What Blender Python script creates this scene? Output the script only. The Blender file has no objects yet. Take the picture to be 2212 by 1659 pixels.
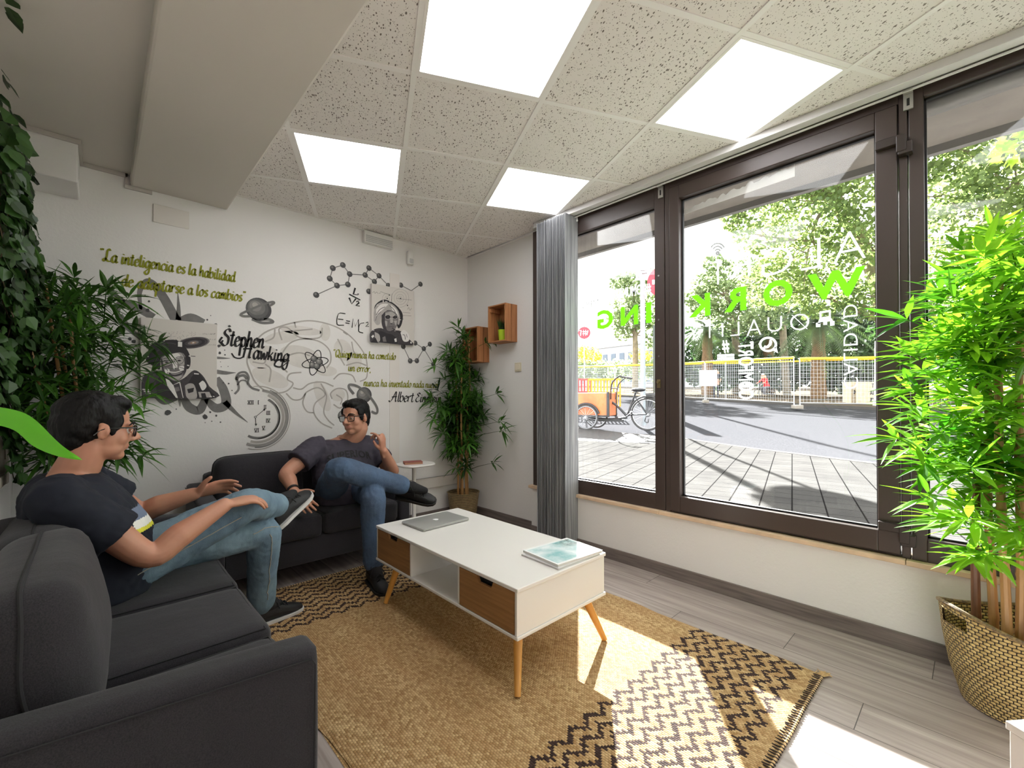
import bpy, bmesh, math, random
import numpy as np
from mathutils import Vector, Matrix, Euler, noise
from mathutils.bvhtree import BVHTree
random.seed(7)
rnd = random.random
def uni(a, b): return a + (b - a) * random.random()
PI = math.pi
SC = bpy.context.scene
COL = SC.collection

# ---------------------------------------------------------------- camera
# room axes: x towards the shop window, y towards the mural wall, z up; the camera stands at x = y = 0
FPX, CYP, CAMZ = 945.56, 852.66, 1.145
_yaw, _pit, _rol = math.radians(46.621), math.radians(0.4715), math.radians(-0.0684)
_f = Vector((math.cos(_yaw) * math.cos(_pit), math.sin(_yaw) * math.cos(_pit), math.sin(_pit)))
_r = Vector((math.sin(_yaw), -math.cos(_yaw), 0)); _u = _r.cross(_f)
R_ = _r * math.cos(_rol) + _u * math.sin(_rol); U_ = -_r * math.sin(_rol) + _u * math.cos(_rol)
CP = Vector((0, 0, CAMZ))
cd = bpy.data.cameras.new('camera'); cam = bpy.data.objects.new('camera', cd); COL.objects.link(cam)
m = Matrix((R_, U_, -_f)).transposed().to_4x4(); m.translation = CP; cam.matrix_world = m
cd.sensor_width = 36.0; cd.lens = FPX / 2212 * 36; cd.shift_y = (CYP - 829.5) / 2212; cd.clip_start = 0.05; cd.clip_end = 400
SC.camera = cam
def ray(u, v): return _f + R_ * ((u - 1106) / FPX) - U_ * ((v - CYP) / FPX)
def atD(u, v, t): return CP + ray(u, v) * t            # a point of the place at depth t
def atX(u, v, x): d = ray(u, v); return CP + d * (x / d.x)
def atY(u, v, y): d = ray(u, v); return CP + d * (y / d.y)
def atZ(u, v, z): d = ray(u, v); return CP + d * ((z - CAMZ) / d.z)

# ---------------------------------------------------------------- light
SC.view_settings.view_transform = 'Standard'; SC.view_settings.look = 'None'
SC.view_settings.gamma = 1; SC.view_settings.use_curve_mapping = False
SC.view_settings.exposure = 1.17
w = bpy.data.worlds.new('sky'); SC.world = w; w.use_nodes = True
nt = w.node_tree; nt.nodes.clear()
o = nt.nodes.new('ShaderNodeOutputWorld'); bg = nt.nodes.new('ShaderNodeBackground')
sk = nt.nodes.new('ShaderNodeTexSky'); sk.sky_type = 'HOSEK_WILKIE'; sk.turbidity = 6; sk.ground_albedo = 0.4
sk.sun_direction = Vector((1, .78, .68)).normalized()
mx = nt.nodes.new('ShaderNodeMix'); mx.data_type = 'RGBA'; mx.inputs['Factor'].default_value = 0.72
mx.inputs[7].default_value = (1.0, 1.0, 1.0, 1)
nt.links.new(sk.outputs['Color'], mx.inputs[6]); nt.links.new(mx.outputs[2], bg.inputs['Color'])
nt.links.new(bg.outputs[0], o.inputs[0]); bg.inputs['Strength'].default_value = 3.2
sl = bpy.data.lights.new('sun', 'SUN'); sl.energy = 50; sl.angle = math.radians(0.55); sl.color = (1, .99, .98)
so = bpy.data.objects.new('sun', sl); COL.objects.link(so)
so.rotation_euler = Vector((1, .78, .66)).normalized().to_track_quat('Z', 'Y').to_euler(); so.location = (20, 16, 14)
PANEL_EMIT = 3.4

# ---------------------------------------------------------------- materials
def lin(c):
    r = []
    for k in c[:3]:
        k = k / 255.0
        r.append(k / 12.92 if k <= .04045 else ((k + .055) / 1.055) ** 2.4)
    return (r[0], r[1], r[2], 1)
MATS = {}
class NT:
    def __init__(s, name):
        s.m = bpy.data.materials.new(name); s.m.use_nodes = True; s.t = s.m.node_tree
        s.b = s.t.nodes['Principled BSDF']; s.out = s.t.nodes['Material Output']
    def n(s, typ, **kw):
        x = s.t.nodes.new('ShaderNode' + typ)
        for k, v in kw.items():
            if k[0] == 'i' and k[1:].isdigit(): x.inputs[int(k[1:])].default_value = v
            elif hasattr(x, k): setattr(x, k, v)
            else: x.inputs[k].default_value = v
        return x
    def l(s, a, b): s.t.links.new(a, b)
    def obj(s): return s.n('TexCoord').outputs['Object']
    def math(s, op, a, b=None, c=None):
        x = s.n('Math', operation=op)
        for i, q in enumerate((a, b, c)):
            if q is None: continue
            if isinstance(q, (int, float)): x.inputs[i].default_value = q
            else: s.l(q, x.inputs[i])
        return x.outputs[0]
    def mix(s, f, a, b):
        x = s.n('Mix', data_type='RGBA')
        for i, q in ((0, f), (6, a), (7, b)):
            if isinstance(q, (int, float)): x.inputs[i].default_value = q
            elif isinstance(q, tuple): x.inputs[i].default_value = q
            else: s.l(q, x.inputs[i])
        return x.outputs[2]
    def noise(s, vec, scale, detail=3, rough=.5):
        x = s.n('TexNoise', Scale=scale, Detail=detail, Roughness=rough)
        s.l(vec, x.inputs['Vector']); return x.outputs[0]
    def mapping(s, vec, scale=(1, 1, 1), rot=(0, 0, 0), loc=(0, 0, 0)):
        x = s.n('Mapping'); x.inputs['Scale'].default_value = scale; x.inputs['Rotation'].default_value = rot; x.inputs['Location'].default_value = loc
        s.l(vec, x.inputs['Vector']); return x.outputs[0]
    def ramp(s, f, a, b):
        return s.n('MapRange', **{'From Min': a, 'From Max': b}), f
    def step(s, f, a, b):
        x = s.n('MapRange'); x.inputs['From Min'].default_value = a; x.inputs['From Max'].default_value = b
        s.l(f, x.inputs['Value']); return x.outputs[0]
    def bump(s, h, strength=.3, dist=.01):
        x = s.n('Bump', Strength=strength, Distance=dist); s.l(h, x.inputs['Height']); s.l(x.outputs[0], s.b.inputs['Normal'])
def mat(name, col, rough=.6, metal=0, var=0, vscale=8, bump=0, bscale=60, bdist=.003, spec=None, stretch=(1, 1, 1)):
    if name in MATS: return MATS[name]
    q = NT(name); c = lin(col)
    q.b.inputs['Base Color'].default_value = c; q.b.inputs['Roughness'].default_value = rough; q.b.inputs['Metallic'].default_value = metal
    if spec is not None: q.b.inputs['Specular IOR Level'].default_value = spec
    vec = None
    if var or bump: vec = q.mapping(q.obj(), stretch)
    if var:
        f = q.step(q.noise(vec, vscale, 4), .3, .7)
        q.l(q.mix(f, tuple(min(1, k * (1 - var)) for k in c[:3]) + (1,), tuple(min(1, k * (1 + var)) for k in c[:3]) + (1,)), q.b.inputs['Base Color'])
    if bump: q.bump(q.noise(vec, bscale, 3), bump, bdist)
    MATS[name] = q.m
    return q.m
def emit(name, col, s):
    q = NT(name); q.b.inputs['Base Color'].default_value = lin(col); q.b.inputs['Emission Color'].default_value = lin(col)
    q.b.inputs['Emission Strength'].default_value = s; MATS[name] = q.m
    return q.m
def leafmat(name, c1, c2, trans=.45, rough=.42, vscale=3.0):
    if name in MATS: return MATS[name]
    q = NT(name); f = q.step(q.noise(q.obj(), vscale, 2), .35, .65)
    at = q.n('Attribute', attribute_name='tint'); f2 = q.math('ADD', q.math('MULTIPLY', f, .35), q.math('MULTIPLY', at.outputs['Fac'], .65))
    c = q.mix(f2, lin(c1), lin(c2)); q.l(c, q.b.inputs['Base Color']); q.b.inputs['Roughness'].default_value = rough
    tr = q.n('BsdfTranslucent'); q.l(c, tr.inputs['Color'])
    ms = q.n('MixShader', i0=trans); q.l(q.b.outputs[0], ms.inputs[1]); q.l(tr.outputs[0], ms.inputs[2]); q.l(ms.outputs[0], q.out.inputs[0])
    MATS[name] = q.m
    return q.m

# ---------------------------------------------------------------- mesh building
def V(*a): return Vector(a) if len(a) > 1 else Vector(a[0])
def catmull(pts, n):
    pts = [Vector(p) for p in pts]
    if len(pts) < 3 or n < 2: return pts
    out = []
    for i in range(len(pts) - 1):
        p1, p2 = pts[i], pts[i + 1]; p0 = pts[i - 1] if i else p1 * 2 - p2; p3 = pts[i + 2] if i + 2 < len(pts) else p2 * 2 - p1
        for k in range(n):
            t = k / n
            out.append(.5 * ((2 * p1) + (p2 - p0) * t + (2 * p0 - 5 * p1 + 4 * p2 - p3) * t * t + (3 * p1 - p0 - 3 * p2 + p3) * t ** 3))
    out.append(pts[-1]); return out
class MB:
    def __init__(s): s.v = []; s.f = []; s.mi = []; s.cm = 0; s.tint = None
    def add(s, vs, fs):
        b = len(s.v); s.v += [Vector(x) for x in vs]; s.f += [tuple(b + i for i in f) for f in fs]; s.mi += [s.cm] * len(fs)
        return s
    def box(s, a, b, M=None):
        x0, y0, z0 = a; x1, y1, z1 = b
        vs = [(x0, y0, z0), (x1, y0, z0), (x1, y1, z0), (x0, y1, z0), (x0, y0, z1), (x1, y0, z1), (x1, y1, z1), (x0, y1, z1)]
        if M is not None: vs = [M @ Vector(v) for v in vs]
        return s.add(vs, [(0, 3, 2, 1), (4, 5, 6, 7), (0, 1, 5, 4), (1, 2, 6, 5), (2, 3, 7, 6), (3, 0, 4, 7)])
    def cbox(s, c, d, M=None):
        c = Vector(c); T = Matrix.Translation(c)
        if M is not None: T = T @ M.to_4x4()
        h = [k / 2 for k in d]
        return s.box((-h[0], -h[1], -h[2]), h, T)
    def bar(s, p, q, wd, th, up=(0, 0, 1)):
        p = Vector(p); q = Vector(q); d = (q - p); L = d.length; d.normalize(); up = Vector(up)
        sd = d.cross(up)
        if sd.length < 1e-4: sd = d.cross(Vector((1, 0, 0)))
        sd.normalize(); u2 = sd.cross(d)
        M = Matrix((d, sd, u2)).transposed().to_4x4(); M.translation = p
        return s.box((0, -wd / 2, -th / 2), (L, wd / 2, th / 2), M)
    def rings(s, rs, closed=False, cap=True, wrap=True):
        n = len(rs[0]); vs = [p for r in rs for p in r]; fs = []
        K = len(rs)
        for i in range(K if closed else K - 1):
            a = i * n; b = ((i + 1) % K) * n
            for j in range(n if wrap else n - 1):
                k = (j + 1) % n; fs.append((a + j, a + k, b + k, b + j))
        if cap and not closed and wrap:
            fs.append(tuple(reversed(range(n)))); fs.append(tuple((K - 1) * n + j for j in range(n)))
        return s.add(vs, fs)
    def tube(s, pts, r, n=8, sm=1, closed=False, flat=None, ends='flat'):
        # flat = (direction, ratio): squash the section along a direction
        P = [Vector(p) for p in pts]; R = list(r) if isinstance(r, (list, tuple)) else [r] * len(P)
        if sm > 1:
            Q = catmull(P, sm); R2 = []
            for i in range(len(P) - 1):
                for k in range(sm): R2.append(R[i] + (R[i + 1] - R[i]) * k / sm)
            R2.append(R[-1]); P, R = Q, R2
        if ends == 'round' and len(P) > 1:
            d0 = (P[0] - P[1]).normalized(); d1 = (P[-1] - P[-2]).normalized()
            a0 = [(P[0] + d0 * R[0] * math.sin(t), R[0] * math.cos(t)) for t in (1.35, .95, .5)]
            a1 = [(P[-1] + d1 * R[-1] * math.sin(t), R[-1] * math.cos(t)) for t in (.5, .95, 1.35)]
            P = [a[0] for a in a0] + P + [a[0] for a in a1]; R = [a[1] for a in a0] + R + [a[1] for a in a1]
        rs = []; K = len(P); ref = None
        for i in range(K):
            if closed: d = (P[(i + 1) % K] - P[i - 1])
            else: d = P[min(i + 1, K - 1)] - P[max(i - 1, 0)]
            if d.length < 1e-9: d = Vector((0, 0, 1))
            d.normalize()
            if ref is None:
                ref = Vector((0, 0, 1)) if abs(d.z) < .9 else Vector((1, 0, 0))
            x = ref - d * ref.dot(d)
            if x.length < 1e-6: x = Vector((1, 0, 0)) - d * d.x
            x.normalize(); ref = x; y = d.cross(x); ring = []
            for j in range(n):
                a = 2 * PI * j / n; o = (x * math.cos(a) + y * math.sin(a)) * R[i]
                if flat is not None:
                    fd = Vector(flat[0]).normalized(); o -= fd * o.dot(fd) * (1 - flat[1])
                ring.append(P[i] + o)
            rs.append(ring)
        return s.rings(rs, closed=closed)
    def ell(s, c, r, M=None, n=16, k=10):
        c = Vector(c); rs = []
        for i in range(1, k):
            a = PI * i / k; ring = []
            for j in range(n):
                b = 2 * PI * j / n; p = Vector((r[0] * math.sin(a) * math.cos(b), r[1] * math.sin(a) * math.sin(b), -r[2] * math.cos(a)))
                ring.append(p)
            rs.append(ring)
        vs = [p for ring in rs for p in ring]; vs += [Vector((0, 0, -r[2])), Vector((0, 0, r[2]))]
        if M is not None: vs = [M.to_3x3() @ p for p in vs]
        fs = []
        for i in range(k - 2):
            for j in range(n): fs.append((i * n + j, i * n + (j + 1) % n, (i + 1) * n + (j + 1) % n, (i + 1) * n + j))
        B = (k - 1) * n
        for j in range(n): fs.append((B, (j + 1) % n, j)); fs.append((B + 1, (k - 2) * n + j, (k - 2) * n + (j + 1) % n))
        return s.add([p + c for p in vs], fs)
    def lathe(s, c, prof, n=24, sx=1, sy=1):
        c = Vector(c)
        return s.rings([[c + Vector((r * sx * math.cos(2 * PI * j / n), r * sy * math.sin(2 * PI * j / n), z)) for j in range(n)] for r, z in prof])
    def prism(s, poly, d):
        # poly: 3d outline, d: extrusion vector
        n = len(poly); d = Vector(d); a = [Vector(p) for p in poly]
        return s.add(a + [p + d for p in a], [tuple(reversed(range(n))), tuple(range(n, 2 * n))] + [(i, (i + 1) % n, n + (i + 1) % n, n + i) for i in range(n)])
    def poly(s, pts): return s.add(pts, [tuple(range(len(pts)))])
    def puff(s, a, b, r=.04, bulge=(0, 0, .02), n=10, M=None, wob=0, seed=0):
        a = Vector(a); b = Vector(b); c = (a + b) / 2; h = (b - a) / 2
        for ax in range(3):
            for sg in (-1, 1):
                vs = []; fs = []
                o1, o2 = (ax + 1) % 3, (ax + 2) % 3
                for i in range(n + 1):
                    for j in range(n + 1):
                        q = [0, 0, 0]; q[ax] = sg
                        q[o1] = math.sin((i / n * 2 - 1) * PI / 2); q[o2] = math.sin((j / n * 2 - 1) * PI / 2)
                        p = Vector((q[0] * h.x, q[1] * h.y, q[2] * h.z))
                        inn = Vector([max(-(h[k] - r), min(h[k] - r, p[k])) for k in range(3)])
                        dd = p - inn
                        if dd.length > 1e-9: dd = dd.normalized() * r
                        p = inn + dd
                        for k in range(3):
                            e1, e2 = (k + 1) % 3, (k + 2) % 3
                            p[k] += bulge[k] * (p[k] / h[k]) * max(0, 1 - (p[e1] / h[e1]) ** 2) * max(0, 1 - (p[e2] / h[e2]) ** 2)
                        if wob:
                            nz = noise.noise_vector(Vector((p.x * 5 + seed, p.y * 5, p.z * 5))); p += nz * wob
                        p = p + c if M is None else M @ p + c
                        vs.append(p)
                for i in range(n):
                    for j in range(n):
                        q = (i * (n + 1) + j, (i + 1) * (n + 1) + j, (i + 1) * (n + 1) + j + 1, i * (n + 1) + j + 1)
                        fs.append(q if sg > 0 else tuple(reversed(q)))
                s.add(vs, fs)
        return s
    def xf(s, M):
        s.v = [M @ p for p in s.v]; return s
    def build(s, name, mats, parent=None, smooth=35, bev=0, weld=0, local=False):
        me = bpy.data.meshes.new(name)
        off = Vector((0, 0, 0))
        if parent is not None and not local:
            p = parent
            while p is not None: off += p.location; p = p.parent
        me.from_pydata([tuple(p - off) for p in s.v], [], s.f)
        for mm in (mats if isinstance(mats, (list, tuple)) else [mats]): me.materials.append(mm)
        me.polygons.foreach_set('material_index', s.mi)
        if s.tint is not None:
            at = me.attributes.new('tint', 'FLOAT', 'POINT'); at.data.foreach_set('value', s.tint)
        if weld:
            bm = bmesh.new(); bm.from_mesh(me); bmesh.ops.remove_doubles(bm, verts=bm.verts, dist=weld); bm.to_mesh(me); bm.free()
        me.update()
        if smooth:
            me.polygons.foreach_set('use_smooth', [True] * len(me.polygons)); me.set_sharp_from_angle(angle=math.radians(smooth))
        o = bpy.data.objects.new(name, me); COL.objects.link(o)
        if parent is not None: o.parent = parent
        if bev:
            b = o.modifiers.new('bevel', 'BEVEL'); b.width = bev; b.segments = 2; b.limit_method = 'ANGLE'; b.angle_limit = math.radians(50)
        return o
def tag(o, label=None, cat=None, group=None, kind=None):
    if label: o['label'] = label
    if cat: o['category'] = cat
    if group: o['group'] = group
    if kind: o['kind'] = kind
    return o
def thing(name, loc, label, cat, group=None):
    o = bpy.data.objects.new(name, None); COL.objects.link(o); o.location = loc; o.empty_display_size = .1
    return tag(o, label, cat, group)
def dup(root, loc=None, rotz=None, label=None, name=None):
    r = root.copy(); COL.objects.link(r)
    if loc is not None: r.location = loc
    if rotz is not None: r.rotation_euler = (0, 0, rotz)
    if label: r['label'] = label
    for ch in [c for c in root.children]:
        c = ch.copy(); COL.objects.link(c); c.parent = r
        for g in [c2 for c2 in ch.children]:
            d = g.copy(); COL.objects.link(d); d.parent = c
    return r
def remesh(mb, name, mats, parent, voxel=.008, smooth_it=6, fac=.5, disp=None, classify=None, local=False, region=None):
    # overlapping closed shapes -> one continuous surface
    t = mb.build(name + '_t', mats, None, smooth=0)
    md = t.modifiers.new('r', 'REMESH'); md.mode = 'VOXEL'; md.voxel_size = voxel; md.use_smooth_shade = True
    sm = t.modifiers.new('s', 'SMOOTH'); sm.factor = fac; sm.iterations = smooth_it
    dg = bpy.context.evaluated_depsgraph_get(); dg.update()
    me = bpy.data.meshes.new_from_object(t.evaluated_get(dg)); me.name = name
    tm = t.data; bpy.data.objects.remove(t); bpy.data.meshes.remove(tm)
    me.materials.clear()
    for mm in (mats if isinstance(mats, (list, tuple)) else [mats]): me.materials.append(mm)
    if region is not None:
        n = len(me.vertices); co = np.empty(n * 3, np.float64); me.vertices.foreach_get('co', co); co = co.reshape(-1, 3); ed = np.empty(len(me.edges) * 2, np.int32); me.edges.foreach_get('vertices', ed); ed = ed.reshape(-1, 2)
        wt = np.array([region(Vector(p)) for p in co])[:, None]; cnt = np.zeros(n); np.add.at(cnt, ed[:, 0], 1); np.add.at(cnt, ed[:, 1], 1); cnt = np.maximum(cnt, 1)[:, None]
        for it in range(24):
            s_ = np.zeros_like(co); np.add.at(s_, ed[:, 0], co[ed[:, 1]]); np.add.at(s_, ed[:, 1], co[ed[:, 0]]); f_ = .55 if it % 2 == 0 else -.52
            co = co + wt * f_ * (s_ / cnt - co)
        me.vertices.foreach_set('co', co.ravel()); me.update()
    if disp is not None:
        ns = [v.normal.copy() for v in me.vertices]
        for v, nn in zip(me.vertices, ns): v.co = v.co + nn * disp(v.co, nn)
    if classify is not None:
        me.polygons.foreach_set('material_index', [classify(p.center, p.normal) for p in me.polygons])
    else: me.polygons.foreach_set('material_index', [0] * len(me.polygons))
    if parent is not None and not local:
        off = Vector((0, 0, 0)); p = parent
        while p is not None: off += p.location; p = p.parent
        me.transform(Matrix.Translation(-off))
    me.polygons.foreach_set('use_smooth', [True] * len(me.polygons)); me.update()
    o = bpy.data.objects.new(name, me); COL.objects.link(o)
    if parent is not None: o.parent = parent
    return o
def textmesh(body, size=1, bold=0, shear=0, align='CENTER', space=1.0, res=3, ext=0):
    c = bpy.data.curves.new('t', 'FONT'); c.body = body; c.size = size; c.offset = bold; c.shear = shear; c.align_x = align; c.space_character = space
    c.resolution_u = res; c.fill_mode = 'FRONT'
    if ext: c.extrude = ext; c.fill_mode = 'BOTH'
    o = bpy.data.objects.new('t', c); COL.objects.link(o)
    dg = bpy.context.evaluated_depsgraph_get(); dg.update()
    me = bpy.data.meshes.new_from_object(o.evaluated_get(dg))
    vs = [v.co.copy() for v in me.vertices]; fs = [tuple(p.vertices) for p in me.polygons]
    bpy.data.objects.remove(o); bpy.data.curves.remove(c); bpy.data.meshes.remove(me)
    return vs, fs
# ================================================================ the room
def struct(o): o['kind'] = 'structure'; return o
XR, XL, YB, YF, ZC = 2.74, -0.34, 3.56, -2.6, 2.575
# --- materials of the shell
def m_wall(name, col):
    q = NT(name); v = q.obj(); n1 = q.noise(v, 70, 4, .6); n2 = q.noise(v, 1.3, 3)
    c = lin(col); q.l(q.mix(q.step(n2, .3, .7), tuple(k * .95 for k in c[:3]) + (1,), c), q.b.inputs['Base Color'])
    q.b.inputs['Roughness'].default_value = .85
    n3 = q.noise(v, 45, 3, .6); q.bump(q.math('ADD', n1, q.math('MULTIPLY', n3, .8)), .3, .003)
    return q.m
M_WALL = m_wall('stucco_white', (228, 225, 222)); M_PLAST = mat('plaster_ceiling', (206, 200, 192), .8, bump=.12, bscale=40)
def m_floor():
    q = NT('grey_laminate'); v = q.obj(); sx = q.n('SeparateXYZ'); q.l(v, sx.inputs[0])
    pw, pl = .19, 1.28
    row = q.math('FLOOR', q.math('DIVIDE', sx.outputs[0], pw))
    off = q.math('MULTIPLY', q.math('FRACT', q.math('MULTIPLY', row, .377)), pl)
    yy = q.math('DIVIDE', q.math('ADD', sx.outputs[1], off), pl); col = q.math('FLOOR', yy)
    fx = q.math('FRACT', q.math('DIVIDE', sx.outputs[0], pw)); fy = q.math('FRACT', yy)
    wn = q.n('TexWhiteNoise', noise_dimensions='2D'); cb = q.n('CombineXYZ'); q.l(row, cb.inputs[0]); q.l(col, cb.inputs[1]); q.l(cb.outputs[0], wn.inputs['Vector'])
    off3 = q.n('VectorMath', operation='MULTIPLY_ADD'); q.l(wn.outputs['Color'], off3.inputs[0]); off3.inputs[1].default_value = (9, 9, 9); q.l(v, off3.inputs[2])
    g = q.noise(q.mapping(off3.outputs[0], (34, 1.6, 1)), 1.0, 6, .62)
    g2 = q.noise(q.mapping(off3.outputs[0], (7, .7, 1)), 1.0, 4, .6)
    c = q.mix(q.step(g, .3, .72), lin((126, 113, 107)), lin((194, 182, 175)))
    c = q.mix(q.math('MULTIPLY', q.step(g2, .35, .7), .5), c, lin((140, 126, 120)))
    c = q.mix(q.math('MULTIPLY', wn.outputs['Value'], .22), c, lin((110, 99, 95)))
    gap = q.math('MAXIMUM', q.math('LESS_THAN', fx, .012), q.math('LESS_THAN', fy, .0022))
    q.l(q.mix(gap, c, lin((60, 52, 48))), q.b.inputs['Base Color']); q.b.inputs['Roughness'].default_value = .36
    q.bump(q.math('SUBTRACT', q.math('MULTIPLY', g, .4), gap), .15, .002)
    return q.m
M_FLOOR = m_floor()
def m_base():
    q = NT('baseboard_wood'); g = q.noise(q.mapping(q.obj(), (3, 3, 60)), 1, 5, .6)
    q.l(q.mix(q.step(g, .3, .7), lin((88, 80, 76)), lin((132, 120, 114))), q.b.inputs['Base Color']); q.b.inputs['Roughness'].default_value = .45
    return q.m
M_BASE = m_base()
GA = math.radians(-26.0)
def m_tile():
    q = NT('ceiling_tile'); v = q.mapping(q.obj(), (1, 1, 1), (0, 0, math.radians(26)))
    wv = q.n('VectorMath', operation='MULTIPLY_ADD'); nz = q.n('TexNoise', Scale=60, Detail=2); q.l(v, nz.inputs['Vector']); q.l(nz.outputs['Color'], wv.inputs[0]); wv.inputs[1].default_value = (.006, .01, 0); q.l(v, wv.inputs[2])
    def fleck(sx, sy, th, lo):
        vo = q.n('TexVoronoi', Scale=1.0, Randomness=1.0); q.l(q.mapping(wv.outputs[0], (sx, sy, 1)), vo.inputs['Vector'])
        sc = q.n('SeparateColor'); q.l(vo.outputs['Color'], sc.inputs[0])
        return q.math('MULTIPLY', q.math('LESS_THAN', vo.outputs['Distance'], q.math('MULTIPLY', sc.outputs[1], th)), q.math('GREATER_THAN', sc.outputs[0], lo))
    d = q.math('MAXIMUM', fleck(115, 62, .42, .45), fleck(190, 150, .34, .4))
    c = q.mix(d, lin((225, 219, 214)), lin((116, 106, 100)))
    q.l(c, q.b.inputs['Base Color']); q.b.inputs['Roughness'].default_value = .9
    q.bump(q.math('MULTIPLY', d, -1), .5, .004)
    return q.m
M_TILE = m_tile(); M_TBAR = mat('tbar_white', (230, 226, 222), .45)
# --- floor, walls
struct(MB().box((XL - .2, YF - .2, -.08), (XR + .2, YB + .2, 0)).build('floor', M_FLOOR, smooth=0))
WALLB = struct(MB().box((XL - .2, YB, 0), (XR + .2, YB + .16, 2.75)).build('wall_back', M_WALL, smooth=0))
wl = struct(MB().box((XL - .16, YF, 0), (XL, YB, 2.75)).build('wall_left', M_WALL, smooth=0))
struct(MB().box((XL - .2, YF - .16, 0), (XR + .2, YF, 2.75)).build('wall_front', M_WALL, smooth=0))
YW0, YW1 = -1.15, 2.575      # the shop window opening
b = MB()
b.box((XR, YW1, 0), (XR + .25, YB, 2.75)); b.box((2.66, YW0, 0), (3.0, YW1, .39)); b.box((XR, YF, 0), (XR + .25, YW0, 2.75))
b.box((2.70, YW0, 2.555), (3.0, YW1, 2.75))
wr = struct(b.build('wall_right', M_WALL, smooth=0))
# stone sill
b = MB(); ys = [YW0, -.15, .22, 1.415, 2.6]
for a, c in zip(ys[:-1], ys[1:]): b.box((2.642, a + .001, .39), (2.80, c - .001, .414))
struct(b.build('trim_1', mat('sill_stone', (214, 186, 156), .55, var=.12, vscale=14), smooth=0, bev=.003))
# baseboards
struct(MB().box((2.648, YW0, 0), (2.66, YW1, .08)).build('baseboard_right', M_BASE, smooth=0, bev=.002))
struct(MB().box((2.728, YW1, 0), (2.74, YB - .012, .08)).build('baseboard_right', M_BASE, smooth=0, bev=.002))
struct(MB().box((XL, YB - .012, 0), (XR, YB, .08)).build('baseboard_back', M_BASE, smooth=0, bev=.002))
struct(MB().box((XL, YF, 0), (XL + .012, YB - .013, .08)).build('baseboard_left', M_BASE, smooth=0, bev=.002))
# painted cable trunking along the mural wall, vertical and horizontal
M_TRUNK = mat('trunking_white', (212, 206, 199), .5)
struct(MB().box((1.873, YB - .004, .40), (1.968, YB, 2.26)).build('trim_2', mat('pilaster_white', (222, 216, 210), .6), smooth=0))
struct(MB().box((1.66, YB - .022, .30), (XR, YB, .395)).box((1.66, YB - .026, .387), (XR, YB, .395)).build('trim_3', M_TRUNK, smooth=0, bev=.002))
# beam, plaster ceiling, box in the corner with its cable duct
struct(MB().box((.135, YF, 2.452), (.645, YB, 2.75)).build('trim_4', mat('beam_plaster', (206, 199, 190), .75, bump=.1, bscale=50), smooth=0, bev=.012))
struct(MB().box((XL, YF, 2.52), (.135, YB, 2.75)).build('ceiling', M_PLAST, smooth=0))
struct(MB().box((XL, 3.27, 2.295), (-.085, YB, 2.52)).build('trim_5', M_WALL, smooth=0, bev=.006))
b = MB(); b.box((XL, 3.256, 2.496), (-.071, 3.27, 2.52)); b.box((-.085, 3.27, 2.496), (-.071, YB, 2.52)); b.box((-.085, YB - .014, 2.496), (.125, YB, 2.52)); b.box((.11, YB - .014, 2.452), (.125, YB, 2.52)); b.box((.11, YB - .014, 2.43), (.24, YB, 2.452))
struct(b.build('trim_6', mat('duct_grey', (188, 182, 176), .5), smooth=0, bev=.002))
# --- suspended tile ceiling, its grid turned 26 degrees to the shop window
G0 = Vector((.198, 1.407, 0)); GI = Vector((math.cos(GA), math.sin(GA), 0)) * .6; GJ = Vector((-math.sin(GA), math.cos(GA), 0)) * .6
def GP(i, j, z): p = G0 + GI * i + GJ * j; p.z = z; return p
def clip_room(o, x0, x1, y0, y1):
    bm = bmesh.new(); bm.from_mesh(o.data)
    for co, no in (((x0, 0, 0), (-1, 0, 0)), ((x1, 0, 0), (1, 0, 0)), ((0, y0, 0), (0, -1, 0)), ((0, y1, 0), (0, 1, 0))):
        r = bmesh.ops.bisect_plane(bm, geom=bm.verts[:] + bm.edges[:] + bm.faces[:], plane_co=co, plane_no=no, clear_outer=True)
        ed = [e for e in r['geom_cut'] if isinstance(e, bmesh.types.BMEdge)]
        if ed: bmesh.ops.holes_fill(bm, edges=ed)
    bm.to_mesh(o.data); bm.free()
LIT = [(1, 0), (3, 0), (0, 2), (2, 2), (1, -2), (3, -2), (0, -4)]
b = MB()
for i in range(-3, 9):
    for j in range(-9, 6):
        if (i, j) not in LIT: b.add([GP(i, j, ZC), GP(i, j + 1, ZC), GP(i + 1, j + 1, ZC), GP(i + 1, j, ZC)], [(0, 1, 2, 3)])
ceil = struct(b.build('ceiling', M_TILE, smooth=0)); clip_room(ceil, .645, XR - .04, YF, YB)
struct(MB().box((.645, YF, 2.66), (XR, YB, 2.75)).build('ceiling', M_PLAST, smooth=0))
b = MB()
for i in range(-3, 10): b.bar(GP(i, -9, ZC - .002), GP(i, 6, ZC - .002), .024, .006)
for j in range(-9, 7): b.bar(GP(-3, j, ZC - .0015), GP(9, j, ZC - .0015), .024, .005)
g = b.build('ceiling_grid', M_TBAR, ceil, smooth=0); clip_room(g, .645, XR - .04, YF, YB)
b = MB(); b.box((.645, YB - .02, ZC - .004), (XR - .04, YB, ZC)); b.box((2.72, YW1, ZC - .004), (XR, YB, ZC))
b.build('edge_trim', M_TBAR, ceil, smooth=0)
M_DIFF = emit('light_diffuser', (250, 250, 252), PANEL_EMIT)
LLAB = {(1, 0): 'large square lit ceiling panel nearest the viewer, between beam and window', (3, 0): 'square lit ceiling panel touching the window blind rail',
        (0, 2): 'square lit ceiling panel beside the plaster beam, above the left quote', (2, 2): 'small square lit ceiling panel above the bunched grey blind'}
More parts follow.
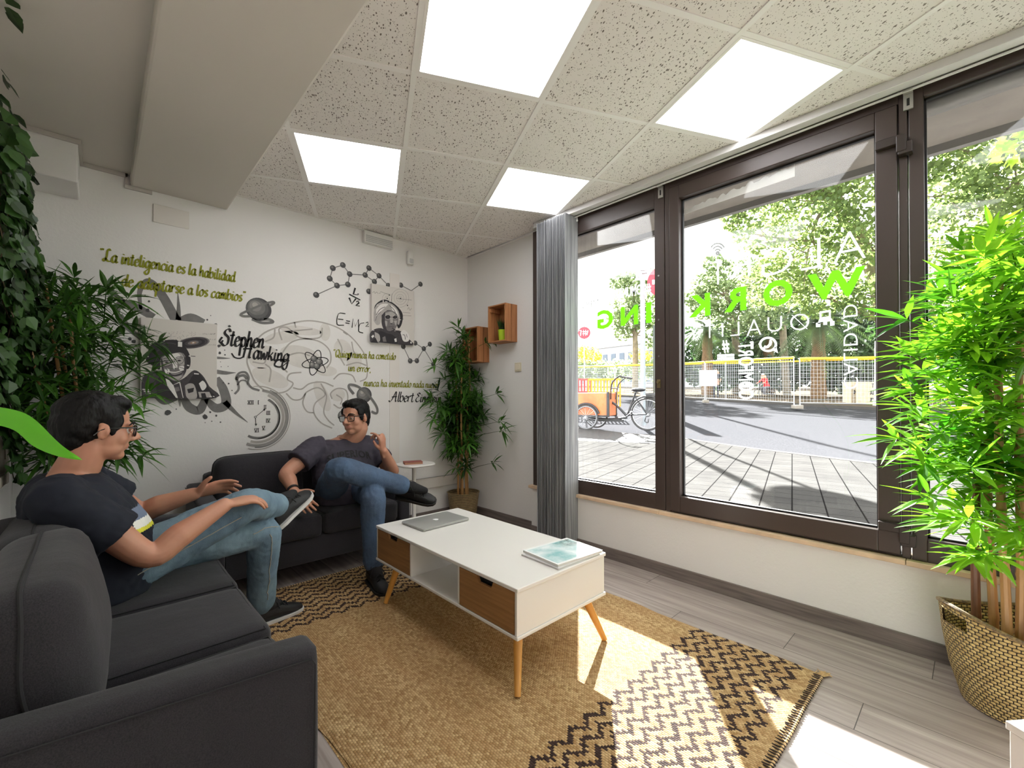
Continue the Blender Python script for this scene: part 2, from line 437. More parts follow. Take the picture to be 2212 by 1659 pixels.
for (i, j) in LIT:
    c = GP(i + .5, j + .5, ZC); M = Matrix.Rotation(GA, 4, 'Z'); M.translation = c
    t = thing('ceiling_light', c, LLAB.get((i, j), 'square ceiling light panel over the part of the room behind the viewer'), 'ceiling light', 'square ceiling light panels')
    b = MB(); h = .29; e = .277
    for a0, a1 in (((-h, -h), (h, -e)), ((-h, e), (h, h)), ((-h, -e), (-e, e)), ((e, -e), (h, e))): b.box((a0[0], a0[1], -.006), (a1[0], a1[1], .01), M)
    b.build('frame', M_TBAR, t, smooth=0)
    MB().box((-e, -e, -.003), (e, e, .004), M).build('diffuser', M_DIFF, t, smooth=0)
# --- small fittings on the walls
t = thing('emergency_light', (1.755, YB, 2.52), 'white ribbed emergency light box high on the mural wall', 'emergency light')
MB().box((1.62, YB - .045, 2.462), (1.885, YB, 2.566)).build('housing', mat('abs_white', (222, 220, 216), .4), t, bev=.006)
b = MB()
for k in range(4): b.box((1.632, YB - .049, 2.472 + k * .015), (1.874, YB - .045, 2.481 + k * .015))
b.build('louvre', mat('louvre_grey', (186, 184, 182), .35), t, smooth=0)
t = thing('motion_sensor', (2.065, YB, 2.43), 'small white alarm motion sensor on the mural wall near the ceiling', 'motion sensor')
MB().puff((2.035, YB - .045, 2.365), (2.095, YB, 2.49), .015, (0, .006, 0), 6).build('housing', mat('abs_white', (222, 220, 216), .4), t)
MB().puff((2.043, YB - .052, 2.375), (2.087, YB - .03, 2.42), .01, (0, .003, 0), 5).build('lens', mat('sensor_lens', (200, 200, 198), .25), t)
t = thing('cover_plate', (.34, YB, 2.32), 'blank painted cover plate on the mural wall under the beam', 'cover plate')
MB().box((.245, YB - .008, 2.262), (.43, YB, 2.378)).build('plate', mat('plate_paint', (216, 210, 203), .7), t, bev=.003)
t = thing('light_switch', (XR, 2.815, 1.425), 'cream light switch on the narrow wall under the crates', 'light switch')
MB().box((XR - .01, 2.775, 1.385), (XR, 2.855, 1.465)).build('plate', mat('switch_cream', (214, 203, 178), .4), t, bev=.003)
MB().box((XR - .015, 2.787, 1.397), (XR - .009, 2.843, 1.453)).build('rocker', mat('switch_cream2', (222, 212, 188), .35), t, bev=.003)
# --- the shop window: three frames of dark brown aluminium
M_FR = mat('brown_aluminium', (66, 54, 50), .38, var=.06, vscale=3); M_FR2 = mat('brown_aluminium_dark', (38, 30, 29), .4); M_GASK = mat('gasket_black', (14, 13, 14), .5)
def m_glass():
    q = NT('window_glass'); tr = q.n('BsdfTransparent'); gl = q.n('BsdfGlossy', Roughness=.02); tr.inputs['Color'].default_value = (.985, .995, .99, 1)
    fr = q.n('Fresnel', IOR=1.45); ms = q.n('MixShader'); q.l(q.math('MULTIPLY', fr.outputs[0], .7), ms.inputs[0]); q.l(tr.outputs[0], ms.inputs[1]); q.l(gl.outputs[0], ms.inputs[2]); q.l(ms.outputs[0], q.out.inputs[0])
    return q.m
M_GLASS = m_glass()
def window(name, y0, y1, g0, g1, z0, z1, sash):
    # y0..y1 outer frame, g0..g1 glass, z0..z1 glass
    x0, x1 = 2.675, 2.76; root = None
    b = MB(); ZB, ZT = .414, 2.555
    if sash:
        s = .03
        b.box((x0, y0, ZB), (x1, y0 + s, ZT)); b.box((x0, y1 - s, ZB), (x1, y1, ZT)); b.box((x0, y0 + s, ZT - .055), (x1, y1 - s, ZT)); b.box((x0 + .01, y0 + s, ZB), (x1, y1 - s, ZB + .012))
    else:
        b.box((x0, y0, ZB), (x1, g0, ZT)); b.box((x0, g1, ZB), (x1, y1, ZT)); b.box((x0, g0, z1), (x1, g1, ZT)); b.box((x0, g0, ZB), (x1, g1, z0))
    root = struct(b.build(name, M_FR, smooth=0, bev=.003)); root['label'] = None or {'window_1': 'left fixed shop window pane beside the blind', 'window_2': 'wide hinged shop window sash in the middle', 'window_3': 'right shop window pane behind the bamboo'}[name]
    if sash:
        a0, a1 = y0 + .034, y1 - .034; b = MB(); xs = x0 - .012
        b.box((xs, a0, ZB + .014), (x1 - .02, g0, ZT - .06)); b.box((xs, g1, ZB + .014), (x1 - .02, a1, ZT - .06)); b.box((xs, g0, z1), (x1 - .02, g1, ZT - .06)); b.box((xs, g0, ZB + .014), (x1 - .02, g1, z0))
        b.build('sash', M_FR, root, smooth=0, bev=.004)
    b = MB(); e = .008; gx = 2.706
    for c, d in (((g0, z0), (g1, z0 + e)), ((g0, z1 - e), (g1, z1)), ((g0, z0), (g0 + e, z1)), ((g1 - e, z0), (g1, z1))): b.box((gx, c[0], c[1]), (gx + .02, d[0], d[1]))
    b.build('gasket', M_GASK, root, smooth=0)
    MB().box((2.712, g0, z0), (2.718, g1, z1)).build('pane', M_GLASS, root, smooth=0)
    return root
WIN1 = window('window_1', 1.385, 2.572, 1.455, 2.50, .522, 2.413, False)
WIN2 = window('window_2', .205, 1.380, .318, 1.282, .525, 2.413, True)
WIN3 = window('window_3', YW0 + .002, .2, YW0 + .08, .15, .517, 2.495, False)
# hinges, lock and screws of the middle sash
for z in (2.29, .52):
    b = MB(); b.box((2.635, .215, z + .012), (2.675, .315, z + .052)); b.box((2.632, .185, z - .042), (2.675, .235, z + .01)); b.box((2.628, .205, z - .03), (2.64, .24, z + .045))
    b.build('hinge', mat('hinge_brown', (50, 40, 37), .35), WIN2, smooth=0, bev=.003)
b = MB(); b.cbox((2.673, 1.425, 1.24), (.01, .022, .055)); b.tube([(2.675, 1.425, 1.25), (2.655, 1.425, 1.25)], .009, 10)
b.build('lock_cylinder', mat('brass_dull', (150, 132, 96), .35, .8), WIN1, bev=.001)
b = MB()
for z in (1.42, 1.66, 1.95): b.tube([(2.676, 1.425, z), (2.672, 1.425, z)], .006, 8)
b.build('screw', mat('steel_screw', (170, 168, 166), .3, .9), WIN1)
# outside of the facade: lintel soffit, roller shutter box with flaking paint
struct(MB().box((2.79, YW0 - .4, 2.46), (3.16, YW1 + .4, 2.95)).build('trim_7', mat('lintel_concrete', (92, 86, 80), .8, var=.12, vscale=9, bump=.2), smooth=0))
b = MB(); b.tube([(2.79, YW0 - .3, 2.50), (2.79, YW1 + .3, 2.50)], .05, 16); b.box((3.16, YW0 - .4, 2.42), (3.20, YW1 + .4, 2.95))
struct(b.build('trim_8', mat('shutter_grey', (86, 83, 80), .5, bump=.15, bscale=90), smooth=40))
b = MB(); pts = []
random.seed(3); n = 40
for k in range(n + 1): y = 1.28 - .62 * k / n; pts.append((2.722, y, 2.345 + .05 * k / n + .012 * noise.noise(Vector((k * .45, 0, 2))) * 2 + (.012 if k % 5 < 2 else 0)))
low = [(2.722, p[1], 2.322 + .028 * (1.28 - p[1])) for p in pts]
b.prism(pts + low[::-1], (.0015, 0, 0))
b.build('peeling_film', mat('film_white', (196, 190, 184), .6, var=.1), WIN2, smooth=0)
# --- vertical blind: rail under the ceiling and the bunched slats
t = thing('vertical_blind', (2.6, 2.23, 0), 'grey striped vertical blind bunched at the left end of its long ceiling rail', 'blind')
b = MB(); b.box((2.578, YW0 - .02, 2.536), (2.634, 2.47, 2.574)); b.box((2.572, YW0 - .02, 2.532), (2.578, 2.47, 2.538))
b.build('rail', mat('rail_grey', (214, 212, 211), .4), t, smooth=0, bev=.002)
MB().box((2.634, YW0 - .02, 2.522), (2.642, 2.47, 2.53)).build('rail_lip', mat('rail_white', (225, 224, 222), .35), t, smooth=0)
def m_slat():
    q = NT('slat_fabric'); v = q.obj(); n1 = q.noise(q.mapping(v, (260, 260, 3)), 1, 3, .6); n2 = q.noise(q.mapping(v, (60, 60, 1.2)), 1, 3, .6)
    c = q.mix(q.step(n1, .3, .7), lin((118, 119, 123)), lin((204, 205, 207))); c = q.mix(q.math('MULTIPLY', q.step(n2, .45, .7), .55), c, lin((86, 88, 95)))
    tr = q.n('BsdfTranslucent'); q.l(c, tr.inputs['Color']); ms = q.n('MixShader', i0=.22); q.l(c, q.b.inputs['Base Color']); q.b.inputs['Roughness'].default_value = .8
    q.l(q.b.outputs[0], ms.inputs[1]); q.l(tr.outputs[0], ms.inputs[2]); q.l(ms.outputs[0], q.out.inputs[0]); return q.m
M_SLAT = m_slat(); random.seed(5)
for k in range(22):
    y = 2.085 + k * .0137; dx = uni(-.006, .006) if k else 0; wv = uni(-.003, .003); b = MB(); rs = []
    xa, xb = (2.512, 2.668) if k == 0 else (2.516 + dx, 2.655 + dx)
    for s in range(7):
        x = xa + (xb - xa) * s / 6; yy = y + .004 * math.sin(s / 6 * PI) + wv * s / 6
        rs.append([(x, yy, .05), (x, yy + .0012, .05), (x, yy + .0012, 2.528), (x, yy, 2.528)])
    b.rings(rs).build('slat', M_SLAT, t, smooth=50)
MB().tube([(2.652, 2.08, 2.53), (2.652, 2.08, 2.508)], .004, 8).ell((2.652, 2.08, 2.503), (.008, .008, .009), n=8, k=6).build('cord_bead', mat('bead_clear', (210, 210, 208), .2), t)
for y in (1.405, .2):
    b = MB(); b.box((2.665, y - .017, 2.455), (2.675, y + .017, 2.53)); b.box((2.63, y - .017, 2.524), (2.675, y + .017, 2.53)); b.build('bracket', mat('zinc', (178, 176, 172), .35, .7), t, smooth=0, bev=.001)
    MB().box((2.6635, y - .005, 2.472), (2.666, y + .005, 2.505)).build('bracket_slot', M_GASK, t, smooth=0)
# ================================================================ rug
def m_rug():
    q = NT('jute_rug'); v = q.obj(); s = q.n('SeparateXYZ'); q.l(v, s.inputs[0]); X, Y = s.outputs[0], s.outputs[1]
    cw, cl = .0085, .0125
    ci = q.math('FLOOR', q.math('DIVIDE', X, cw)); odd = q.math('MODULO', ci, 2.0)
    ysh = q.math('ADD', Y, q.math('MULTIPLY', odd, cl * .5)); cj = q.math('FLOOR', q.math('DIVIDE', ysh, cl))
    fx = q.math('FRACT', q.math('DIVIDE', X, cw)); fy = q.math('FRACT', q.math('DIVIDE', ysh, cl))
    hx = q.math('MULTIPLY', q.math('MULTIPLY', fx, q.math('SUBTRACT', 1.0, fx)), 4.0)
    sk = q.math('FRACT', q.math('ADD', fy, q.math('MULTIPLY', q.math('ABSOLUTE', q.math('SUBTRACT', fx, .5)), .7)))
    hy = q.math('MULTIPLY', q.math('MULTIPLY', sk, q.math('SUBTRACT', 1.0, sk)), 4.0)
    h = q.math('MULTIPLY', q.math('POWER', hx, .6), q.math('POWER', hy, .5))
    cb = q.n('CombineXYZ'); q.l(ci, cb.inputs[0]); q.l(cj, cb.inputs[1]); wn = q.n('TexWhiteNoise', noise_dimensions='2D'); q.l(cb.outputs[0], wn.inputs['Vector'])
    nz = q.noise(q.mapping(v, (5, 1.2, 1)), 2.2, 3)
    base = q.mix(wn.outputs['Value'], lin((158, 124, 80)), lin((216, 186, 138)))
    base = q.mix(q.math('MULTIPLY', q.step(nz, .3, .7), .6), base, lin((172, 132, 86)))
    # stepped zigzag lines in a band at each end
    xq = q.math('MULTIPLY', ci, cw); yq = q.math('MULTIPLY', cj, cl * .5 * 2)
    p = .092; tri = q.math('ABSOLUTE', q.math('SUBTRACT', q.math('FRACT', q.math('DIVIDE', xq, p)), .5))
    u = q.math('DIVIDE', q.math('SUBTRACT', yq, q.math('MULTIPLY', tri, .084)), .058)
    line = q.math('LESS_THAN', q.math('FRACT', u), .37)
    ua = q.math('FLOOR', u)
    near = q.math('MULTIPLY', q.math('GREATER_THAN', ua, -20.5), q.math('LESS_THAN', ua, -12.5))
    far = q.math('MULTIPLY', q.math('GREATER_THAN', ua, 10.5), q.math('LESS_THAN', ua, 20.5))
    dk = q.math('MULTIPLY', line, q.math('MAXIMUM', near, far))
    c = q.mix(dk, base, q.mix(wn.outputs['Value'], lin((40, 28, 26)), lin((66, 48, 44))))
    c = q.mix(q.math('MULTIPLY', q.math('SUBTRACT', 1.0, h), .4), c, lin((66, 46, 30)))
    q.l(c, q.b.inputs['Base Color']); q.b.inputs['Roughness'].default_value = .85; q.b.inputs['Specular IOR Level'].default_value = .2
    q.bump(h, .55, .005); return q.m
M_RUG = m_rug(); RX0, RX1, RY0, RY1 = .56, 2.17, .44, 2.865
t = thing('jute_rug', ((RX0 + RX1) / 2, 1.66, 0), 'woven jute rug with dark zigzag bands under the coffee table', 'rug')
b = MB(); nx, ny = 60, 90; random.seed(11)
def rugz(x, y): return .0085 + .0015 * noise.noise(Vector((x * 3, y * 3, 1)))
rw = lambda i, j: Vector((RX0 + (RX1 - RX0) * i / nx + (.012 * math.sin(j * .23) + .01 * noise.noise(Vector((0, j * .13, 3))) if i in (0, nx) else 0), RY0 + (RY1 - RY0) * j / ny + (.008 * noise.noise(Vector((i * .2, 5, 3))) if j in (0, ny) else 0), 0))
top = []
for i in range(nx + 1):
    for j in range(ny + 1):
        p = rw(i, j); e = i in (0, nx) or j in (0, ny); p.z = .004 if e else rugz(p.x, p.y); top.append(p)
fs = [(i * (ny + 1) + j, (i + 1) * (ny + 1) + j, (i + 1) * (ny + 1) + j + 1, i * (ny + 1) + j + 1) for i in range(nx) for j in range(ny)]
b.add(top, fs); b.add([(RX0, RY0, .001), (RX1, RY0, .001), (RX1, RY1, .001), (RX0, RY1, .001)], [(3, 2, 1, 0)])
b.build('pile', M_RUG, t, smooth=60)
M_ST = mat('stitch_black', (44, 34, 32), .8); M_CORD = mat('edge_cord', (190, 158, 112), .8, var=.2, vscale=90)
for yy, sg in ((RY0, 1), (RY1, -1)):
    b = MB(); c = MB()
    x = RX0 + .01
    while x < RX1 - .01:
        b.tube([(x + uni(-.003, .003), yy - .008 * sg, .006), (x, yy - .001 * sg, .0095), (x + uni(-.004, .004), yy + .02 * sg + uni(0, .008), .0085)], .0022, 5, 2); x += uni(.0125, .0175)
    b.build('edge_stitching', M_ST, t)
    c.tube([(RX0 + (RX1 - RX0) * k / 24, yy +   .002 * math.sin(k), .0055) for k in range(25)], .005, 6, 2).build('edge_cord', M_CORD, t)
b = MB()
for k in range(26):
    x = RX1 + uni(-.004, .01); y = RY0 + uni(-.012, .025); b.tube([(x - .012, y, .008), (x + uni(.0, .02), y - uni(0, .02), .008), (x + uni(.015, .035), y - uni(-.01, .03), .004)], .0016, 4, 2)
b.build('corner_fringe', M_CORD, t)
# ================================================================ coffee table
TW = mat('white_lacquer', (222, 218, 213), .32)
def m_wood(name, a, c, sc=(1, 1, 1), rough=.45, g=1.0):
    q = NT(name); n = q.noise(q.mapping(q.obj(), sc), 1, 5, .6)
    q.l(q.mix(q.step(n, .32, .68), lin(a), lin(c)), q.b.inputs['Base Color']); q.b.inputs['Roughness'].default_value = rough; q.bump(n, .08 * g, .002)
    return q.m
M_OAK = m_wood('drawer_oak', (132, 92, 54), (160, 116, 72), (3, 3, 70)); M_LEG = m_wood('leg_beech', (196, 138, 62), (216, 158, 80), (30, 30, 3), .35)
tx0, tx1, ty0, ty1 = 1.158, 1.737, 1.197, 2.362; tt, tb = .42, .222; th = .012
t = thing('coffee_table', ((tx0 + tx1) / 2, (ty0 + ty1) / 2, .012), 'white retro coffee table with two wooden drawers and splayed legs on the jute rug', 'coffee table')
MB().box((tx0, ty0, tt - .016), (tx1, ty1, tt)).build('tabletop', TW, t, smooth=0, bev=.003)
MB().box((tx0, ty0, tb), (tx1, ty1, tb + .014)).build('bottom_panel', TW, t, smooth=0, bev=.003)
z0, z1 = tb + .014, tt - .016; i = .006
d1, d2 = ty0 + .372, ty1 - .372
for ya in (ty0 + i, ty1 - i - th): MB().box((tx0 + .003, ya, z0), (tx1 - i, ya + th, z1)).build('side_panel', TW, t, smooth=0, bev=.0015)
for ya, yb in ((d1, d1 + th), (d2 - th, d2)): MB().box((tx0 + .003, ya, z0), (tx1 - i - th, yb, z1)).build('divider', TW, t, smooth=0, bev=.001)
for ya, yb in ((ty0 + i + th, d1), (d2, ty1 - i - th)): MB().box((tx1 - i - th, ya, z0), (tx1 - i, yb, z1)).build('back_panel', TW, t, smooth=0)
M_HOLE_SHADE = mat('drawer_shade', (34, 28, 24), .8)
for ya, yb in ((ty0 + i + th + .003, d1 - .003), (d2 + .003, ty1 - i - th - .003)):
    c = (ya + yb) / 2; wt, wb, dp = .052, .040, .026; xa = tx0 + .002; zt = z1 - .002; zb = z0 + .003
    out = [(xa, ya, zb), (xa, yb, zb), (xa, yb, zt), (xa, c + wt, zt), (xa, c + wb, zt - dp), (xa, c - wb, zt - dp), (xa, c - wt, zt), (xa, ya, zt)]
    d = MB().prism(out[::-1], (.012, 0, 0)).build('drawer', M_OAK, t, smooth=0)
    MB().box((xa + .03, c - wt, zt - dp - .004), (xa + .034, c + wt, zt)).build('cutout_shade', M_HOLE_SHADE, d, smooth=0)  # dark plate behind the notch, its colour standing in for the shade inside
for px, py, sx, sy in ((tx0 + .075, ty0 + .075, -1, -1), (tx1 - .075, ty0 + .075, 1, -1), (tx0 + .075, ty1 - .13, -1, .3), (tx1 - .075, ty1 - .13, 1, .3)):
    b = MB(); b.tube([(px + sx * .07, py + sy * .07, .012), (px, py, tb)], [.0125, .0205], 16)
    b.build('leg', M_LEG, t)
# laptop
t = thing('laptop', (1.0, 0, 0), 'closed silver laptop on the far end of the white coffee table', 'laptop')
M_AL = mat('laptop_aluminium', (168, 167, 163), .38, .35); M_AL2 = mat('laptop_slot', (60, 60, 62), .4); M_LOGO = mat('logo_white', (246, 246, 244), .3)
def rrect(cx, cy, w, h, r, z, n=5):
    o = []
    for sx, sy, a0 in ((1, 1, 0), (-1, 1, 90), (-1, -1, 180), (1, -1, 270)):
        for k in range(n + 1):
            a = math.radians(a0 + 90 * k / n); o.append(Vector((cx + sx * (w / 2 - r) + r * math.cos(a), cy + sy * (h / 2 - r) + r * math.sin(a), z)))
    return o
b = MB(); b.rings([rrect(0, 0, .322, .222, .012, .0015), rrect(0, 0, .325, .227, .013, .004), rrect(0, 0, .325, .227, .013, .0085)]); b.build('base', M_AL, t, local=True)
b = MB(); b.rings([rrect(0, 0, .325, .227, .013, .0092), rrect(0, 0, .325, .227, .013, .0125), rrect(0, 0, .319, .221, .013, .0145)]); b.build('lid', M_AL, t, local=True)
b = MB(); b.rings([rrect(0, 0, .318, .22, .012, .0084), rrect(0, 0, .318, .22, .012, .0093)]); b.build('gap', M_AL2, t, local=True)
b = MB(); ap = []
for k in range(28):
    a = 2 * PI * k / 28; r = .0165 * (1 + .06 * math.cos(2 * a)); x = r * math.sin(a); y = r * math.cos(a)
    if y > .012 and abs(x) < .006: y -= .003 * (1 - abs(x) / .006)
    d = math.hypot(x - .0185, y - .001)
    if d < .008: x = .0185 - .0078
    if y < -.014 and abs(x) < .005: y += .002
    ap.append((x, y - .002, .0146))
b.poly(ap[::-1]); b.poly([(.001, .0165, .0146), (.003, .0205, .0146), (.0085, .0235, .0146), (.0075, .0195, .0146), (.004, .017, .0146)][::-1])
lg = b.build('logo', M_LOGO, t, smooth=0, local=True)
for c in [lg]: c.rotation_euler = (0, 0, PI)
b = MB()
for k in range(4): b.cbox((-.1625, .02 + k * .02, .0055), (.001, .011, .003))
b.build('ports', M_AL2, t, local=True)
la, lb, lc = atZ(868, 1127, tt), atZ(915, 1143, tt), atZ(1016, 1118, tt)
t.location = (1.442, 2.178, tt + .0005); t.rotation_euler = (0, 0, math.radians(2))
# magazines
def magazine(loc, rz, h, label, cover, pages):
    t = thing('magazine', loc, label, 'magazine', 'magazines on the coffee table')
    w, l = .23, .288
    MB().box((-w / 2 + .002, -l / 2 + .002, .0008), (w / 2 - .002, l / 2 - .002, h - .0008)).build('pages', pages, t, smooth=0, local=True)
    b = MB(); b.box((-w / 2, -l / 2, h - .0008), (w / 2, l / 2, h)); b.box((-w / 2, -l / 2, 0), (w / 2, l / 2, .0008)); b.box((-w / 2 - .0008, -l / 2, 0), (-w / 2, l / 2, h))
    b.build('cover', cover, t, smooth=0, local=True); t.rotation_euler = (0, 0, rz); return t
def m_cover():
    q = NT('sea_cover'); v = q.obj(); n = q.noise(v, 9, 4, .6); n2 = q.noise(q.mapping(v, (1, 1, 1), (0, 0, 0), (3, 1, 0)), 16, 5, .65)
    c = q.mix(q.step(n, .35, .65), lin((232, 238, 238)), lin((150, 196, 198))); s = q.n('SeparateXYZ'); q.l(v, s.inputs[0])
    k = q.math('MULTIPLY', q.step(q.math('ADD', s.outputs[1], q.math('MULTIPLY', n, .1)), .06, .13), q.step(q.math('MULTIPLY', s.outputs[0], -1), .0, .05))
    c = q.mix(q.math('MULTIPLY', k, q.step(n2, .4, .6)), c, lin((86, 92, 84)))
    e = q.math('MAXIMUM', q.step(q.math('ABSOLUTE', s.outputs[0]), .1015, .1018), q.step(q.math('ABSOLUTE', s.outputs[1]), .1345, .1348))
    q.l(q.mix(e, c, lin((240, 241, 240))), q.b.inputs['Base Color']); q.b.inputs['Roughness'].default_value = .16; return q.m
M_PAGES = mat('pages_white', (214, 210, 205), .7); mc = atZ(1225, 1200, tt + .01)
magazine((1.560, 1.320, tt + .0005), math.radians(-92), .007, 'thin white magazine underneath the sea-green one on the coffee table', mat('cover_white', (214, 212, 210), .3), M_PAGES)
magazine((1.572, 1.320, tt + .0078), math.radians(-95), .012, 'glossy magazine with a pale sea-green cover on top of the other magazine', m_cover(), M_PAGES)
# ================================================================ sofas
def m_fab(name, a, c):
    q = NT(name); v = q.obj(); n = q.noise(v, 420, 2); n2 = q.noise(v, 3.5, 3); n3 = q.noise(v, 9, 4)
    cc = q.mix(q.step(n, .3, .7), lin(a), lin(c)); cc = q.mix(q.math('MULTIPLY', q.step(n2, .35, .7), .25), cc, lin((34, 31, 34)))
    q.l(cc, q.b.inputs['Base Color']); q.b.inputs['Roughness'].default_value = .9; q.b.inputs['Specular IOR Level'].default_value = .25
    q.b.inputs['Sheen Weight'].default_value = .12
    q.bump(q.math('ADD', q.math('MULTIPLY', n, .12), n3), .25, .02); return q.m
M_SOFA = m_fab('sofa_charcoal', (37, 35, 38), (54, 52, 57)); M_SEAM = mat('sofa_piping', (36, 35, 38), .9); M_FOOT = mat('sofa_foot_black', (26, 24, 24), .5)
def sofa(W, Dp, nameloc, rz, label, seats, backs, arm_h=.565, arm_w=.095, seat_z=.425):
    # local frame: front towards -y, x along the width, origin centre of the footprint
    t = thing('sofa', (0, 0, 0), label, 'sofa', 'charcoal sofas')
    f, k = -Dp / 2, Dp / 2; w = W / 2
    MB().puff((-w + arm_w, f + .015, .13), (w - arm_w, k - .02, .29), .012, (0, .0, .0), 6).build('base', M_SOFA, t, weld=1e-4)
    b = MB(); b.puff((-w + arm_w - .01, k - .14, .13), (w - arm_w + .01, k, .66), .035, (0, .006, .006), 8); b.build('back_frame', M_SOFA, t, weld=1e-4)
    for s in (-1, 1):
        x0, x1 = (w - arm_w, w) if s > 0 else (-w, -w + arm_w)
        b = MB(); b.puff((x0, f, .12), (x1, k - .01, arm_h), .022, (.006, .004, .004), 10)
        for v in b.v:
            if v.z > .3: v.z += (.05 * (v.y - f) / Dp - .02) * (v.z - .3) / .265
        a = b.build('arm', M_SOFA, t, weld=1e-4)
        b = MB()
        for xs in (x0 - .004, x1 + .004):
            b.tube([(xs, f + .015, .14), (xs, f + .012, arm_h - .06)] + [(xs, f + .02 + (Dp - .05) * q, arm_h - .045 + .05 * q) for q in (0, .33, .66, 1)], .0022, 5)
        b.build('arm_seam', M_SEAM, a)
    for n, (x0, x1, dz) in enumerate(seats):
        b = MB().puff((x0 + .003, f - .01, .285), (x1 - .003, k - .13, seat_z + dz), .03, (0, .006, .014), 12, wob=.004, seed=n)
        c = b.build('seat_cushion', M_SOFA, t, weld=1e-4)
        p = MB(); zz = seat_z + dz - .006
        p.tube([(x0 + .012, k - .15, zz), (x0 + .012, f + .008, zz), (x1 - .012, f + .008, zz), (x1 - .012, k - .15, zz)], .003, 5)
        p.build('piping', M_SEAM, c)
    for n, (x0, x1, lean, zt, dy) in enumerate(backs):
        M = Matrix.Rotation(lean, 4, 'X'); cx = (x0 + x1) / 2; h = zt - seat_z
        b = MB().puff((-(x1 - x0) / 2, -.085, -h / 2), ((x1 - x0) / 2, .085, h / 2), .055, (.008, .03, .01), 14, M, wob=.010, seed=n * 7 + 3)
        for v in b.v: v += Vector((cx, k - .225 + dy, seat_z + h / 2 + .005))
        c = b.build('back_cushion', M_SOFA, t, weld=1e-4)
        bmx = bmesh.new(); bmx.from_mesh(c.data); tr = BVHTree.FromBMesh(bmx); hw = (x1 - x0) / 2; pts = [(-hw, 0, -h / 2 + .05), (-hw, .01, 0), (-hw, 0, h / 2 - .06), (-hw + .06, 0, h / 2), (0, 0, h / 2 + .02), (hw - .06, 0, h / 2), (hw, 0, h / 2 - .06), (hw, .01, 0), (hw, 0, -h / 2 + .05)]; cc = []
        for q in catmull([M @ Vector(q) + Vector((cx, k - .225 + dy, seat_z + h / 2 + .005)) for q in pts], 5):
            g = tr.find_nearest(q); cc.append(g[0] + g[1] * .001)
        bmx.free(); MB().tube(cc, .0042, 6).build('piping', M_SEAM, c)
    for sx in (-1, 1):
        for sy in (f + .07, k - .07): MB().tube([(sx * (w - .08), sy, 0), (sx * (w - .08), sy, .13)], [.018, .024], 12).build('foot', M_FOOT, t)
    t.location = nameloc; t.rotation_euler = (0, 0, rz); return t
# near sofa faces the window (+x), far sofa faces the viewer (-y)
sofa(1.75, .70, (.045, 1.975, 0), math.radians(90), 'large charcoal fabric sofa in the left foreground, a man in jeans sitting on it',
     [(-.78, -.445, -.016), (-.44, -.005, 0), (.002, .78, 0)], [(-.74, -.16, -.10, .77, .012), (-.12, .74, -.12, .745, .04)])
sofa(1.235, .72, (1.032, 3.175, 0), 0, 'smaller charcoal two-seat sofa against the mural wall', [(-.52, -.002, 0), (.002, .52, 0)],
     [(-.50, .01, -.12, .765, -.02), (.03, .51, -.12, .75, 0)])
# ================================================================ side table + notebook
t = thing('side_table', (1.90, 3.2, 0), 'slim white pedestal side table between the small sofa and the corner bamboo', 'side table')
MB().rings([rrect(1.92, 3.2, .29, .25, .1, .588, 8), rrect(1.92, 3.2, .31, .27, .11, .594, 8), rrect(1.92, 3.2, .31, .27, .11, .600, 8), rrect(1.92, 3.2, .30, .26, .1, .605, 8)]).build('tabletop', TW, t)
MB().tube([(1.905, 3.2, .012), (1.905, 3.2, .59)], .0165, 16).build('pole', TW, t)
MB().lathe((1.905, 3.2, 0), [(.14, 0), (.14, .006), (.135, .010), (.02, .014)], 28).build('base', TW, t)
t = thing('notebook', (1.9, 3.21, .605), 'worn red-brown notebook lying on the white side table', 'notebook')
M = Matrix.Rotation(math.radians(-22), 4, 'Z')
MB().cbox((0, 0, .009), (.145, .10, .012), M).build('pages', mat('paper_brown', (170, 128, 100), .8), t, smooth=0, local=True)
MB().cbox((0, 0, .0165), (.15, .106, .003), M).cbox((0, 0, .0015), (.15, .106, .003), M).build('cover', mat('cover_red', (142, 72, 62), .6, var=.15), t, smooth=0, bev=.001, local=True)
# ================================================================ crates on the narrow wall
M_CR = m_wood('crate_pine', (150, 96, 56), (184, 126, 80), (60, 3, 3), .6)
def crate(y0, z0, label):
    # back to the wall x = XR, open towards the room
    t = thing('wall_crate', (XR, y0 + .118, z0), label, 'wooden crate', 'wooden crates on the narrow wall')
    x0, y1, z1, e = XR - .145, y0 + .237, z0 + .335, .011
    MB().box((XR - .008, y0 + e, z0 + e), (XR, y1 - e, z1 - e)).build('back_board', M_CR, t, smooth=0)
    MB().box((x0, y0 + e, z1 - e), (XR, y1 - e, z1)).build('top_board', M_CR, t, smooth=0, bev=.001)
    MB().box((x0, y0 + e, z0), (XR, y1 - e, z0 + e)).build('bottom_board', M_CR, t, smooth=0, bev=.001)
    for ya, yb in ((y0, y0 + e), (y1 - e, y1)):
        MB().box((x0, ya, z0), (x0 + .072, yb, z1)).build('side_board', M_CR, t, smooth=0, bev=.001)
        MB().box((x0 + .077, ya, z0), (XR, yb, z1)).build('side_board', M_CR, t, smooth=0, bev=.001)
    for ya, yb in ((y0 + e, y0 + e + .018), (y1 - e - .018, y1 - e)): MB().box((x0 + .012, ya, z1 - .055), (XR - .012, yb, z1 - .022)).build('batten', M_CR, t, smooth=0)
    return t
crate(2.83, 1.652, 'upper wooden crate on the narrow wall holding the lime green pot')
crate(3.218, 1.492, 'lower wooden crate half hidden behind the corner bamboo')
t = thing('potted_grass', (2.655, 2.93, 1.664), 'lime green pot of dark grass inside the upper wooden crate', 'potted plant')
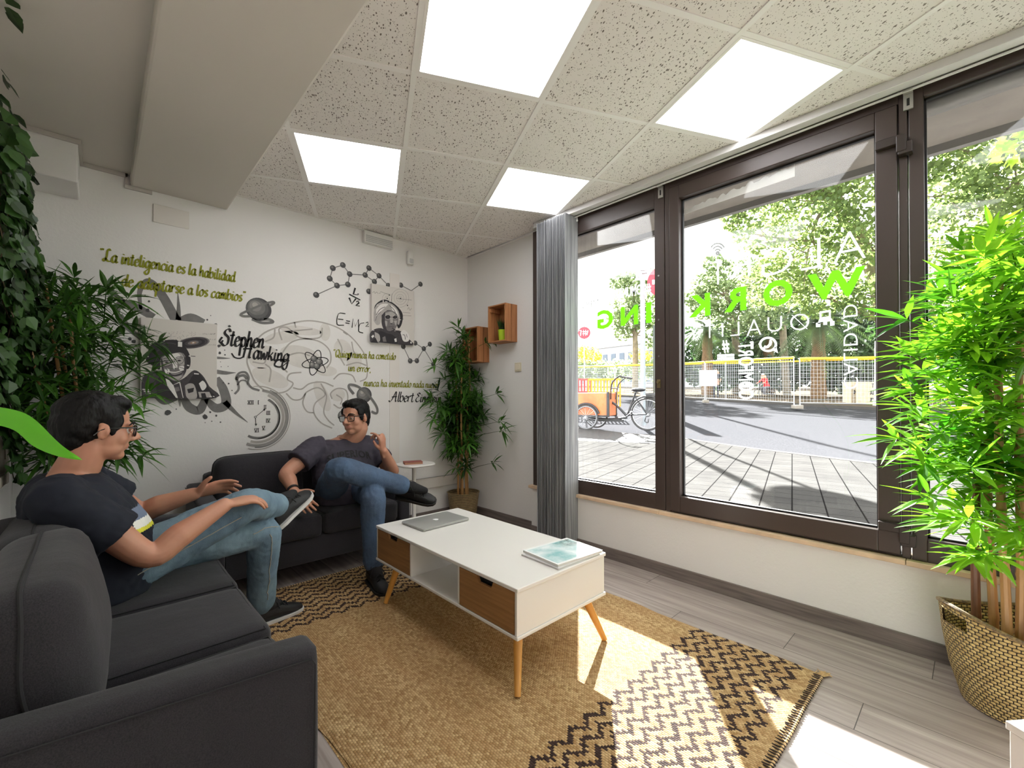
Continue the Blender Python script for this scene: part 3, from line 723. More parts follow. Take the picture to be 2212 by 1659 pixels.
MB().lathe((2.655, 2.93, 1.6635), [(.034, 0), (.044, .092), (.047, .098), (.043, .1), (.04, .086)], 20).build('pot', mat('pot_lime', (176, 206, 40), .35), t)
b = MB(); random.seed(21); b.tint = []
for k in range(150):
    a = uni(0, 2 * PI); r = uni(0, .034); p = Vector((2.655 + r * math.cos(a), 2.93 + r * math.sin(a), 1.754)); d = Vector((math.cos(a) * uni(0, .03), math.sin(a) * uni(0, .03), uni(.06, .12)))
    s = Vector((-math.sin(a), math.cos(a), 0)) * .0018; b.add([p - s, p + s, p + d * .6 + s * .7, p + d + Vector((d.x, d.y, 0)) * .5], [(0, 1, 2), (0, 2, 3)]); tv = uni(0, 1); b.tint += [tv] * 4
b.build('grass', leafmat('grass_dark', (24, 44, 18), (60, 92, 34), .25), t, smooth=0)
# white box at the lower right edge
t = thing('white_cube_table', (1.64, -.16, 0), 'corner of a low white box table at the lower right edge of the picture', 'side table')
c0 = atZ(2171, 1556, .42); M = Matrix.Translation(c0) @ Matrix.Rotation(math.radians(-38), 4, 'Z')
MB().box((.004, -.406, -.42), (.406, -.004, -.018), M).build('body', TW, t, smooth=0, bev=.003)
MB().box((0, -.41, -.018), (.41, 0, 0), M).build('top', TW, t, smooth=0, bev=.002)
t2 = Vector((c0.x + .1, c0.y - .28, 0))
for c in t.children: c.location = Vector(t.location) - t2
t.location = t2
# ================================================================ plants
M_CANE = m_wood('bamboo_cane', (150, 108, 66), (190, 146, 92), (40, 40, 4), .5); M_CANE_D = m_wood('bamboo_cane_dark', (92, 60, 44), (138, 94, 66), (40, 40, 4), .5)
def m_basket(name, a, c, dk, n, rows):
    q = NT(name); v = q.obj(); s = q.n('SeparateXYZ'); q.l(v, s.inputs[0])
    ang = q.math('ARCTAN2', s.outputs[1], s.outputs[0]); u = q.math('MULTIPLY', ang, n / (2 * PI)); r = q.math('MULTIPLY', s.outputs[2], rows)
    ri = q.math('FLOOR', r); u2 = q.math('ADD', u, q.math('MULTIPLY', ri, .5)); fu = q.math('FRACT', u2); fr = q.math('FRACT', r)
    hu = q.math('MULTIPLY', q.math('MULTIPLY', fu, q.math('SUBTRACT', 1.0, fu)), 4.0); hr = q.math('MULTIPLY', q.math('MULTIPLY', fr, q.math('SUBTRACT', 1.0, fr)), 4.0)
    h = q.math('MULTIPLY', q.math('POWER', hu, .5), q.math('POWER', hr, .5)); nz = q.noise(v, 30, 3)
    c0 = q.mix(q.step(nz, .3, .7), lin(a), lin(c)); q.l(q.mix(q.math('LESS_THAN', h, .5), c0, lin(dk)), q.b.inputs['Base Color'])
    q.b.inputs['Roughness'].default_value = .6; q.bump(h, .9, .008); return q.m
class Foliage(MB):
    def __init__(s, flat=.8): super().__init__(); s.tint = []; s.flat = flat
    def leaf(s, p, d, up, L, W, droop=.25, fold=.25, clamp=None, tv=None):
        d = d.normalized(); sd = d.cross(up)
        if sd.length < 1e-3: sd = d.cross(Vector((1, 0, .3)))
        sd.normalize(); nn = sd.cross(d).normalized(); n = 5; pts = []; tv = uni(0, 1) if tv is None else tv
        prof = (.0, .62, 1.0, .82, .45, .0)
        vs = []
        for k in range(n + 1):
            q = k / n; c = p + d * (L * q) - Vector((0, 0, 1)) * (droop * L * q * q) ; w = W * prof[k] * .5
            if k in (0, n): vs.append(c)
            else: vs += [c - sd * w + nn * (w * fold), c, c + sd * w + nn * (w * fold)]
        if clamp is not None: vs = [clamp(x) for x in vs]
        fs = [(0, 2, 1), (0, 3, 2)]
        for k in range(n - 2):
            a = 1 + 3 * k; fs += [(a, a + 1, a + 4, a + 3), (a + 1, a + 2, a + 5, a + 4)]
        a = 1 + 3 * (n - 2); e = a + 3; fs += [(a, a + 1, e), (a + 1, a + 2, e)]
        s.add(vs, fs); s.tint += [tv] * len(vs)
    def twig(s, p, q, r):
        k = len(s.v); s.tube([p, (p + q) * .5 + Vector((0, 0, .012)), q], [r, r * .8, r * .4], 4); s.tint += [.2] * (len(s.v) - k)
    def spray(s, p, d, n, L, W, clamp=None, droop=.25, spread=1.0):
        # fan of lance leaves at the end of a twig
        d = d.normalized(); base = uni(0, 2 * PI); tv = uni(0, 1)
        for k in range(n):
            a = base + 2 * PI * k / n + uni(-.3, .3)
            x = d.cross(Vector((0, 0, 1)));
            if x.length < 1e-3: x = Vector((1, 0, 0))
            x.normalize(); y = d.cross(x)
            dd = d * uni(.25, .9) + (x * math.cos(a) + y * math.sin(a)) * uni(.4, 1.0) * spread; dd.z *= s.flat
            q = p + d * uni(-.03, .01)
            s.leaf(q, dd, Vector((0, 0, 1)) + Vector((uni(-.4, .4), uni(-.4, .4), 0)), L * uni(.65, 1.15), W * uni(.75, 1.2), droop * uni(.2, 1.6), .25, clamp, min(1, max(0, tv + uni(-.25, .25))))
def cane_mesh(b, p, top, r):
    d = top - p; n = max(4, int(d.length / .2)); pts = []; rs = []
    for k in range(n):
        for q, rr in ((0, 1.0), (.06, .96), (.90, .94), (.96, 1.1)):
            f = (k + q) / n; pts.append(p + d * f + Vector((.006 * math.sin(f * 7 + p.x * 40), .006 * math.sin(f * 6 + p.y * 30), 0)) * (f > .02)); rs.append(r * rr * (1 - .35 * f))
    b.tube(pts, rs, 9)
# --- corner bamboo in a round woven pot
def wallclamp(xm, ym, xl=-.325):
    def f(p):
        p = p.copy()
        if p.x > xm: p.x = xm - (p.x - xm) * .15
        if p.y > ym: p.y = ym - (p.y - ym) * .15
        if p.x < xl: p.x = xl
        return p
    return f
random.seed(31)
C = Vector((2.555, 3.385, 0))
t = thing('bamboo_plant', C, 'tall artificial bamboo in a round woven pot in the corner beside the crates', 'potted plant')
MB().lathe(C, [(.11, 0), (.122, .01), (.150, .235), (.155, .25), (.146, .252), (.138, .22), (.02, .215)], 40).build('pot', m_basket('basket_pot', (150, 124, 82), (176, 150, 104), (40, 30, 26), 70, 62), t)
_wc = wallclamp(2.725, 3.54)
def cl(p):
    p = _wc(p)
    if 1.46 < p.z < 1.85 and p.y > 3.19 and p.x > 2.57: p.x = 2.57 - (p.x - 2.57) * .2
    return p
fo = Foliage()
for k, (a, r, h) in enumerate(((0, .05, 1.72), (1.3, .06, 1.5), (2.6, .05, 1.62), (3.9, .06, 1.35), (5.1, .03, 1.1))):
    p = C + Vector((r * math.cos(a), r * math.sin(a), .215)); top = C + Vector((r * 1.5 * math.cos(a), r * 1.2 * math.sin(a), h)); b = MB(); cane_mesh(b, p, top, .0115)
    b.build('cane', M_CANE, t)
    for q in range(23):
        z = uni(.42, 1.0) if q % 4 else uni(.25, .6); pp = p + (top - p) * z
        an = uni(0, 2 * PI); L = uni(.10, .34) * (.75 + .5 * math.sin(min(1, z) * PI)); d = Vector((math.cos(an), math.sin(an), uni(.1, .9)))
        if d.y > .3 or d.x > .5: L *= .45
        e = cl(pp + d.normalized() * L); fo.twig(pp, e, .003)
        for m_ in range(2): fo.spray(e if m_ == 0 else (pp + e) * .5, d, 8, .15, .023, cl, .25)
for (u, v, tt_) in ((965, 760, 3.9), (940, 790, 3.95), (950, 875, 3.85), (935, 905, 3.8), (1075, 850, 4.0), (1080, 910, 3.9), (1010, 730, 4.1), (1050, 740, 4.1), (985, 1010, 4.0), (1065, 1000, 4.0), (955, 935, 3.8), (1085, 930, 3.9)):
    e = cl(atD(u, v, tt_)); pp = C + Vector((0, 0, e.z - .12)); fo.twig(pp, e, .003); fo.spray(e, e - pp, 9, .15, .022, cl, .3)
fo.build('foliage', leafmat('bamboo_leaf_mid', (20, 46, 18), (80, 134, 40), .3), t, smooth=0)
# --- left bamboo behind the near sofa
random.seed(47); C = Vector((.02, 3.23, 0))
t = thing('bamboo_plant', C, 'dark bushy bamboo in the left corner behind the seated man in navy', 'potted plant')
MB().lathe(C, [(.11, 0), (.12, .01), (.148, .27), (.152, .28), (.142, .28), (.13, .25), (.02, .245)], 32).build('pot', MATS.get('pot_black') or mat('pot_black', (38, 36, 36), .6), t)
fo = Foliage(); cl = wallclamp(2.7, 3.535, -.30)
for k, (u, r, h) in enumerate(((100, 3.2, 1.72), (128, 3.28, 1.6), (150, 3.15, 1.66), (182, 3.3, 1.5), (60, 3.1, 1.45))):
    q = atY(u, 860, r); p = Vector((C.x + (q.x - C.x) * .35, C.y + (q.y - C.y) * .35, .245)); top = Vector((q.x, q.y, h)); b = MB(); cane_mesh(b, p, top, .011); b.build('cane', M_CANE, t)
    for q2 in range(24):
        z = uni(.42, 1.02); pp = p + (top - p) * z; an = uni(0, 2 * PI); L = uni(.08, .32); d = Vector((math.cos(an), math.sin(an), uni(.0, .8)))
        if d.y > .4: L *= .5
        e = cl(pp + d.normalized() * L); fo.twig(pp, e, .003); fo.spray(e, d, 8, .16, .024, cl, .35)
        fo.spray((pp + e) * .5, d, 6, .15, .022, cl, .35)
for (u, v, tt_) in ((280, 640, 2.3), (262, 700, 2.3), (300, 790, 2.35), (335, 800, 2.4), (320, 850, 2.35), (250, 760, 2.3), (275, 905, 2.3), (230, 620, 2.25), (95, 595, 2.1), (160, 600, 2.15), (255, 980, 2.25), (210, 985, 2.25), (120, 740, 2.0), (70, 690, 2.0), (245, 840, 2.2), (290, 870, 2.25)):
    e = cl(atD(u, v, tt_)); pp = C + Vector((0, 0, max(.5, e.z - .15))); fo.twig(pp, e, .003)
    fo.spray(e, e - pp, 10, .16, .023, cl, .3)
fo.build('foliage', leafmat('bamboo_leaf_shaded', (22, 46, 20), (86, 140, 44), .3), t, smooth=0)  # greens darkened to put the shadow of this corner into the leaf colour
# --- large bamboo at the right, in a wide woven basket with handles
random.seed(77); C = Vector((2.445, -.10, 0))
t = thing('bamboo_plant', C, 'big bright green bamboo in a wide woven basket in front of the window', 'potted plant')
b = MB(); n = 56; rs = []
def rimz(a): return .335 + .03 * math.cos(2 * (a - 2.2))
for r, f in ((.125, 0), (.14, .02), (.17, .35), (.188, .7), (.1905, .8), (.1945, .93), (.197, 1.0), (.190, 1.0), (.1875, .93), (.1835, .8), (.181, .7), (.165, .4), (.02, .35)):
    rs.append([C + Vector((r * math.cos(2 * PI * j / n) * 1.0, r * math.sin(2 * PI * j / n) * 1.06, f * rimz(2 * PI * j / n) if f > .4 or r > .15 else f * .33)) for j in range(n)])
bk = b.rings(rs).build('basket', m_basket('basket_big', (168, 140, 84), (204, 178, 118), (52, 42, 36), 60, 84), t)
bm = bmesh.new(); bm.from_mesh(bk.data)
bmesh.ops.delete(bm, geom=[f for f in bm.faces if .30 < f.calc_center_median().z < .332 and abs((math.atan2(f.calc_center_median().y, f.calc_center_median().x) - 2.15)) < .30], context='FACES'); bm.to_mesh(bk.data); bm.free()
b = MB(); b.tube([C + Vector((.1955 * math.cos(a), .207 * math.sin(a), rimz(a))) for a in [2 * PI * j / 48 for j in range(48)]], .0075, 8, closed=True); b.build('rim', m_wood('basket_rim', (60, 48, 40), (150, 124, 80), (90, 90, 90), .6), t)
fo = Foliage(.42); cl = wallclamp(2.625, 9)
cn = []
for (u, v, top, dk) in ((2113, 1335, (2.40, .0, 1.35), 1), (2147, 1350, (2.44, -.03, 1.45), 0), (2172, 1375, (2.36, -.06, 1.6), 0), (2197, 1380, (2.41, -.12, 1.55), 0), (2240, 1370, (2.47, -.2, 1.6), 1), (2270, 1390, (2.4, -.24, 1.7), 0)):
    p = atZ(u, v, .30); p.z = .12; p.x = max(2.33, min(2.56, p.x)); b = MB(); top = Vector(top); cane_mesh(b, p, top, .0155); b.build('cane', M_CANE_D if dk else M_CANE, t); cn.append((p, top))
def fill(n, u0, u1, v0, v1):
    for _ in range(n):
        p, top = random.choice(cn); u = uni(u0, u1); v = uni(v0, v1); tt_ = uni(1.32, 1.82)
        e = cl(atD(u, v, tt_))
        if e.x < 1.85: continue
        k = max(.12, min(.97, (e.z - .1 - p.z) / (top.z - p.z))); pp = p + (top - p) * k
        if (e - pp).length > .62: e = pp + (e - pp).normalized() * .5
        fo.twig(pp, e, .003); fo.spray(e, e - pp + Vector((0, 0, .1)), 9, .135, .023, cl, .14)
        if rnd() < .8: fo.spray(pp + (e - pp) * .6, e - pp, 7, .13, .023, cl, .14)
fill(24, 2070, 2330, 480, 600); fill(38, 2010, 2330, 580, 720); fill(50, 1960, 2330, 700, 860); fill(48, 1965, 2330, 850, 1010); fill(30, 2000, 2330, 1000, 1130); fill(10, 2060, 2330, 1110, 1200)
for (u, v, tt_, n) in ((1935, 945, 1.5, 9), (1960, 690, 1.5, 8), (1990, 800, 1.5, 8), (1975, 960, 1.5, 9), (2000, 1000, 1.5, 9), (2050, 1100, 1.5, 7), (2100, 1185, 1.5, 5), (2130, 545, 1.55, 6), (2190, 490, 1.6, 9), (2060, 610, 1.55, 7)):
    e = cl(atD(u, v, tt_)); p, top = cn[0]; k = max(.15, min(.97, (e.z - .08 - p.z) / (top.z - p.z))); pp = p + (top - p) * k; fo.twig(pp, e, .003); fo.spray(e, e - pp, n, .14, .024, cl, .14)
fo.build('foliage', leafmat('bamboo_leaf_sunlit', (52, 124, 18), (158, 216, 48), .5, .38), t, smooth=0)  # lime greens carry the sun shining through the leaves in their colour
# --- ivy and old window frames on the left wall
M_OLD = m_wood('weathered_wood', (120, 108, 96), (186, 176, 162), (50, 50, 4), .8, 3)
def oldframe(y0, y1, z0, z1, label):
    t = thing('old_window_frame', (XL, (y0 + y1) / 2, z0), label, 'old window frame', 'old window frames on the left wall'); x0, x1 = XL, XL + .035; w = .05
    for a, c in (((y0, z0), (y0 + w, z1)), ((y1 - w, z0), (y1, z1))): MB().box((x0, a[0], a[1]), (x1, c[0], c[1])).build('stile', M_OLD, t, smooth=0, bev=.003)
    for z in (z0, z1 - w, (z0 + z1) / 2 - w / 2): MB().box((x0, y0 + w, z), (x1 - .004, y1 - w, z + w)).build('cross_rail', M_OLD, t, smooth=0, bev=.003)
    MB().box((x0 + .002, y0 + w, z0 + w), (x0 + .006, y1 - w, z1 - w)).build('pane', mat('old_pane', (150, 160, 158), .15), t, smooth=0)
oldframe(2.62, 3.2, 1.48, 2.12, 'upper weathered window frame hung on the left wall under the ivy'); oldframe(2.55, 3.14, .75, 1.40, 'lower weathered window frame hung on the left wall behind the bamboo')
random.seed(53)
t = thing('hanging_ivy', (XL + .04, 2.9, 1.4), 'trailing dark ivy hanging over the old window frames at the left edge', 'ivy')
fo = Foliage(); b = MB()
def ivyleaf(p, nrm, s):
    x = Vector((uni(-1, 1), uni(-1, 1), uni(-1.2, -.1))); x = (x - nrm * x.dot(nrm)).normalized(); y = nrm.cross(x); out = [(0, 0), (.15, .42), (.45, .5), (.7, .32), (1.05, 0), (.7, -.32), (.45, -.5), (.15, -.42)]
    vs = [p + x * (a * s) + y * (c * s) + nrm * (.12 * s * abs(c)) for a, c in out]; vs = [Vector((max(XL + .012, q.x), min(q.y, YB - .01), q.z)) for q in vs]
    fo.add(vs, [(0, 1, 2, 3, 4), (0, 4, 5, 6, 7)]); tv = uni(0, 1); fo.tint += [tv] * 8
for k in range(24):
    y = uni(2.5, 3.45); z = uni(1.5, 2.46); pts = [Vector((XL + uni(.02, .07), y, z))]
    for q in range(int(uni(6, 14))): pts.append(Vector((min(XL + .13, max(XL + .015, pts[-1].x + uni(-.02, .022))), min(3.5, pts[-1].y + uni(-.045, .05)), pts[-1].z - uni(.05, .085))))
    pts = [p for p in pts if p.z > .12]
    if len(pts) < 3: continue
    b.tube(pts, .0022, 4, 2)
    for p in catmull(pts, 4):
        for r_ in range(2): ivyleaf(p + Vector((uni(.0, .035), uni(-.035, .035), uni(-.03, .03))), Vector((1, uni(-.9, .5), uni(-.2, .8))).normalized(), uni(.035, .062))
for (u, v) in ((12, 12), (22, 255), (30, 300), (28, 345), (14, 330), (38, 355), (40, 510), (50, 545), (20, 290), (25, 440)):
    p = atX(u, v, XL + .1)
    if p.y > 3.5 or p.y < 0: p = atY(u, v, 3.2)
    for r_ in range(3): ivyleaf(p + Vector((uni(-.01, .02), uni(-.03, .03), uni(-.03, .03))), Vector((.7, -.7, .3)).normalized(), .06)
b.build('vine', mat('vine_brown', (74, 60, 40), .8), t)
fo.build('leaves', leafmat('ivy_leaf', (20, 38, 18), (62, 98, 40), .2, .4), t, smooth=0)
# --- the long bright leaf that reaches in at the left edge, and the plant it belongs to outside the frame
P0 = Vector((-.235, .93, 0))
t = thing('long_leaf_plant', P0, 'single bright green strap leaf reaching in at the left edge in front of the man', 'potted plant')
MB().lathe(P0, [(.07, 0), (.085, .12), (.09, .16), (.08, .16), (.07, .13), (.01, .13)], 24).build('pot', mat('pot_white', (220, 218, 214), .4), t)
def strap(pts, w, nrm):
    b = MB(); C = catmull(pts, 8); rs = []; K = len(C)
    for i, p in enumerate(C):
        d = (C[min(i + 1, K - 1)] - C[max(i - 1, 0)]).normalized(); s = d.cross(nrm).normalized(); f = i / (K - 1); ww = w * min(1, (1 - f) * 3.2) ** .8 + .0008; n2 = s.cross(d)
        rs.append([p - s * ww * .5, p - n2 * .0012 - s * 0, p + s * ww * .5, p + n2 * .0025])
    return b.rings(rs)
tl = .62
pts = [P0 + Vector((0, 0, .13)), Vector((-.24, .92, .7))] + [atD(u, v, d) for u, v, d in ((-140, 880, .70), (-40, 893, .69), (40, 910, .68), (90, 950, .67), (130, 975, .66), (176, 993, .66))]
M_STRAP = leafmat('strap_leaf', (126, 214, 52), (150, 232, 74), .45, .45)
strap(pts, .027, Vector((-_f.x, -_f.y, .35))).build('leaf', M_STRAP, t, smooth=60)
for k in range(4):
    a = 2.6 + k * .5; q = [P0 + Vector((0, 0, .13)), P0 + Vector((.03 * math.cos(a), .03 * math.sin(a), .35)), P0 + Vector((.03 * math.cos(a) , .12 * math.sin(a) - .08, .48 + .03 * k)), P0 + Vector((.03 * math.cos(a), .2 * math.sin(a) - .22, .4 + .02 * k))]
    strap(q, .026, Vector((0, 0, 1))).build('leaf', M_STRAP, t, smooth=60)
# ================================================================ paintings and lettering on the mural wall
M_OLIVE = mat('paint_olive', (138, 140, 30), .8, var=.08, vscale=30); M_BLK = mat('paint_black', (36, 33, 34), .8); M_GR1 = mat('paint_grey', (118, 116, 114), .85, var=.14, vscale=24)
M_GR2 = mat('paint_grey_pale', (172, 166, 160), .85, var=.06, vscale=20); M_GR3 = mat('paint_grey_dark', (78, 77, 78), .85, var=.15, vscale=30); M_GR4 = mat('paint_grey_wash', (212, 207, 201), .85, var=.05, vscale=12)
M_GR5 = mat('paint_highlight', (214, 210, 205), .8)
LAY = [0]
class Paint(MB):
    # flat paint on a plane y = const, given in photo-measured points of the wall
    def __init__(s, y=YB, base=.0006): super().__init__(); s.y = y; s.base = base
    def P(s, p):
        q = atY(p[0], p[1], s.y) if len(p) == 2 else Vector(p)
        e = .0045 if s.y == YB and 1.868 < q.x < 1.973 and q.z < 2.262 else 0
        return Vector((q.x, s.y - s.base - LAY[0] - e, q.z))
    def stroke(s, pts, w, sm=6, taper=None, nib=None, closed=False):
        pts = [s.P(p) for p in pts]
        if closed: pts = pts + [pts[0]]
        C = catmull(pts, sm); K = len(C); a = []; c = []
        for i, p in enumerate(C):
            d = C[min(i + 1, K - 1)] - C[max(i - 1, 0)]
            if closed and i in (0, K - 1): d = C[1] - C[-2]
            d.y = 0
            if d.length < 1e-9: d = Vector((1, 0, 0))
            d.normalize(); n = Vector((-d.z, 0, d.x)); f = i / (K - 1); ww = w
            if taper: k = f * (len(taper) - 1); k0 = min(int(k), len(taper) - 2); ww *= taper[k0] + (taper[k0 + 1] - taper[k0]) * (k - k0)
            if nib is not None: ww *= .28 + .72 * abs(d.x * math.sin(nib) - d.z * math.cos(nib))
            a.append(p + n * ww / 2); c.append(p - n * ww / 2)
        vs = a + c; s.add(vs, [(i, i + 1, K + i + 1, K + i) for i in range(K - 1)])
        return s
    def blob(s, pts): s.add([s.P(p) for p in pts], [tuple(range(len(pts)))]); return s
    def disc(s, c, r, n=20, rx=1, rz=1, rot=0):
        c = s.P(c); ca, sa = math.cos(rot), math.sin(rot); vs = []
        for k in range(n):
            a = 2 * PI * k / n; x, z = r * rx * math.cos(a), r * rz * math.sin(a); vs.append(c + Vector((x * ca - z * sa, 0, x * sa + z * ca)))
        s.add(vs, [tuple(range(n))]); return s
    def ring(s, c, r, w, rx=1, rz=1, rot=0, a0=0, a1=2 * PI, n=40):
        c = s.P(c); ca, sa = math.cos(rot), math.sin(rot); pts = []
        for k in range(n + 1):
            a = a0 + (a1 - a0) * k / n; x, z = r * rx * math.cos(a), r * rz * math.sin(a); pts.append(c + Vector((x * ca - z * sa, 0, x * sa + z * ca)))
        return s.stroke([tuple(p) for p in pts], w, 1)
    def fin(s, name, m, parent): return s.build(name, m, parent, smooth=0)
class layer:
    def __init__(s, d): s.d = d
    def __enter__(s): LAY[0] += s.d
    def __exit__(s, *a): LAY[0] -= s.d
BW = [(.76, .8), (.45, 1), (.1, .6), (.15, .1), (.45, 0), (.74, .5)]
GL = {'a': (1.0, [BW, [(.8, 1), (.74, .3), (.86, 0), (1.05, .2)]]), 'b': (.95, [[(.2, 2), (.1, 1), (.1, .2), (.4, 0), (.8, .4), (.65, .95), (.3, .9), (.1, .5)]]),
 'c': (.85, [[(.75, .78), (.5, 1), (.1, .6), (.15, .1), (.5, 0), (.85, .25)]]), 'd': (1.05, [BW, [(.9, 2), (.76, .3), (.88, 0), (1.08, .2)]]),
 'e': (.85, [[(.1, .42), (.7, .65), (.55, .98), (.25, .9), (.08, .45), (.2, .05), (.5, 0), (.88, .28)]]), 'g': (1.0, [BW, [(.82, 1), (.76, -.5), (.45, -1), (.05, -.7), (.5, -.25), (1.05, .2)]]),
 'h': (1.0, [[(.25, 2), (.1, 0)], [(.12, .5), (.45, 1), (.68, .75), (.66, .2), (.8, 0), (1.05, .2)]]), 'i': (.5, [[(.2, 1), (.12, .25), (.25, 0), (.5, .2)], [(.26, 1.38), (.3, 1.56)]]),
 'k': (.95, [[(.25, 2), (.1, 0)], [(.75, 1), (.4, .6), (.15, .45), (.45, .45), (.72, 0), (.98, .2)]]), 'l': (.5, [[(.28, 2), (.12, .3), (.25, 0), (.5, .2)]]),
 'm': (1.3, [[(.15, 1), (.1, 0)], [(.12, .5), (.38, 1), (.55, .75), (.5, 0)], [(.52, .5), (.8, 1), (.98, .75), (.95, .2), (1.08, 0), (1.3, .2)]]),
 'n': (.98, [[(.15, 1), (.1, 0)], [(.12, .5), (.45, 1), (.68, .75), (.65, .2), (.78, 0), (1.0, .2)]]), 'o': (.95, [[(.5, 1), (.12, .65), (.15, .1), (.5, 0), (.8, .4), (.72, .9), (.5, 1), (.75, .88), (1.0, .8)]]),
 'p': (1.0, [[(.2, 1), (.1, -1)], [(.14, .6), (.45, 1), (.82, .65), (.7, .1), (.4, 0), (.15, .3)]]), 'r': (.75, [[(.15, 1), (.1, 0)], [(.12, .5), (.38, .98), (.7, .92)]]),
 's': (.78, [[(.68, .85), (.42, 1), (.15, .75), (.62, .32), (.45, 0), (.08, .12)]]), 't': (.68, [[(.36, 1.75), (.22, .25), (.4, 0), (.68, .2)], [(-.12, 1.08), (.62, 1.2)]]),
 'u': (1.0, [[(.12, 1), (.1, .25), (.32, 0), (.62, .35), (.7, 1)], [(.7, 1), (.66, .2), (.8, 0), (1.0, .2)]]), 'v': (.8, [[(.1, 1), (.3, 0), (.5, .15), (.75, 1)]]),
 'w': (1.15, [[(.1, 1), (.25, 0), (.55, .8), (.72, 0), (.95, .4), (1.05, 1)]]), 'q': (1, [BW, [(.82, 1), (.78, -1)]]), ',': (.35, [[(.15, .1), (.05, -.3)]]),
 'L': (1.25, [[(.95, 1.75), (.7, 2.05), (.48, 1.6), (.42, .6), (.15, .0), (-.08, .2), (.2, .4), (.7, .05), (1.2, .1)]]), 'Q': (1.5, [[(.8, 2), (.3, 1.6), (.1, .7), (.4, 0), (1.0, .3), (1.2, 1.2), (.95, 1.9), (.6, 1.85)], [(.6, .5), (.95, .1), (1.4, -.15)]]),
 'S': (1.2, [[(1.1, 1.6), (.85, 2), (.4, 1.8), (.3, 1.3), (.9, .8), (.85, .15), (.4, -.05), (.0, .2), (.15, .5)]]), 'H': (1.6, [[(.42, 2.0), (.34, 1.0), (.2, .0)], [(1.22, 2.1), (1.1, 1.0), (1.04, .1), (1.3, .1)], [(.0, 1.0), (.5, 1.12), (1.35, 1.2)]]),
 'A': (1.45, [[(-.35, .15), (-.15, -.05), (.3, .4), (.95, 2), (1.0, .6), (1.05, 0), (1.3, .15)], [(.15, .75), (1.25, .85)]]), 'E': (1.15, [[(1.05, 1.7), (.75, 2), (.4, 1.7), (.75, 1.1), (.35, .8), (.15, .3), (.5, 0), (1.1, .3)]]),
 '\u201c': (.7, [[(.2, 1.95), (.12, 1.6)], [(.5, 2.0), (.42, 1.65)]]), '\u201d': (.7, [[(.25, 2.0), (.15, 1.62)], [(.55, 2.0), (.45, 1.62)]]), ' ': (.62, [])}
def script(pb, text, p0, p1, xh, wd, slant=.10, nib=math.radians(35), sp=1.0):
    # lettering along a baseline on the wall; xh, wd in metres
    A = pb.P(p0); B = pb.P(p1); W = sum(GL[c][0] for c in text); L = (B - A).length; d = (B - A).normalized(); up = Vector((0, 0, 1)); k = L / W; x = 0
    for c in text:
        adv, st = GL[c]
        for s_ in st:
            pb.stroke([tuple(A + d * ((x + px + slant * pz) * k) + up * (pz * xh)) for px, pz in [(a_, c_ if c_ < 1 else 1 + (c_ - 1) * .72) for a_, c_ in s_]], wd, 5, None, nib)
        x += adv
LAY[0] = .0022
q = Paint(); script(q, '\u201cLa inteligencia es la habilidad', (214, 562), (508, 609), .043, .0125); script(q, 'de adaptarse a los cambios\u201d', (262, 617), (530, 652), .043, .0125)
tag(q.fin('lettering', M_OLIVE, WALLB), 'olive green two-line quote in Spanish at the upper left of the mural')
q = Paint(); script(q, '\u201cQuien nunca ha cometido', (719, 771), (854, 777), .036, .0105); script(q, 'un error,', (752, 801), (801, 804), .035, .0105); script(q, 'nunca ha inventado nada nuevo\u201d', (785, 834), (948, 838), .037, .0105)
tag(q.fin('lettering', M_OLIVE, WALLB), 'olive green three-line quote in Spanish at the right of the mural')
q = Paint(); script(q, 'Stephen', (478, 745), (570, 752), .066, .0175, .18)
q.stroke([(478, 742), (474, 737), (480, 728)], .012); tag(q.fin('lettering', M_BLK, WALLB), 'black brush-script first name beside the left canvas')
q = Paint(); script(q, 'Hawking', (522, 772), (624, 782), .060, .0165, .16); q.stroke([(612, 775), (607, 792), (593, 789), (600, 778), (622, 777)], .012); q.stroke([(500, 763), (507, 772), (518, 774), (527, 770)], .009)
tag(q.fin('lettering', M_BLK, WALLB), 'black brush-script surname beside the left canvas')
q = Paint(); script(q, 'Albert', (843, 867), (893, 868), .052, .0135, .15); script(q, 'Einstein', (896, 868), (953, 869), .048, .0135, .15); tag(q.fin('lettering', M_BLK, WALLB), 'black brush-script name under the right-hand quote')
def sym(txt, u0, u1, v, name_h, sl=0, bold=.0):
    A, B = atY(u0, v, YB), atY(u1, v, YB); vs, fs = textmesh(txt, 1, bold, sl); x0 = min(p.x for p in vs); x1 = max(p.x for p in vs); y0 = min(p.y for p in vs); y1 = max(p.y for p in vs)
    return [Vector((A.x + (p.x - x0) / (x1 - x0) * (B.x - A.x), YB - .0014, A.z + (p.y - y0) / (y1 - y0) * name_h)) for p in vs], fs
z3 = lambda x, y: (440 + x / 3.318, 500 + y / 3.318)
z2 = lambda x, y: (x / 3.318, 500 + y / 3.318)
q = Paint()
for st in ([(1015, 590), (965, 590), (955, 665), (1005, 672)], [(962, 628), (1000, 632)], [(1020, 640), (1048, 645)], [(1015, 655), (1044, 661)], [(1062, 690), (1070, 625), (1085, 680), (1108, 630), (1110, 705)], [(1150, 655), (1118, 665), (1110, 715), (1142, 728)], [(1160, 655), (1175, 650), (1178, 665), (1160, 682), (1182, 680)]):
    q.stroke([z3(*p) for p in st], .010, 1 if len(st) in (2, 5) else 3, None, math.radians(40))
tag(q.fin('formula', M_BLK, WALLB), 'black hand-lettered energy formula beside the right canvas')
q = Paint()
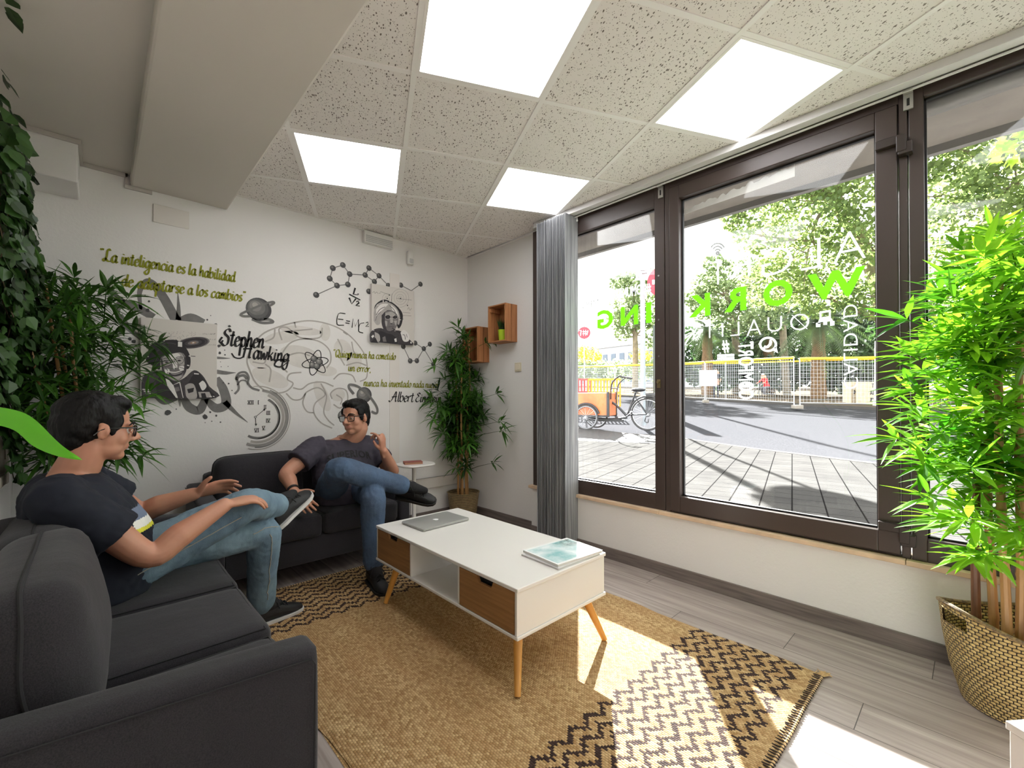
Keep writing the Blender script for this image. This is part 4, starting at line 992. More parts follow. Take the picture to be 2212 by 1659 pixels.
for st in ([(1085, 405), (1072, 450), (1105, 455), (1106, 445)], [(1042, 450), (1122, 492)], [(1042, 475), (1060, 520), (1090, 482)], [(1092, 505), (1108, 498), (1112, 512), (1092, 530), (1118, 535)]): q.stroke([z3(*p) for p in st], .016, 1, None, math.radians(10))
tag(q.fin('formula', M_BLK, WALLB), 'black painted fraction L over V squared')
LAY[0] = .0008
# molecules
dots = [(806, 455), (955, 388), (903, 338), (925, 263), (997, 241), (1046, 306), (1033, 380), (1157, 313), (1184, 263), (1256, 318), (1223, 360), (1323, 388), (1413, 385), (1487, 425), (1553, 378), (1183, 430)]
edges = [(0, 1), (1, 2), (2, 3), (3, 4), (4, 5), (5, 6), (6, 1), (5, 7), (7, 8), (8, 9), (9, 10), (10, 7), (9, 11), (11, 12), (12, 13), (13, 14), (15, 10)]
d2 = [(1515, 800), (1430, 825), (1480, 928), (1527, 927), (1577, 840), (1620, 808), (1645, 952), (1375, 770)]; e2 = [(0, 4), (1, 2), (2, 3), (3, 4), (4, 5), (4, 6), (7, 1)]
for D_, E_, lb in ((dots, edges, 'painted molecule of grey balls across the top of the mural'), (d2, e2, 'small painted molecule under the right canvas')):
    q = Paint()
    for a, c in E_: q.stroke([z3(*D_[a]), z3(*D_[c])], .007, 1)
    o = q.fin('painted_molecule', M_GR1, WALLB); tag(o, lb)
    with layer(.0006):
        q = Paint(); [q.disc(z3(*p), .0235) for p in D_ if p != (1487, 425)]; q.fin('molecule_ball', M_GR3, WALLB)
    with layer(.0011):
        q = Paint(); [q.disc((z3(*p)[0] - 1.5, z3(*p)[1] - 2), .010, 12) for p in D_ if p != (1487, 425)]; q.fin('molecule_shine', M_GR1, WALLB)
# planets
def shaded(c, r, name, lab):
    for k, (dx, dz, f, mm) in enumerate(((0, 0, 1, M_GR3), (-.10, .06, .86, mat('paint_g95', (98, 97, 97), .85, var=.1, vscale=40)), (-.18, .14, .68, M_GR1), (-.26, .24, .46, mat('paint_g140', (140, 137, 134), .85)), (-.3, .34, .22, M_GR2))):
        with layer(.0005 * k):
            q = Paint(); p = q.P(c); q.disc((p.x + dx * r, p.y, p.z + dz * r), r * f, 28); o = q.fin('painted_' + name, mm, WALLB)
            if k == 0 and lab: tag(o, lab)
shaded(z3(395, 558), .083, 'planet', 'painted grey ringed planet in the middle of the mural')
q = Paint(); q.stroke([z3(345, 628), z3(420, 655), z3(495, 650), z3(470, 632), z3(400, 632)], .02, 5); q.fin('planet_shadow', M_GR1, WALLB)
with layer(.0032):
    q = Paint(); q.stroke([z3(330, 608), z3(280, 606), z3(268, 592), z3(330, 562), z3(420, 525), z3(490, 505), z3(503, 515), z3(470, 535)], .015, 6); q.fin('planet_ring', M_GR1, WALLB)
shaded(z3(1150, 1172), .067, 'planet', 'painted grey ringed planet behind the far man\'s head')
with layer(.0032):
    q = Paint(); q.stroke([z3(1075, 1165), z3(1040, 1118), z3(1050, 1098), z3(1110, 1115), z3(1190, 1185), z3(1240, 1260), z3(1238, 1302), z3(1200, 1290)], .02, 6); q.fin('planet_ring', M_GR1, WALLB)
shaded(z3(1000, 1320), .045, 'planet_small', None)
# atom
LAY[0] = .0014
q = Paint()
for k in range(3): q.ring(z3(800, 940), .1, .0065, 1.02, .36, math.radians(15 + 60 * k))
tag(q.fin('painted_atom', M_BLK, WALLB), 'painted atom with black orbits over the brain')
for p, r in (((828, 935), .028), ((790, 912), .026), ((812, 965), .026), ((780, 958), .026)): shaded(z3(*p), r, 'nucleus', None)
# clock
C0 = z3(395, 1335); q = Paint()
for r, w, a0, a1, mm in ((.20, .018, -2.0, 1.45, mat('paint_g150', (150, 146, 142), .85, var=.1, vscale=20)), (.214, .006, -1.7, 1.2, M_GR1), (.176, .018, -1.9, 1.2, M_GR2), (.146, .016, -2.1, 1.1, M_GR1), (.150, .006, -1.6, .7, M_GR3), (.228, .006, -1.9, 1.75, M_GR2)):
    q = Paint(); q.ring(C0, r, w, .92, 1.0, 0, a0, a1); o = q.fin('painted_clock', mm, WALLB)
tag(o, 'painted pocket watch with Roman numerals left of the brain')
with layer(.0008):
    q = Paint()
    for tx, p in (('XII', (337, 1225)), ('I', (392, 1225)), ('II', (440, 1258)), ('III', (463, 1300)), ('IV', (462, 1355)), ('V', (430, 1408)), ('VI', (380, 1425))):
        c = q.P(z3(*p)); wl_ = {'I': .3, 'V': .8, 'X': 1}; W = sum({'I': .34, 'V': .8, 'X': .8}[c_] for c_ in tx); x = -W / 2; h = .026
        for ch in tx:
            ww = {'I': .34, 'V': .8, 'X': .8}[ch]; k = .026; a = c.x + x * k; e = a + ww * k * .8
            segs = {'I': [((a + e) / 2, h / 2, (a + e) / 2, -h / 2)], 'V': [(a, h / 2, (a + e) / 2, -h / 2), ((a + e) / 2, -h / 2, e, h / 2)], 'X': [(a, h / 2, e, -h / 2), (a, -h / 2, e, h / 2)]}[ch]
            for s0, t0, s1, t1 in segs: q.stroke([(s0, c.y, c.z + t0), (s1, c.y, c.z + t1)], .0045, 1)
            x += ww
        for sg in (1, -1): q.stroke([(c.x - W * .013, c.y, c.z + sg * h / 2), (c.x + W * .013, c.y, c.z + sg * h / 2)], .003, 1)
    q.ring(z3(370, 1330), .007, .003)
    for a, c in (((374, 1326), (440, 1272)), ((371, 1336), (374, 1390))): q.stroke([z3(*a), z3(*c)], .0038, 1)
    q.blob([z3(446, 1266), z3(424, 1276), z3(434, 1288)]); q.blob([z3(374, 1394), z3(365, 1378), z3(383, 1378)]); q.fin('clock_dial', M_GR3, WALLB)
q = Paint()
for st, w in (([(222, 1165), (250, 1130), (245, 1080), (232, 1050), (255, 1015), (300, 1010), (322, 1045), (318, 1085), (345, 1120), (400, 1140)], .014), ([(235, 1065), (250, 1040), (290, 1032), (312, 1060)], .018), ([(240, 1100), (265, 1070), (300, 1070), (318, 1100)], .01)): q.stroke([z3(*p) for p in st], w)
q.fin('clock_crown', M_GR1, WALLB)
# brain
LAY[0] = 0
q = Paint()
for cx, cy, r, rx, rz, rot in ((430, 900, .10, 1, .8, .5), (560, 760, .09, 1.4, .5, .3), (700, 710, .10, 1.5, .35, 0), (870, 720, .06, .7, 1.2, 0), (1000, 850, .09, .8, 1, .4), (700, 900, .12, 1.3, .7, -.2), (480, 1050, .10, 1.3, .6, -.4), (880, 1000, .07, 1.2, .6, 0), (1080, 930, .08, .8, 1, 0), (850, 1180, .1, .5, 1.3, .4), (960, 1170, .06, 1, .9, 0)):
    q.disc(z3(cx, cy), r, 24, rx, rz, rot)
q.fin('brain_wash', M_GR4, WALLB); LAY[0] = .0004
q = Paint()
for st in ([(335, 1010), (310, 930), (330, 860), (370, 790), (430, 730), (520, 690), (640, 655), (760, 640), (880, 660), (980, 700), (1060, 760), (1120, 830), (1160, 900), (1172, 980), (1165, 1050), (1120, 1075)],
           [(335, 1010), (370, 1080), (440, 1140), (530, 1158), (600, 1140), (640, 1090), (600, 1060), (620, 1020), (700, 1010)], [(560, 780), (540, 700), (600, 690), (690, 760), (830, 760), (850, 690)], [(440, 790), (500, 760), (510, 700)],
           [(350, 935), (430, 945), (440, 900), (400, 850)], [(470, 1080), (480, 990), (440, 950)], [(550, 890), (620, 800), (720, 770), (830, 790), (900, 850), (910, 930), (880, 980)], [(600, 1010), (560, 960), (590, 900), (680, 870), (760, 890)],
           [(960, 770), (990, 840), (980, 900), (1010, 960)], [(1060, 790), (1080, 870), (1140, 900)], [(1020, 960), (1100, 940), (1165, 960)], [(930, 1060), (980, 1020), (1060, 1030), (1090, 1080)],
           [(590, 1160), (640, 1205), (700, 1200), (740, 1150), (820, 1120), (870, 1170), (800, 1230), (790, 1300), (840, 1370), (920, 1410)], [(840, 1090), (880, 1180), (860, 1290), (890, 1350), (935, 1390)], [(920, 1200), (910, 1160), (960, 1125), (1020, 1140), (1030, 1210), (980, 1265), (930, 1240)], [(950, 1170), (990, 1200), (980, 1240)],
           [(640, 1120), (700, 1130), (760, 1090), (850, 1080), (930, 1110)], [(730, 1160), (710, 1230), (740, 1290), (790, 1300)], [(620, 715), (780, 700)], [(1030, 740), (1000, 720)], [(650, 650), (660, 690)]):
    q.stroke([z3(*p) for p in st], .0105, 6)
tag(q.fin('painted_brain', M_GR2, WALLB), 'large pale grey brain painted in outline across the mural')
# splash with swirling bands and flying stones behind the left canvas
q = Paint(); LAY[0] = .0004
for st, w, tp in (([(835, 600), (845, 540), (900, 515), (980, 545), (1100, 615)], .05, (.5, .8, 1, .9)), ([(1010, 560), (1000, 440), (1040, 365), (1090, 370), (1170, 470), (1260, 635)], .05, (.3, .5, .7, 1, 1.1)), ([(1275, 440), (1280, 540), (1278, 635)], .03, (.1, .6, 1)), ([(1285, 650), (1370, 620), (1460, 655)], .06, (.8, 1, .8)),
                  ([(720, 345), (800, 425), (890, 510)], .022, (.1, .8, 1)), ([(850, 600), (920, 690), (1010, 770)], .04, (1, .8, .5)), ([(840, 872), (920, 880), (1010, 885)], .022, (.2, .7, 1)), ([(1550, 905), (1600, 908), (1650, 909)], .018, (1, .7, .1)), ([(1550, 1005), (1620, 1014), (1690, 1012)], .03, (1, .8, .1)),
                  ([(1120, 1185), (1180, 1220), (1270, 1195)], .04, (.6, 1, .6)), ([(1287, 1190), (1288, 1220), (1290, 1255)], .018, (1, .8, .2)), ([(1315, 1195), (1360, 1262), (1430, 1280), (1475, 1190)], .055, (.7, 1, 1, .7)), ([(1475, 1200), (1550, 1265), (1620, 1235), (1600, 1130), (1550, 1050)], .06, (.5, 1, 1, .9, .7)), ([(1610, 1220), (1690, 1300), (1775, 1368)], .035, (1, .6, .1))):
    q.stroke([z2(*p) for p in st], w, 7, tp)
tag(q.fin('painted_splash', M_GR1, WALLB), 'grey swirling painted splash around the left canvas')
q = Paint(); LAY[0] = .0012; random.seed(13)
for x, y, r in ((1068, 500, 10), (1057, 565, 18), (1127, 588, 7), (940, 440, 6), (1485, 633, 8), (1510, 603, 4), (865, 715, 24), (930, 770, 16), (960, 790, 18), (1645, 680, 11), (1575, 870, 11), (1570, 820, 13), (1610, 850, 5), (1612, 885, 7), (1580, 935, 4), (1634, 968, 4), (1585, 970, 4), (1600, 1085, 6), (1638, 1090, 8), (1663, 1140, 6), (1203, 1298, 26), (1263, 1273, 6), (1473, 1330, 22), (1507, 1295, 9), (1550, 1320, 10), (1580, 1367, 6), (1518, 1360, 5), (1470, 1370, 4), (1040, 460, 5), (1545, 668, 12), (885, 765, 4)):
    k = 7; pts = []
    for i in range(k): a = 2 * PI * i / k; rr = r * uni(.7, 1.15); pts.append(z2(x + rr * math.cos(a), y + rr * .9 * math.sin(a)))
    q.blob(pts[::-1])
tag(q.fin('painted_stone', M_GR3, WALLB), 'dark painted stones flying out of the splash'); LAY[0] = 0
# ================================================================ canvases
M_CANV = mat('canvas_white', (208, 202, 195), .75, bump=.1, bscale=400); M_K = mat('print_black', (30, 26, 30), .6); M_D = mat('print_dark', (58, 52, 56), .6, var=.3, vscale=60); M_M = mat('print_mid', (112, 106, 106), .6, var=.18, vscale=50); M_L = mat('print_light', (168, 162, 158), .6, var=.06, vscale=40); M_H = mat('print_white', (222, 218, 214), .6)
def canvas(x0, x1, z0, z1, label):
    t = thing('canvas_print', ((x0 + x1) / 2, YB, z0), label, 'canvas print', 'black and white canvas prints')
    MB().box((x0, YB - .032, z0), (x1, YB - .002, z1)).build('canvas', M_CANV, t, smooth=0, bev=.003); return t
def shapes(t, zf, items, y, step=.00003):
    ms = []; q = Paint(y, .0004)
    for k, (mm, kind, pts, *r) in enumerate(items):
        LAY[0] = k * step * (.15 if kind == 's' and len(pts) == 2 else 1) if k < 330 and len(items) > 330 else (k if len(items) < 330 else k - 280) * step
        if mm not in ms: ms.append(mm)
        q.cm = ms.index(mm)
        if kind == 'b': q.blob([zf(*p) for p in pts])
        elif kind == 's': q.stroke([zf(*p) for p in pts], r[0], 6, r[1] if len(r) > 1 else None)
        elif kind == 'c': q.stroke([zf(*p) for p in pts], r[0], 6, None, None, True)
        elif kind == 'sm':
            C = catmull([Vector((p[0], p[1], 0)) for p in pts + [pts[0]]], 4)[:-1]; q.blob([zf(p.x, p.y) for p in C])
        elif kind == 'o': q.disc(zf(*pts), *r)
    LAY[0] = 0; q.build('print', ms, t, smooth=0)
YC = YB - .032
t = canvas(.187, .584, 1.150, 1.650, 'black and white canvas portrait of a smiling man in glasses, left of the mural')
random.seed(17); M_GX = mat('print_galaxy', (150, 120, 100), .6); it = []
for k in range(330):
    if k % 3: x, y = uni(1025, 1400), 722 + 11 * (k % 8) + uni(-1, 1)
    else: x, y = uni(1430, 1545), 735 + 13 * (k % 9) + uni(-1, 1)
    L = uni(1.5, 7); it.append((M_M if k % 2 else M_D, 's', [(x, y), (x + L, y + uni(-6, 6))], uni(.0007, .0014)))
ga = math.radians(-7)
for r, mm in ((118, M_M), (106, M_D), (84, M_K), (62, M_D), (40, M_M), (22, M_GX), (9, M_H)):
    it.append((mm, 'b', [(1385 + r * math.cos(a) * math.cos(ga) + r * .34 * math.sin(a) * math.sin(-ga), 798 + r * math.cos(a) * math.sin(ga) + r * .34 * math.sin(a)) for a in [2 * PI * k / 28 for k in range(28)]][::-1]))
it += [(M_D, 'sm', [(1015, 1193), (1018, 1060), (1070, 1015), (1180, 1000), (1250, 1070), (1320, 1050), (1390, 995), (1450, 1030), (1500, 1110), (1545, 1193)]),
       (M_K, 'sm', [(1130, 1193), (1120, 1080), (1180, 1030), (1250, 1100), (1290, 1193)]), (M_K, 'sm', [(1330, 1120), (1400, 1010), (1450, 1045), (1500, 1130), (1540, 1192), (1400, 1192)]),
       (M_H, 'b', [(1180, 1030), (1200, 1110), (1262, 1193), (1315, 1193), (1290, 1075), (1240, 1100)][::-1]), (M_D, 'b', [(1242, 1100), (1285, 1085), (1310, 1193), (1275, 1193)][::-1]), (M_M, 'b', [(1250, 1120), (1280, 1112), (1290, 1140), (1258, 1150)][::-1]),
       (M_L, 'sm', [(1325, 1105), (1360, 1088), (1395, 1105), (1410, 1192), (1340, 1192)]), (M_K, 'b', [(1340, 1130), (1390, 1120), (1385, 1150), (1350, 1160)][::-1]), (M_H, 'sm', [(1425, 1090), (1455, 1070), (1480, 1110), (1450, 1140)]), (M_L, 'b', [(1420, 1150), (1500, 1150), (1520, 1190), (1430, 1190)][::-1]), (M_K, 'b', [(1440, 1160), (1470, 1158), (1480, 1190), (1445, 1190)][::-1]),
       (M_M, 'sm', [(1150, 900), (1200, 865), (1290, 860), (1338, 920), (1335, 1000), (1300, 1055), (1255, 1072), (1205, 1050), (1165, 1000)]),
       (M_L, 'sm', [(1165, 905), (1215, 872), (1290, 868), (1322, 915), (1315, 960), (1240, 950), (1172, 960)]), (M_H, 'sm', [(1200, 890), (1270, 872), (1290, 900), (1215, 918)]), (M_H, 'sm', [(1238, 935), (1258, 925), (1272, 975), (1242, 985)]), (M_H, 'sm', [(1175, 985), (1210, 985), (1215, 1015), (1190, 1020)]), (M_H, 'sm', [(1280, 965), (1318, 965), (1312, 1000), (1285, 990)]),
       (M_L, 'sm', [(1210, 1045), (1300, 1030), (1285, 1058), (1250, 1068)]), (M_D, 's', [(1185, 975), (1200, 1000), (1196, 1030)], .003), (M_D, 's', [(1280, 970), (1318, 985), (1325, 1010)], .003), (M_H, 'sm', [(1195, 1000), (1260, 1006), (1325, 985), (1318, 996), (1260, 1014), (1205, 1010)]), (M_D, 'sm', [(1205, 1010), (1260, 1014), (1318, 996), (1298, 1028), (1255, 1040), (1218, 1030)]), (M_L, 'sm', [(1222, 1016), (1260, 1019), (1305, 1006), (1290, 1016), (1255, 1026), (1230, 1022)]), (M_K, 'b', [(1235, 975), (1250, 982), (1268, 976), (1258, 988)][::-1]),
       (M_D, 's', [(1168, 916), (1188, 908), (1215, 913)], .0035), (M_D, 's', [(1258, 906), (1285, 897), (1312, 904)], .0035), (M_D, 'sm', [(1318, 900), (1338, 910), (1336, 990), (1312, 1030), (1322, 960)]), (M_D, 'sm', [(1150, 905), (1164, 925), (1172, 985), (1195, 1035), (1165, 1000)]), (M_D, 'sm', [(1178, 938), (1192, 932), (1208, 938), (1192, 944)]), (M_D, 'sm', [(1268, 926), (1283, 919), (1299, 926), (1283, 932)]), (M_K, 'o', (1193, 938), .0035), (M_K, 'o', (1284, 925), .0035), (M_K, 'c', [(1165, 935), (1185, 922), (1220, 925), (1230, 945), (1205, 965), (1175, 962)], .0022), (M_K, 'c', [(1250, 925), (1270, 908), (1305, 910), (1315, 930), (1295, 950), (1262, 950)], .0022), (M_K, 's', [(1230, 938), (1240, 930), (1250, 932)], .002),
       (M_K, 'sm', [(1045, 930), (1060, 860), (1085, 810), (1150, 785), (1260, 778), (1325, 825), (1362, 895), (1362, 965), (1338, 985), (1335, 915), (1305, 870), (1250, 872), (1195, 885), (1150, 910), (1145, 990), (1090, 960)]),
       (M_D, 's', [(1130, 830), (1200, 800), (1270, 810)], .006), (M_D, 's', [(1100, 880), (1140, 850), (1200, 840)], .005)]
for x, y, dx, dy, mm in ((1165, 755, 14, 30, M_H), (1275, 790, 30, 35, M_H), (1260, 775, 10, 40, M_K), (1350, 890, 50, 4, M_K), (1352, 888, 14, 8, M_H), (1045, 890, 20, 8, M_H), (1075, 840, 14, 8, M_H), (1020, 1128, 48, 8, M_H), (1030, 1142, 50, 7, M_H), (1040, 1155, 40, 6, M_H), (1350, 985, 30, 8, M_H), (1390, 1015, 34, 8, M_H), (1500, 1178, 18, 6, M_H), (1525, 1178, 12, 6, M_H), (1340, 955, 16, 8, M_H)):
    it.append((mm, 'b', [(x, y), (x, y + dy), (x + dx, y + dy + 3), (x + dx, y + 3)]))
shapes(t, z2, it, YC)
t = canvas(1.690, 2.10, 1.632, 2.128, 'black and white canvas portrait of a white-haired man, right of the mural')
it = []
for cx, cy, r in ((1408, 478, 12), (1408, 478, 26), (1408, 478, 44), (1408, 478, 62), (1315, 480, 16), (1315, 480, 34)):
    it.append((M_M, 'c', [(cx + r * math.cos(a), cy + r * 1.05 * math.sin(a)) for a in [2 * PI * k / 16 for k in range(16)]], .0016))
for p in ([(1265, 430), (1330, 455)], [(1350, 445), (1340, 540)], [(1380, 480), (1490, 492)], [(1425, 580), (1480, 585)], [(1425, 602), (1488, 606)], [(1210, 440), (1222, 430), (1228, 444), (1240, 434), (1250, 448)], [(1255, 445), (1268, 440)], [(1460, 560), (1470, 545), (1478, 565), (1490, 550)]): it.append((M_D, 's', p, .0022))
for p in ((1315, 480), (1410, 480), (1460, 530), (1330, 456)): it.append((M_K, 'o', p, .006))
it += [(M_K, 'sm', [(1222, 590), (1228, 530), (1280, 490), (1330, 498), (1385, 535), (1425, 590), (1420, 660), (1395, 695), (1370, 640), (1300, 560)]), (M_L, 'sm', [(1218, 640), (1220, 570), (1245, 520), (1300, 505), (1350, 520), (1390, 560), (1408, 620), (1398, 670), (1380, 640), (1350, 570), (1300, 570), (1275, 610), (1265, 660), (1240, 670)]),
       (M_H, 'sm', [(1235, 560), (1270, 522), (1320, 520), (1300, 545), (1262, 580), (1240, 610)]), (M_H, 'sm', [(1340, 525), (1380, 560), (1395, 610), (1372, 600), (1350, 560)]), (M_M, 's', [(1235, 600), (1262, 560), (1300, 540)], .006), (M_M, 's', [(1330, 530), (1362, 560), (1385, 610)], .006), (M_M, 's', [(1230, 640), (1245, 600), (1270, 575)], .005),
       (M_M, 'sm', [(1275, 610), (1300, 572), (1350, 568), (1388, 600), (1392, 650), (1372, 700), (1330, 725), (1292, 705), (1275, 660)]), (M_L, 'sm', [(1298, 585), (1345, 575), (1375, 600), (1340, 612), (1300, 605)]), (M_L, 'sm', [(1335, 620), (1352, 618), (1358, 660), (1338, 662)]), (M_L, 'sm', [(1290, 640), (1315, 645), (1310, 680), (1292, 670)]), (M_L, 'sm', [(1362, 640), (1385, 640), (1375, 675)]),
       (M_D, 'sm', [(1275, 600), (1300, 580), (1298, 640), (1310, 700), (1330, 724), (1295, 706), (1276, 660)]), (M_K, 'sm', [(1300, 606), (1325, 598), (1338, 612), (1322, 626), (1304, 620)]), (M_K, 'sm', [(1355, 612), (1372, 602), (1388, 612), (1376, 624), (1360, 622)]), (M_L, 'o', (1320, 612), .0022), (M_L, 'o', (1373, 612), .0022), (M_H, 'c', [(1298, 606), (1320, 597), (1340, 610), (1330, 630), (1304, 628)], .0014), (M_H, 'c', [(1352, 611), (1372, 600), (1390, 612), (1380, 627), (1358, 626)], .0014), (M_M, 's', [(1312, 672), (1340, 662), (1372, 674)], .010, (.4, 1, .4)), (M_K, 's', [(1324, 684), (1345, 682), (1366, 686)], .003), (M_K, 'sm', [(1330, 652), (1345, 658), (1360, 652), (1346, 664)]), (M_D, 'sm', [(1285, 690), (1330, 715), (1370, 700), (1350, 740), (1300, 740)]),
       (M_D, 'sm', [(1192, 790), (1192, 730), (1225, 700), (1280, 695), (1330, 735), (1380, 710), (1420, 720), (1470, 770), (1495, 815), (1300, 800)]), (M_K, 'sm', [(1240, 780), (1260, 715), (1310, 730), (1360, 745), (1390, 800), (1300, 798)]), (M_L, 'sm', [(1225, 720), (1258, 740), (1262, 785), (1230, 788)]), (M_H, 'sm', [(1410, 725), (1435, 705), (1470, 740), (1468, 785), (1430, 785)]), (M_K, 's', [(1425, 740), (1440, 745), (1445, 775)], .005), (M_K, 's', [(1452, 735), (1458, 760)], .004), (M_K, 's', [(1350, 692), (1380, 712), (1408, 728)], .006), (M_K, 'b', [(1195, 795), (1230, 760), (1250, 800)][::-1]), (M_H, 'b', [(1200, 752), (1215, 740), (1222, 752), (1208, 765)][::-1]), (M_M, 'b', [(1280, 760), (1300, 750), (1310, 790), (1285, 790)][::-1]), (M_H, 'b', [(1365, 770), (1380, 765), (1384, 790), (1370, 792)][::-1])]
for x, y, dx, dy, mm in ((1283, 490, 6, 18, M_H), (1300, 500, 16, 4, M_H), (1405, 625, 26, 3, M_K), (1400, 630, 14, 4, M_H), (1240, 525, 12, 4, M_H), (1330, 498, 10, 5, M_H), (1208, 705, 14, 4, M_H), (1480, 790, 10, 12, M_H)): it.append((mm, 'b', [(x, y), (x, y + dy), (x + dx, y + dy + 2), (x + dx, y + 2)]))
shapes(t, z3, it, YC)
# ================================================================ film lettering on the shop window (reads from the street)
def film(name, c, tr=.5):
    if name in MATS: return MATS[name]
    q = NT(name); q.b.inputs['Base Color'].default_value = lin(c); q.b.inputs['Roughness'].default_value = .5
    t_ = q.n('BsdfTranslucent'); t_.inputs['Color'].default_value = lin(c); ms = q.n('MixShader', i0=tr); q.l(q.b.outputs[0], ms.inputs[1]); q.l(t_.outputs[0], ms.inputs[2]); q.l(ms.outputs[0], q.out.inputs[0]); MATS[name] = q.m; return q.m
M_FG = film('film_green', (70, 226, 8)); M_FW = film('film_letter_white', (236, 240, 240), .45)
GXI = 2.7112
def fitglass(vs, box, rot=0):
    u0, u1, v0, v1 = box; um, vm = (u0 + u1) / 2, (v0 + v1) / 2
    yl, yr = atX(u0, vm, GXI).y, atX(u1, vm, GXI).y; zt, zb = atX(um, v0, GXI).z, atX(um, v1, GXI).z
    if rot: vs = [Vector((-p.y, p.x, 0)) for p in vs]
    x0 = min(p.x for p in vs); x1 = max(p.x for p in vs); y0 = min(p.y for p in vs); y1 = max(p.y for p in vs)
    return [Vector((GXI, yr + (p.x - x0) / (x1 - x0) * (yl - yr), zb + (p.y - y0) / (y1 - y0) * (zt - zb))) for p in vs]
def word(items, name, m, parent, bold=0, lab=None, rot=0, shear=0):
    b = MB()
    for tx, *box in items:
        vs, fs = textmesh(tx, 1, bold, shear); b.add(fitglass(vs, box, rot), fs)
    o = b.build(name, m, parent, smooth=0)
    if lab: tag(o, lab)
    return o
word([('W', 1745, 1870, 584, 643), ('O', 1648.6, 1712, 605, 661), ('R', 1565, 1612, 622, 672), ('K', 1487, 1534, 636, 684)], 'window_lettering', M_FG, WIN2, .035, 'thick bright green letters WORK on the middle pane')
word([('I', 1395.5, 1407, 653, 697), ('N', 1341, 1378, 661, 702), ('G', 1290, 1324, 669, 710)], 'window_lettering', M_FG, WIN1, .035, 'thick bright green letters ING on the left pane')
word([('A', 1800, 1870, 500, 563), ('L', 1730, 1772, 518, 581), ('G', 1645, 1712, 534, 592), ('R', 1575, 1621, 547, 599), ('I', 1549, 1552.5, 561, 614)], 'window_lettering', M_FW, WIN2, -.022, 'large thin white letters above the green word')
word([('Ø', 1707, 1748, 678, 713), ('U', 1658, 1689, 684, 716), ('A', 1613, 1644, 690, 724), ('L', 1578, 1597, 696, 725), ('I', 1559.5, 1562, 700, 727), ('T', 1523, 1543, 702, 730), ('Y', 1490, 1508, 707, 733)], 'window_lettering', M_FW, WIN2, -.02, 'thin white letters under the green word')
word([('COMFORT', 1595, 1628, 739, 862)], 'window_lettering', M_FW, WIN2, .015, 'white vertical word in bold capitals', 1)
word([('CALIDAD', 1822, 1853, 658, 840)], 'window_lettering', M_FW, WIN2, -.015, 'thin white vertical word at the right of the middle pane', 1)
word([('#', 1560, 1575, 735, 762)], 'window_lettering', M_FW, WIN2, .02, 'white hash sign on the middle pane')
word([('#COMUNIDAD', 1312, 1406, 619, 643)], 'window_lettering', M_FW, WIN1, .01, 'white hash word on the left pane')
word([('IMPO', 1257, 1297, 649, 664)], 'window_lettering', mat('film_grey', (176, 180, 182), .5), WIN1, -.01, 'grey letters at the left edge of the left pane')
word([('CONECTIVIDAD', 1275, 1283, 672, 775)], 'window_lettering', mat('film_grey', (176, 180, 182), .5), WIN1, -.005, 'small grey vertical word on the left pane', 1)
word([('@', 1293, 1308, 724, 742)], 'window_lettering', M_FW, WIN1, 0, 'white at sign on the left pane'); word([('N', 1386, 1393, 722, 730), ('#', 1399, 1405, 722, 730)], 'window_lettering', M_FW, WIN1, .01)
z4 = lambda x, y: (1450 + x / 3.072, 280 + y / 3.072)
def gstroke(b, pts, w, closed=False):
    P_ = [atX(u, v, GXI) for u, v in pts]
    if closed: P_.append(P_[0])
    K = len(P_); a = []; c = []
    for i, p in enumerate(P_):
        d = P_[min(i + 1, K - 1)] - P_[max(i - 1, 0)]
        if closed and i in (0, K - 1): d = P_[1] - P_[-2]
        d.normalize(); n = Vector((0, -d.z, d.y)) * w / 2; a.append(p + n); c.append(p - n)
    b.add(a + c, [(i, i + 1, K + i + 1, K + i) for i in range(K - 1)])
b = MB()
for r in (22, 38, 54): gstroke(b, [z4(308 + r * math.sin(a), 822 - r * 1.25 * math.cos(a)) for a in [(-.95 + 1.9 * k / 12) for k in range(13)]], .009)
gstroke(b, [z4(308 + 8 * math.cos(a), 820 + 9 * math.sin(a)) for a in [2 * PI * k / 12 for k in range(12)]], .012, True); tag(b.build('window_icon', mat('film_grey', (176, 180, 182), .5), WIN2, smooth=0), 'grey wireless signal icon on the middle pane')
b = MB(); cx, cy = 642, 1425
gstroke(b, [z4(cx + 52 * math.cos(a), cy + 44 * math.sin(a)) for a in [2 * PI * k / 28 for k in range(28)]], .011, True); gstroke(b, [z4(cx + 35, cy + 34), z4(cx + 60, cy + 54), z4(cx + 48, cy + 18)], .011)
gstroke(b, [z4(cx - 22, cy + 20), z4(cx - 2, cy + 16), z4(cx + 14, cy), z4(cx + 18, cy - 20)], .014); gstroke(b, [z4(cx - 28, cy + 16), z4(cx - 16, cy + 22)], .018); gstroke(b, [z4(cx + 12, cy - 18), z4(cx + 24, cy - 22)], .018)
tag(b.build('window_icon', M_FW, WIN2, smooth=0), 'white speech bubble icon with a telephone handset')
b = MB(); gstroke(b, [z4(990, 1213), z4(1052, 1203), z4(1052, 1245), z4(990, 1252)], .012, True); gstroke(b, [z4(1020, 1250), z4(1022, 1295)], .016); gstroke(b, [z4(980, 1290), z4(985, 1268), z4(1060, 1262), z4(1066, 1280)], .014)
for x, y in ((975, 1297), (1068, 1287)): gstroke(b, [z4(x - 14, y), z4(x + 14, y - 3)], .022)
tag(b.build('window_icon', M_FW, WIN2, smooth=0), 'white network icon on the middle pane')
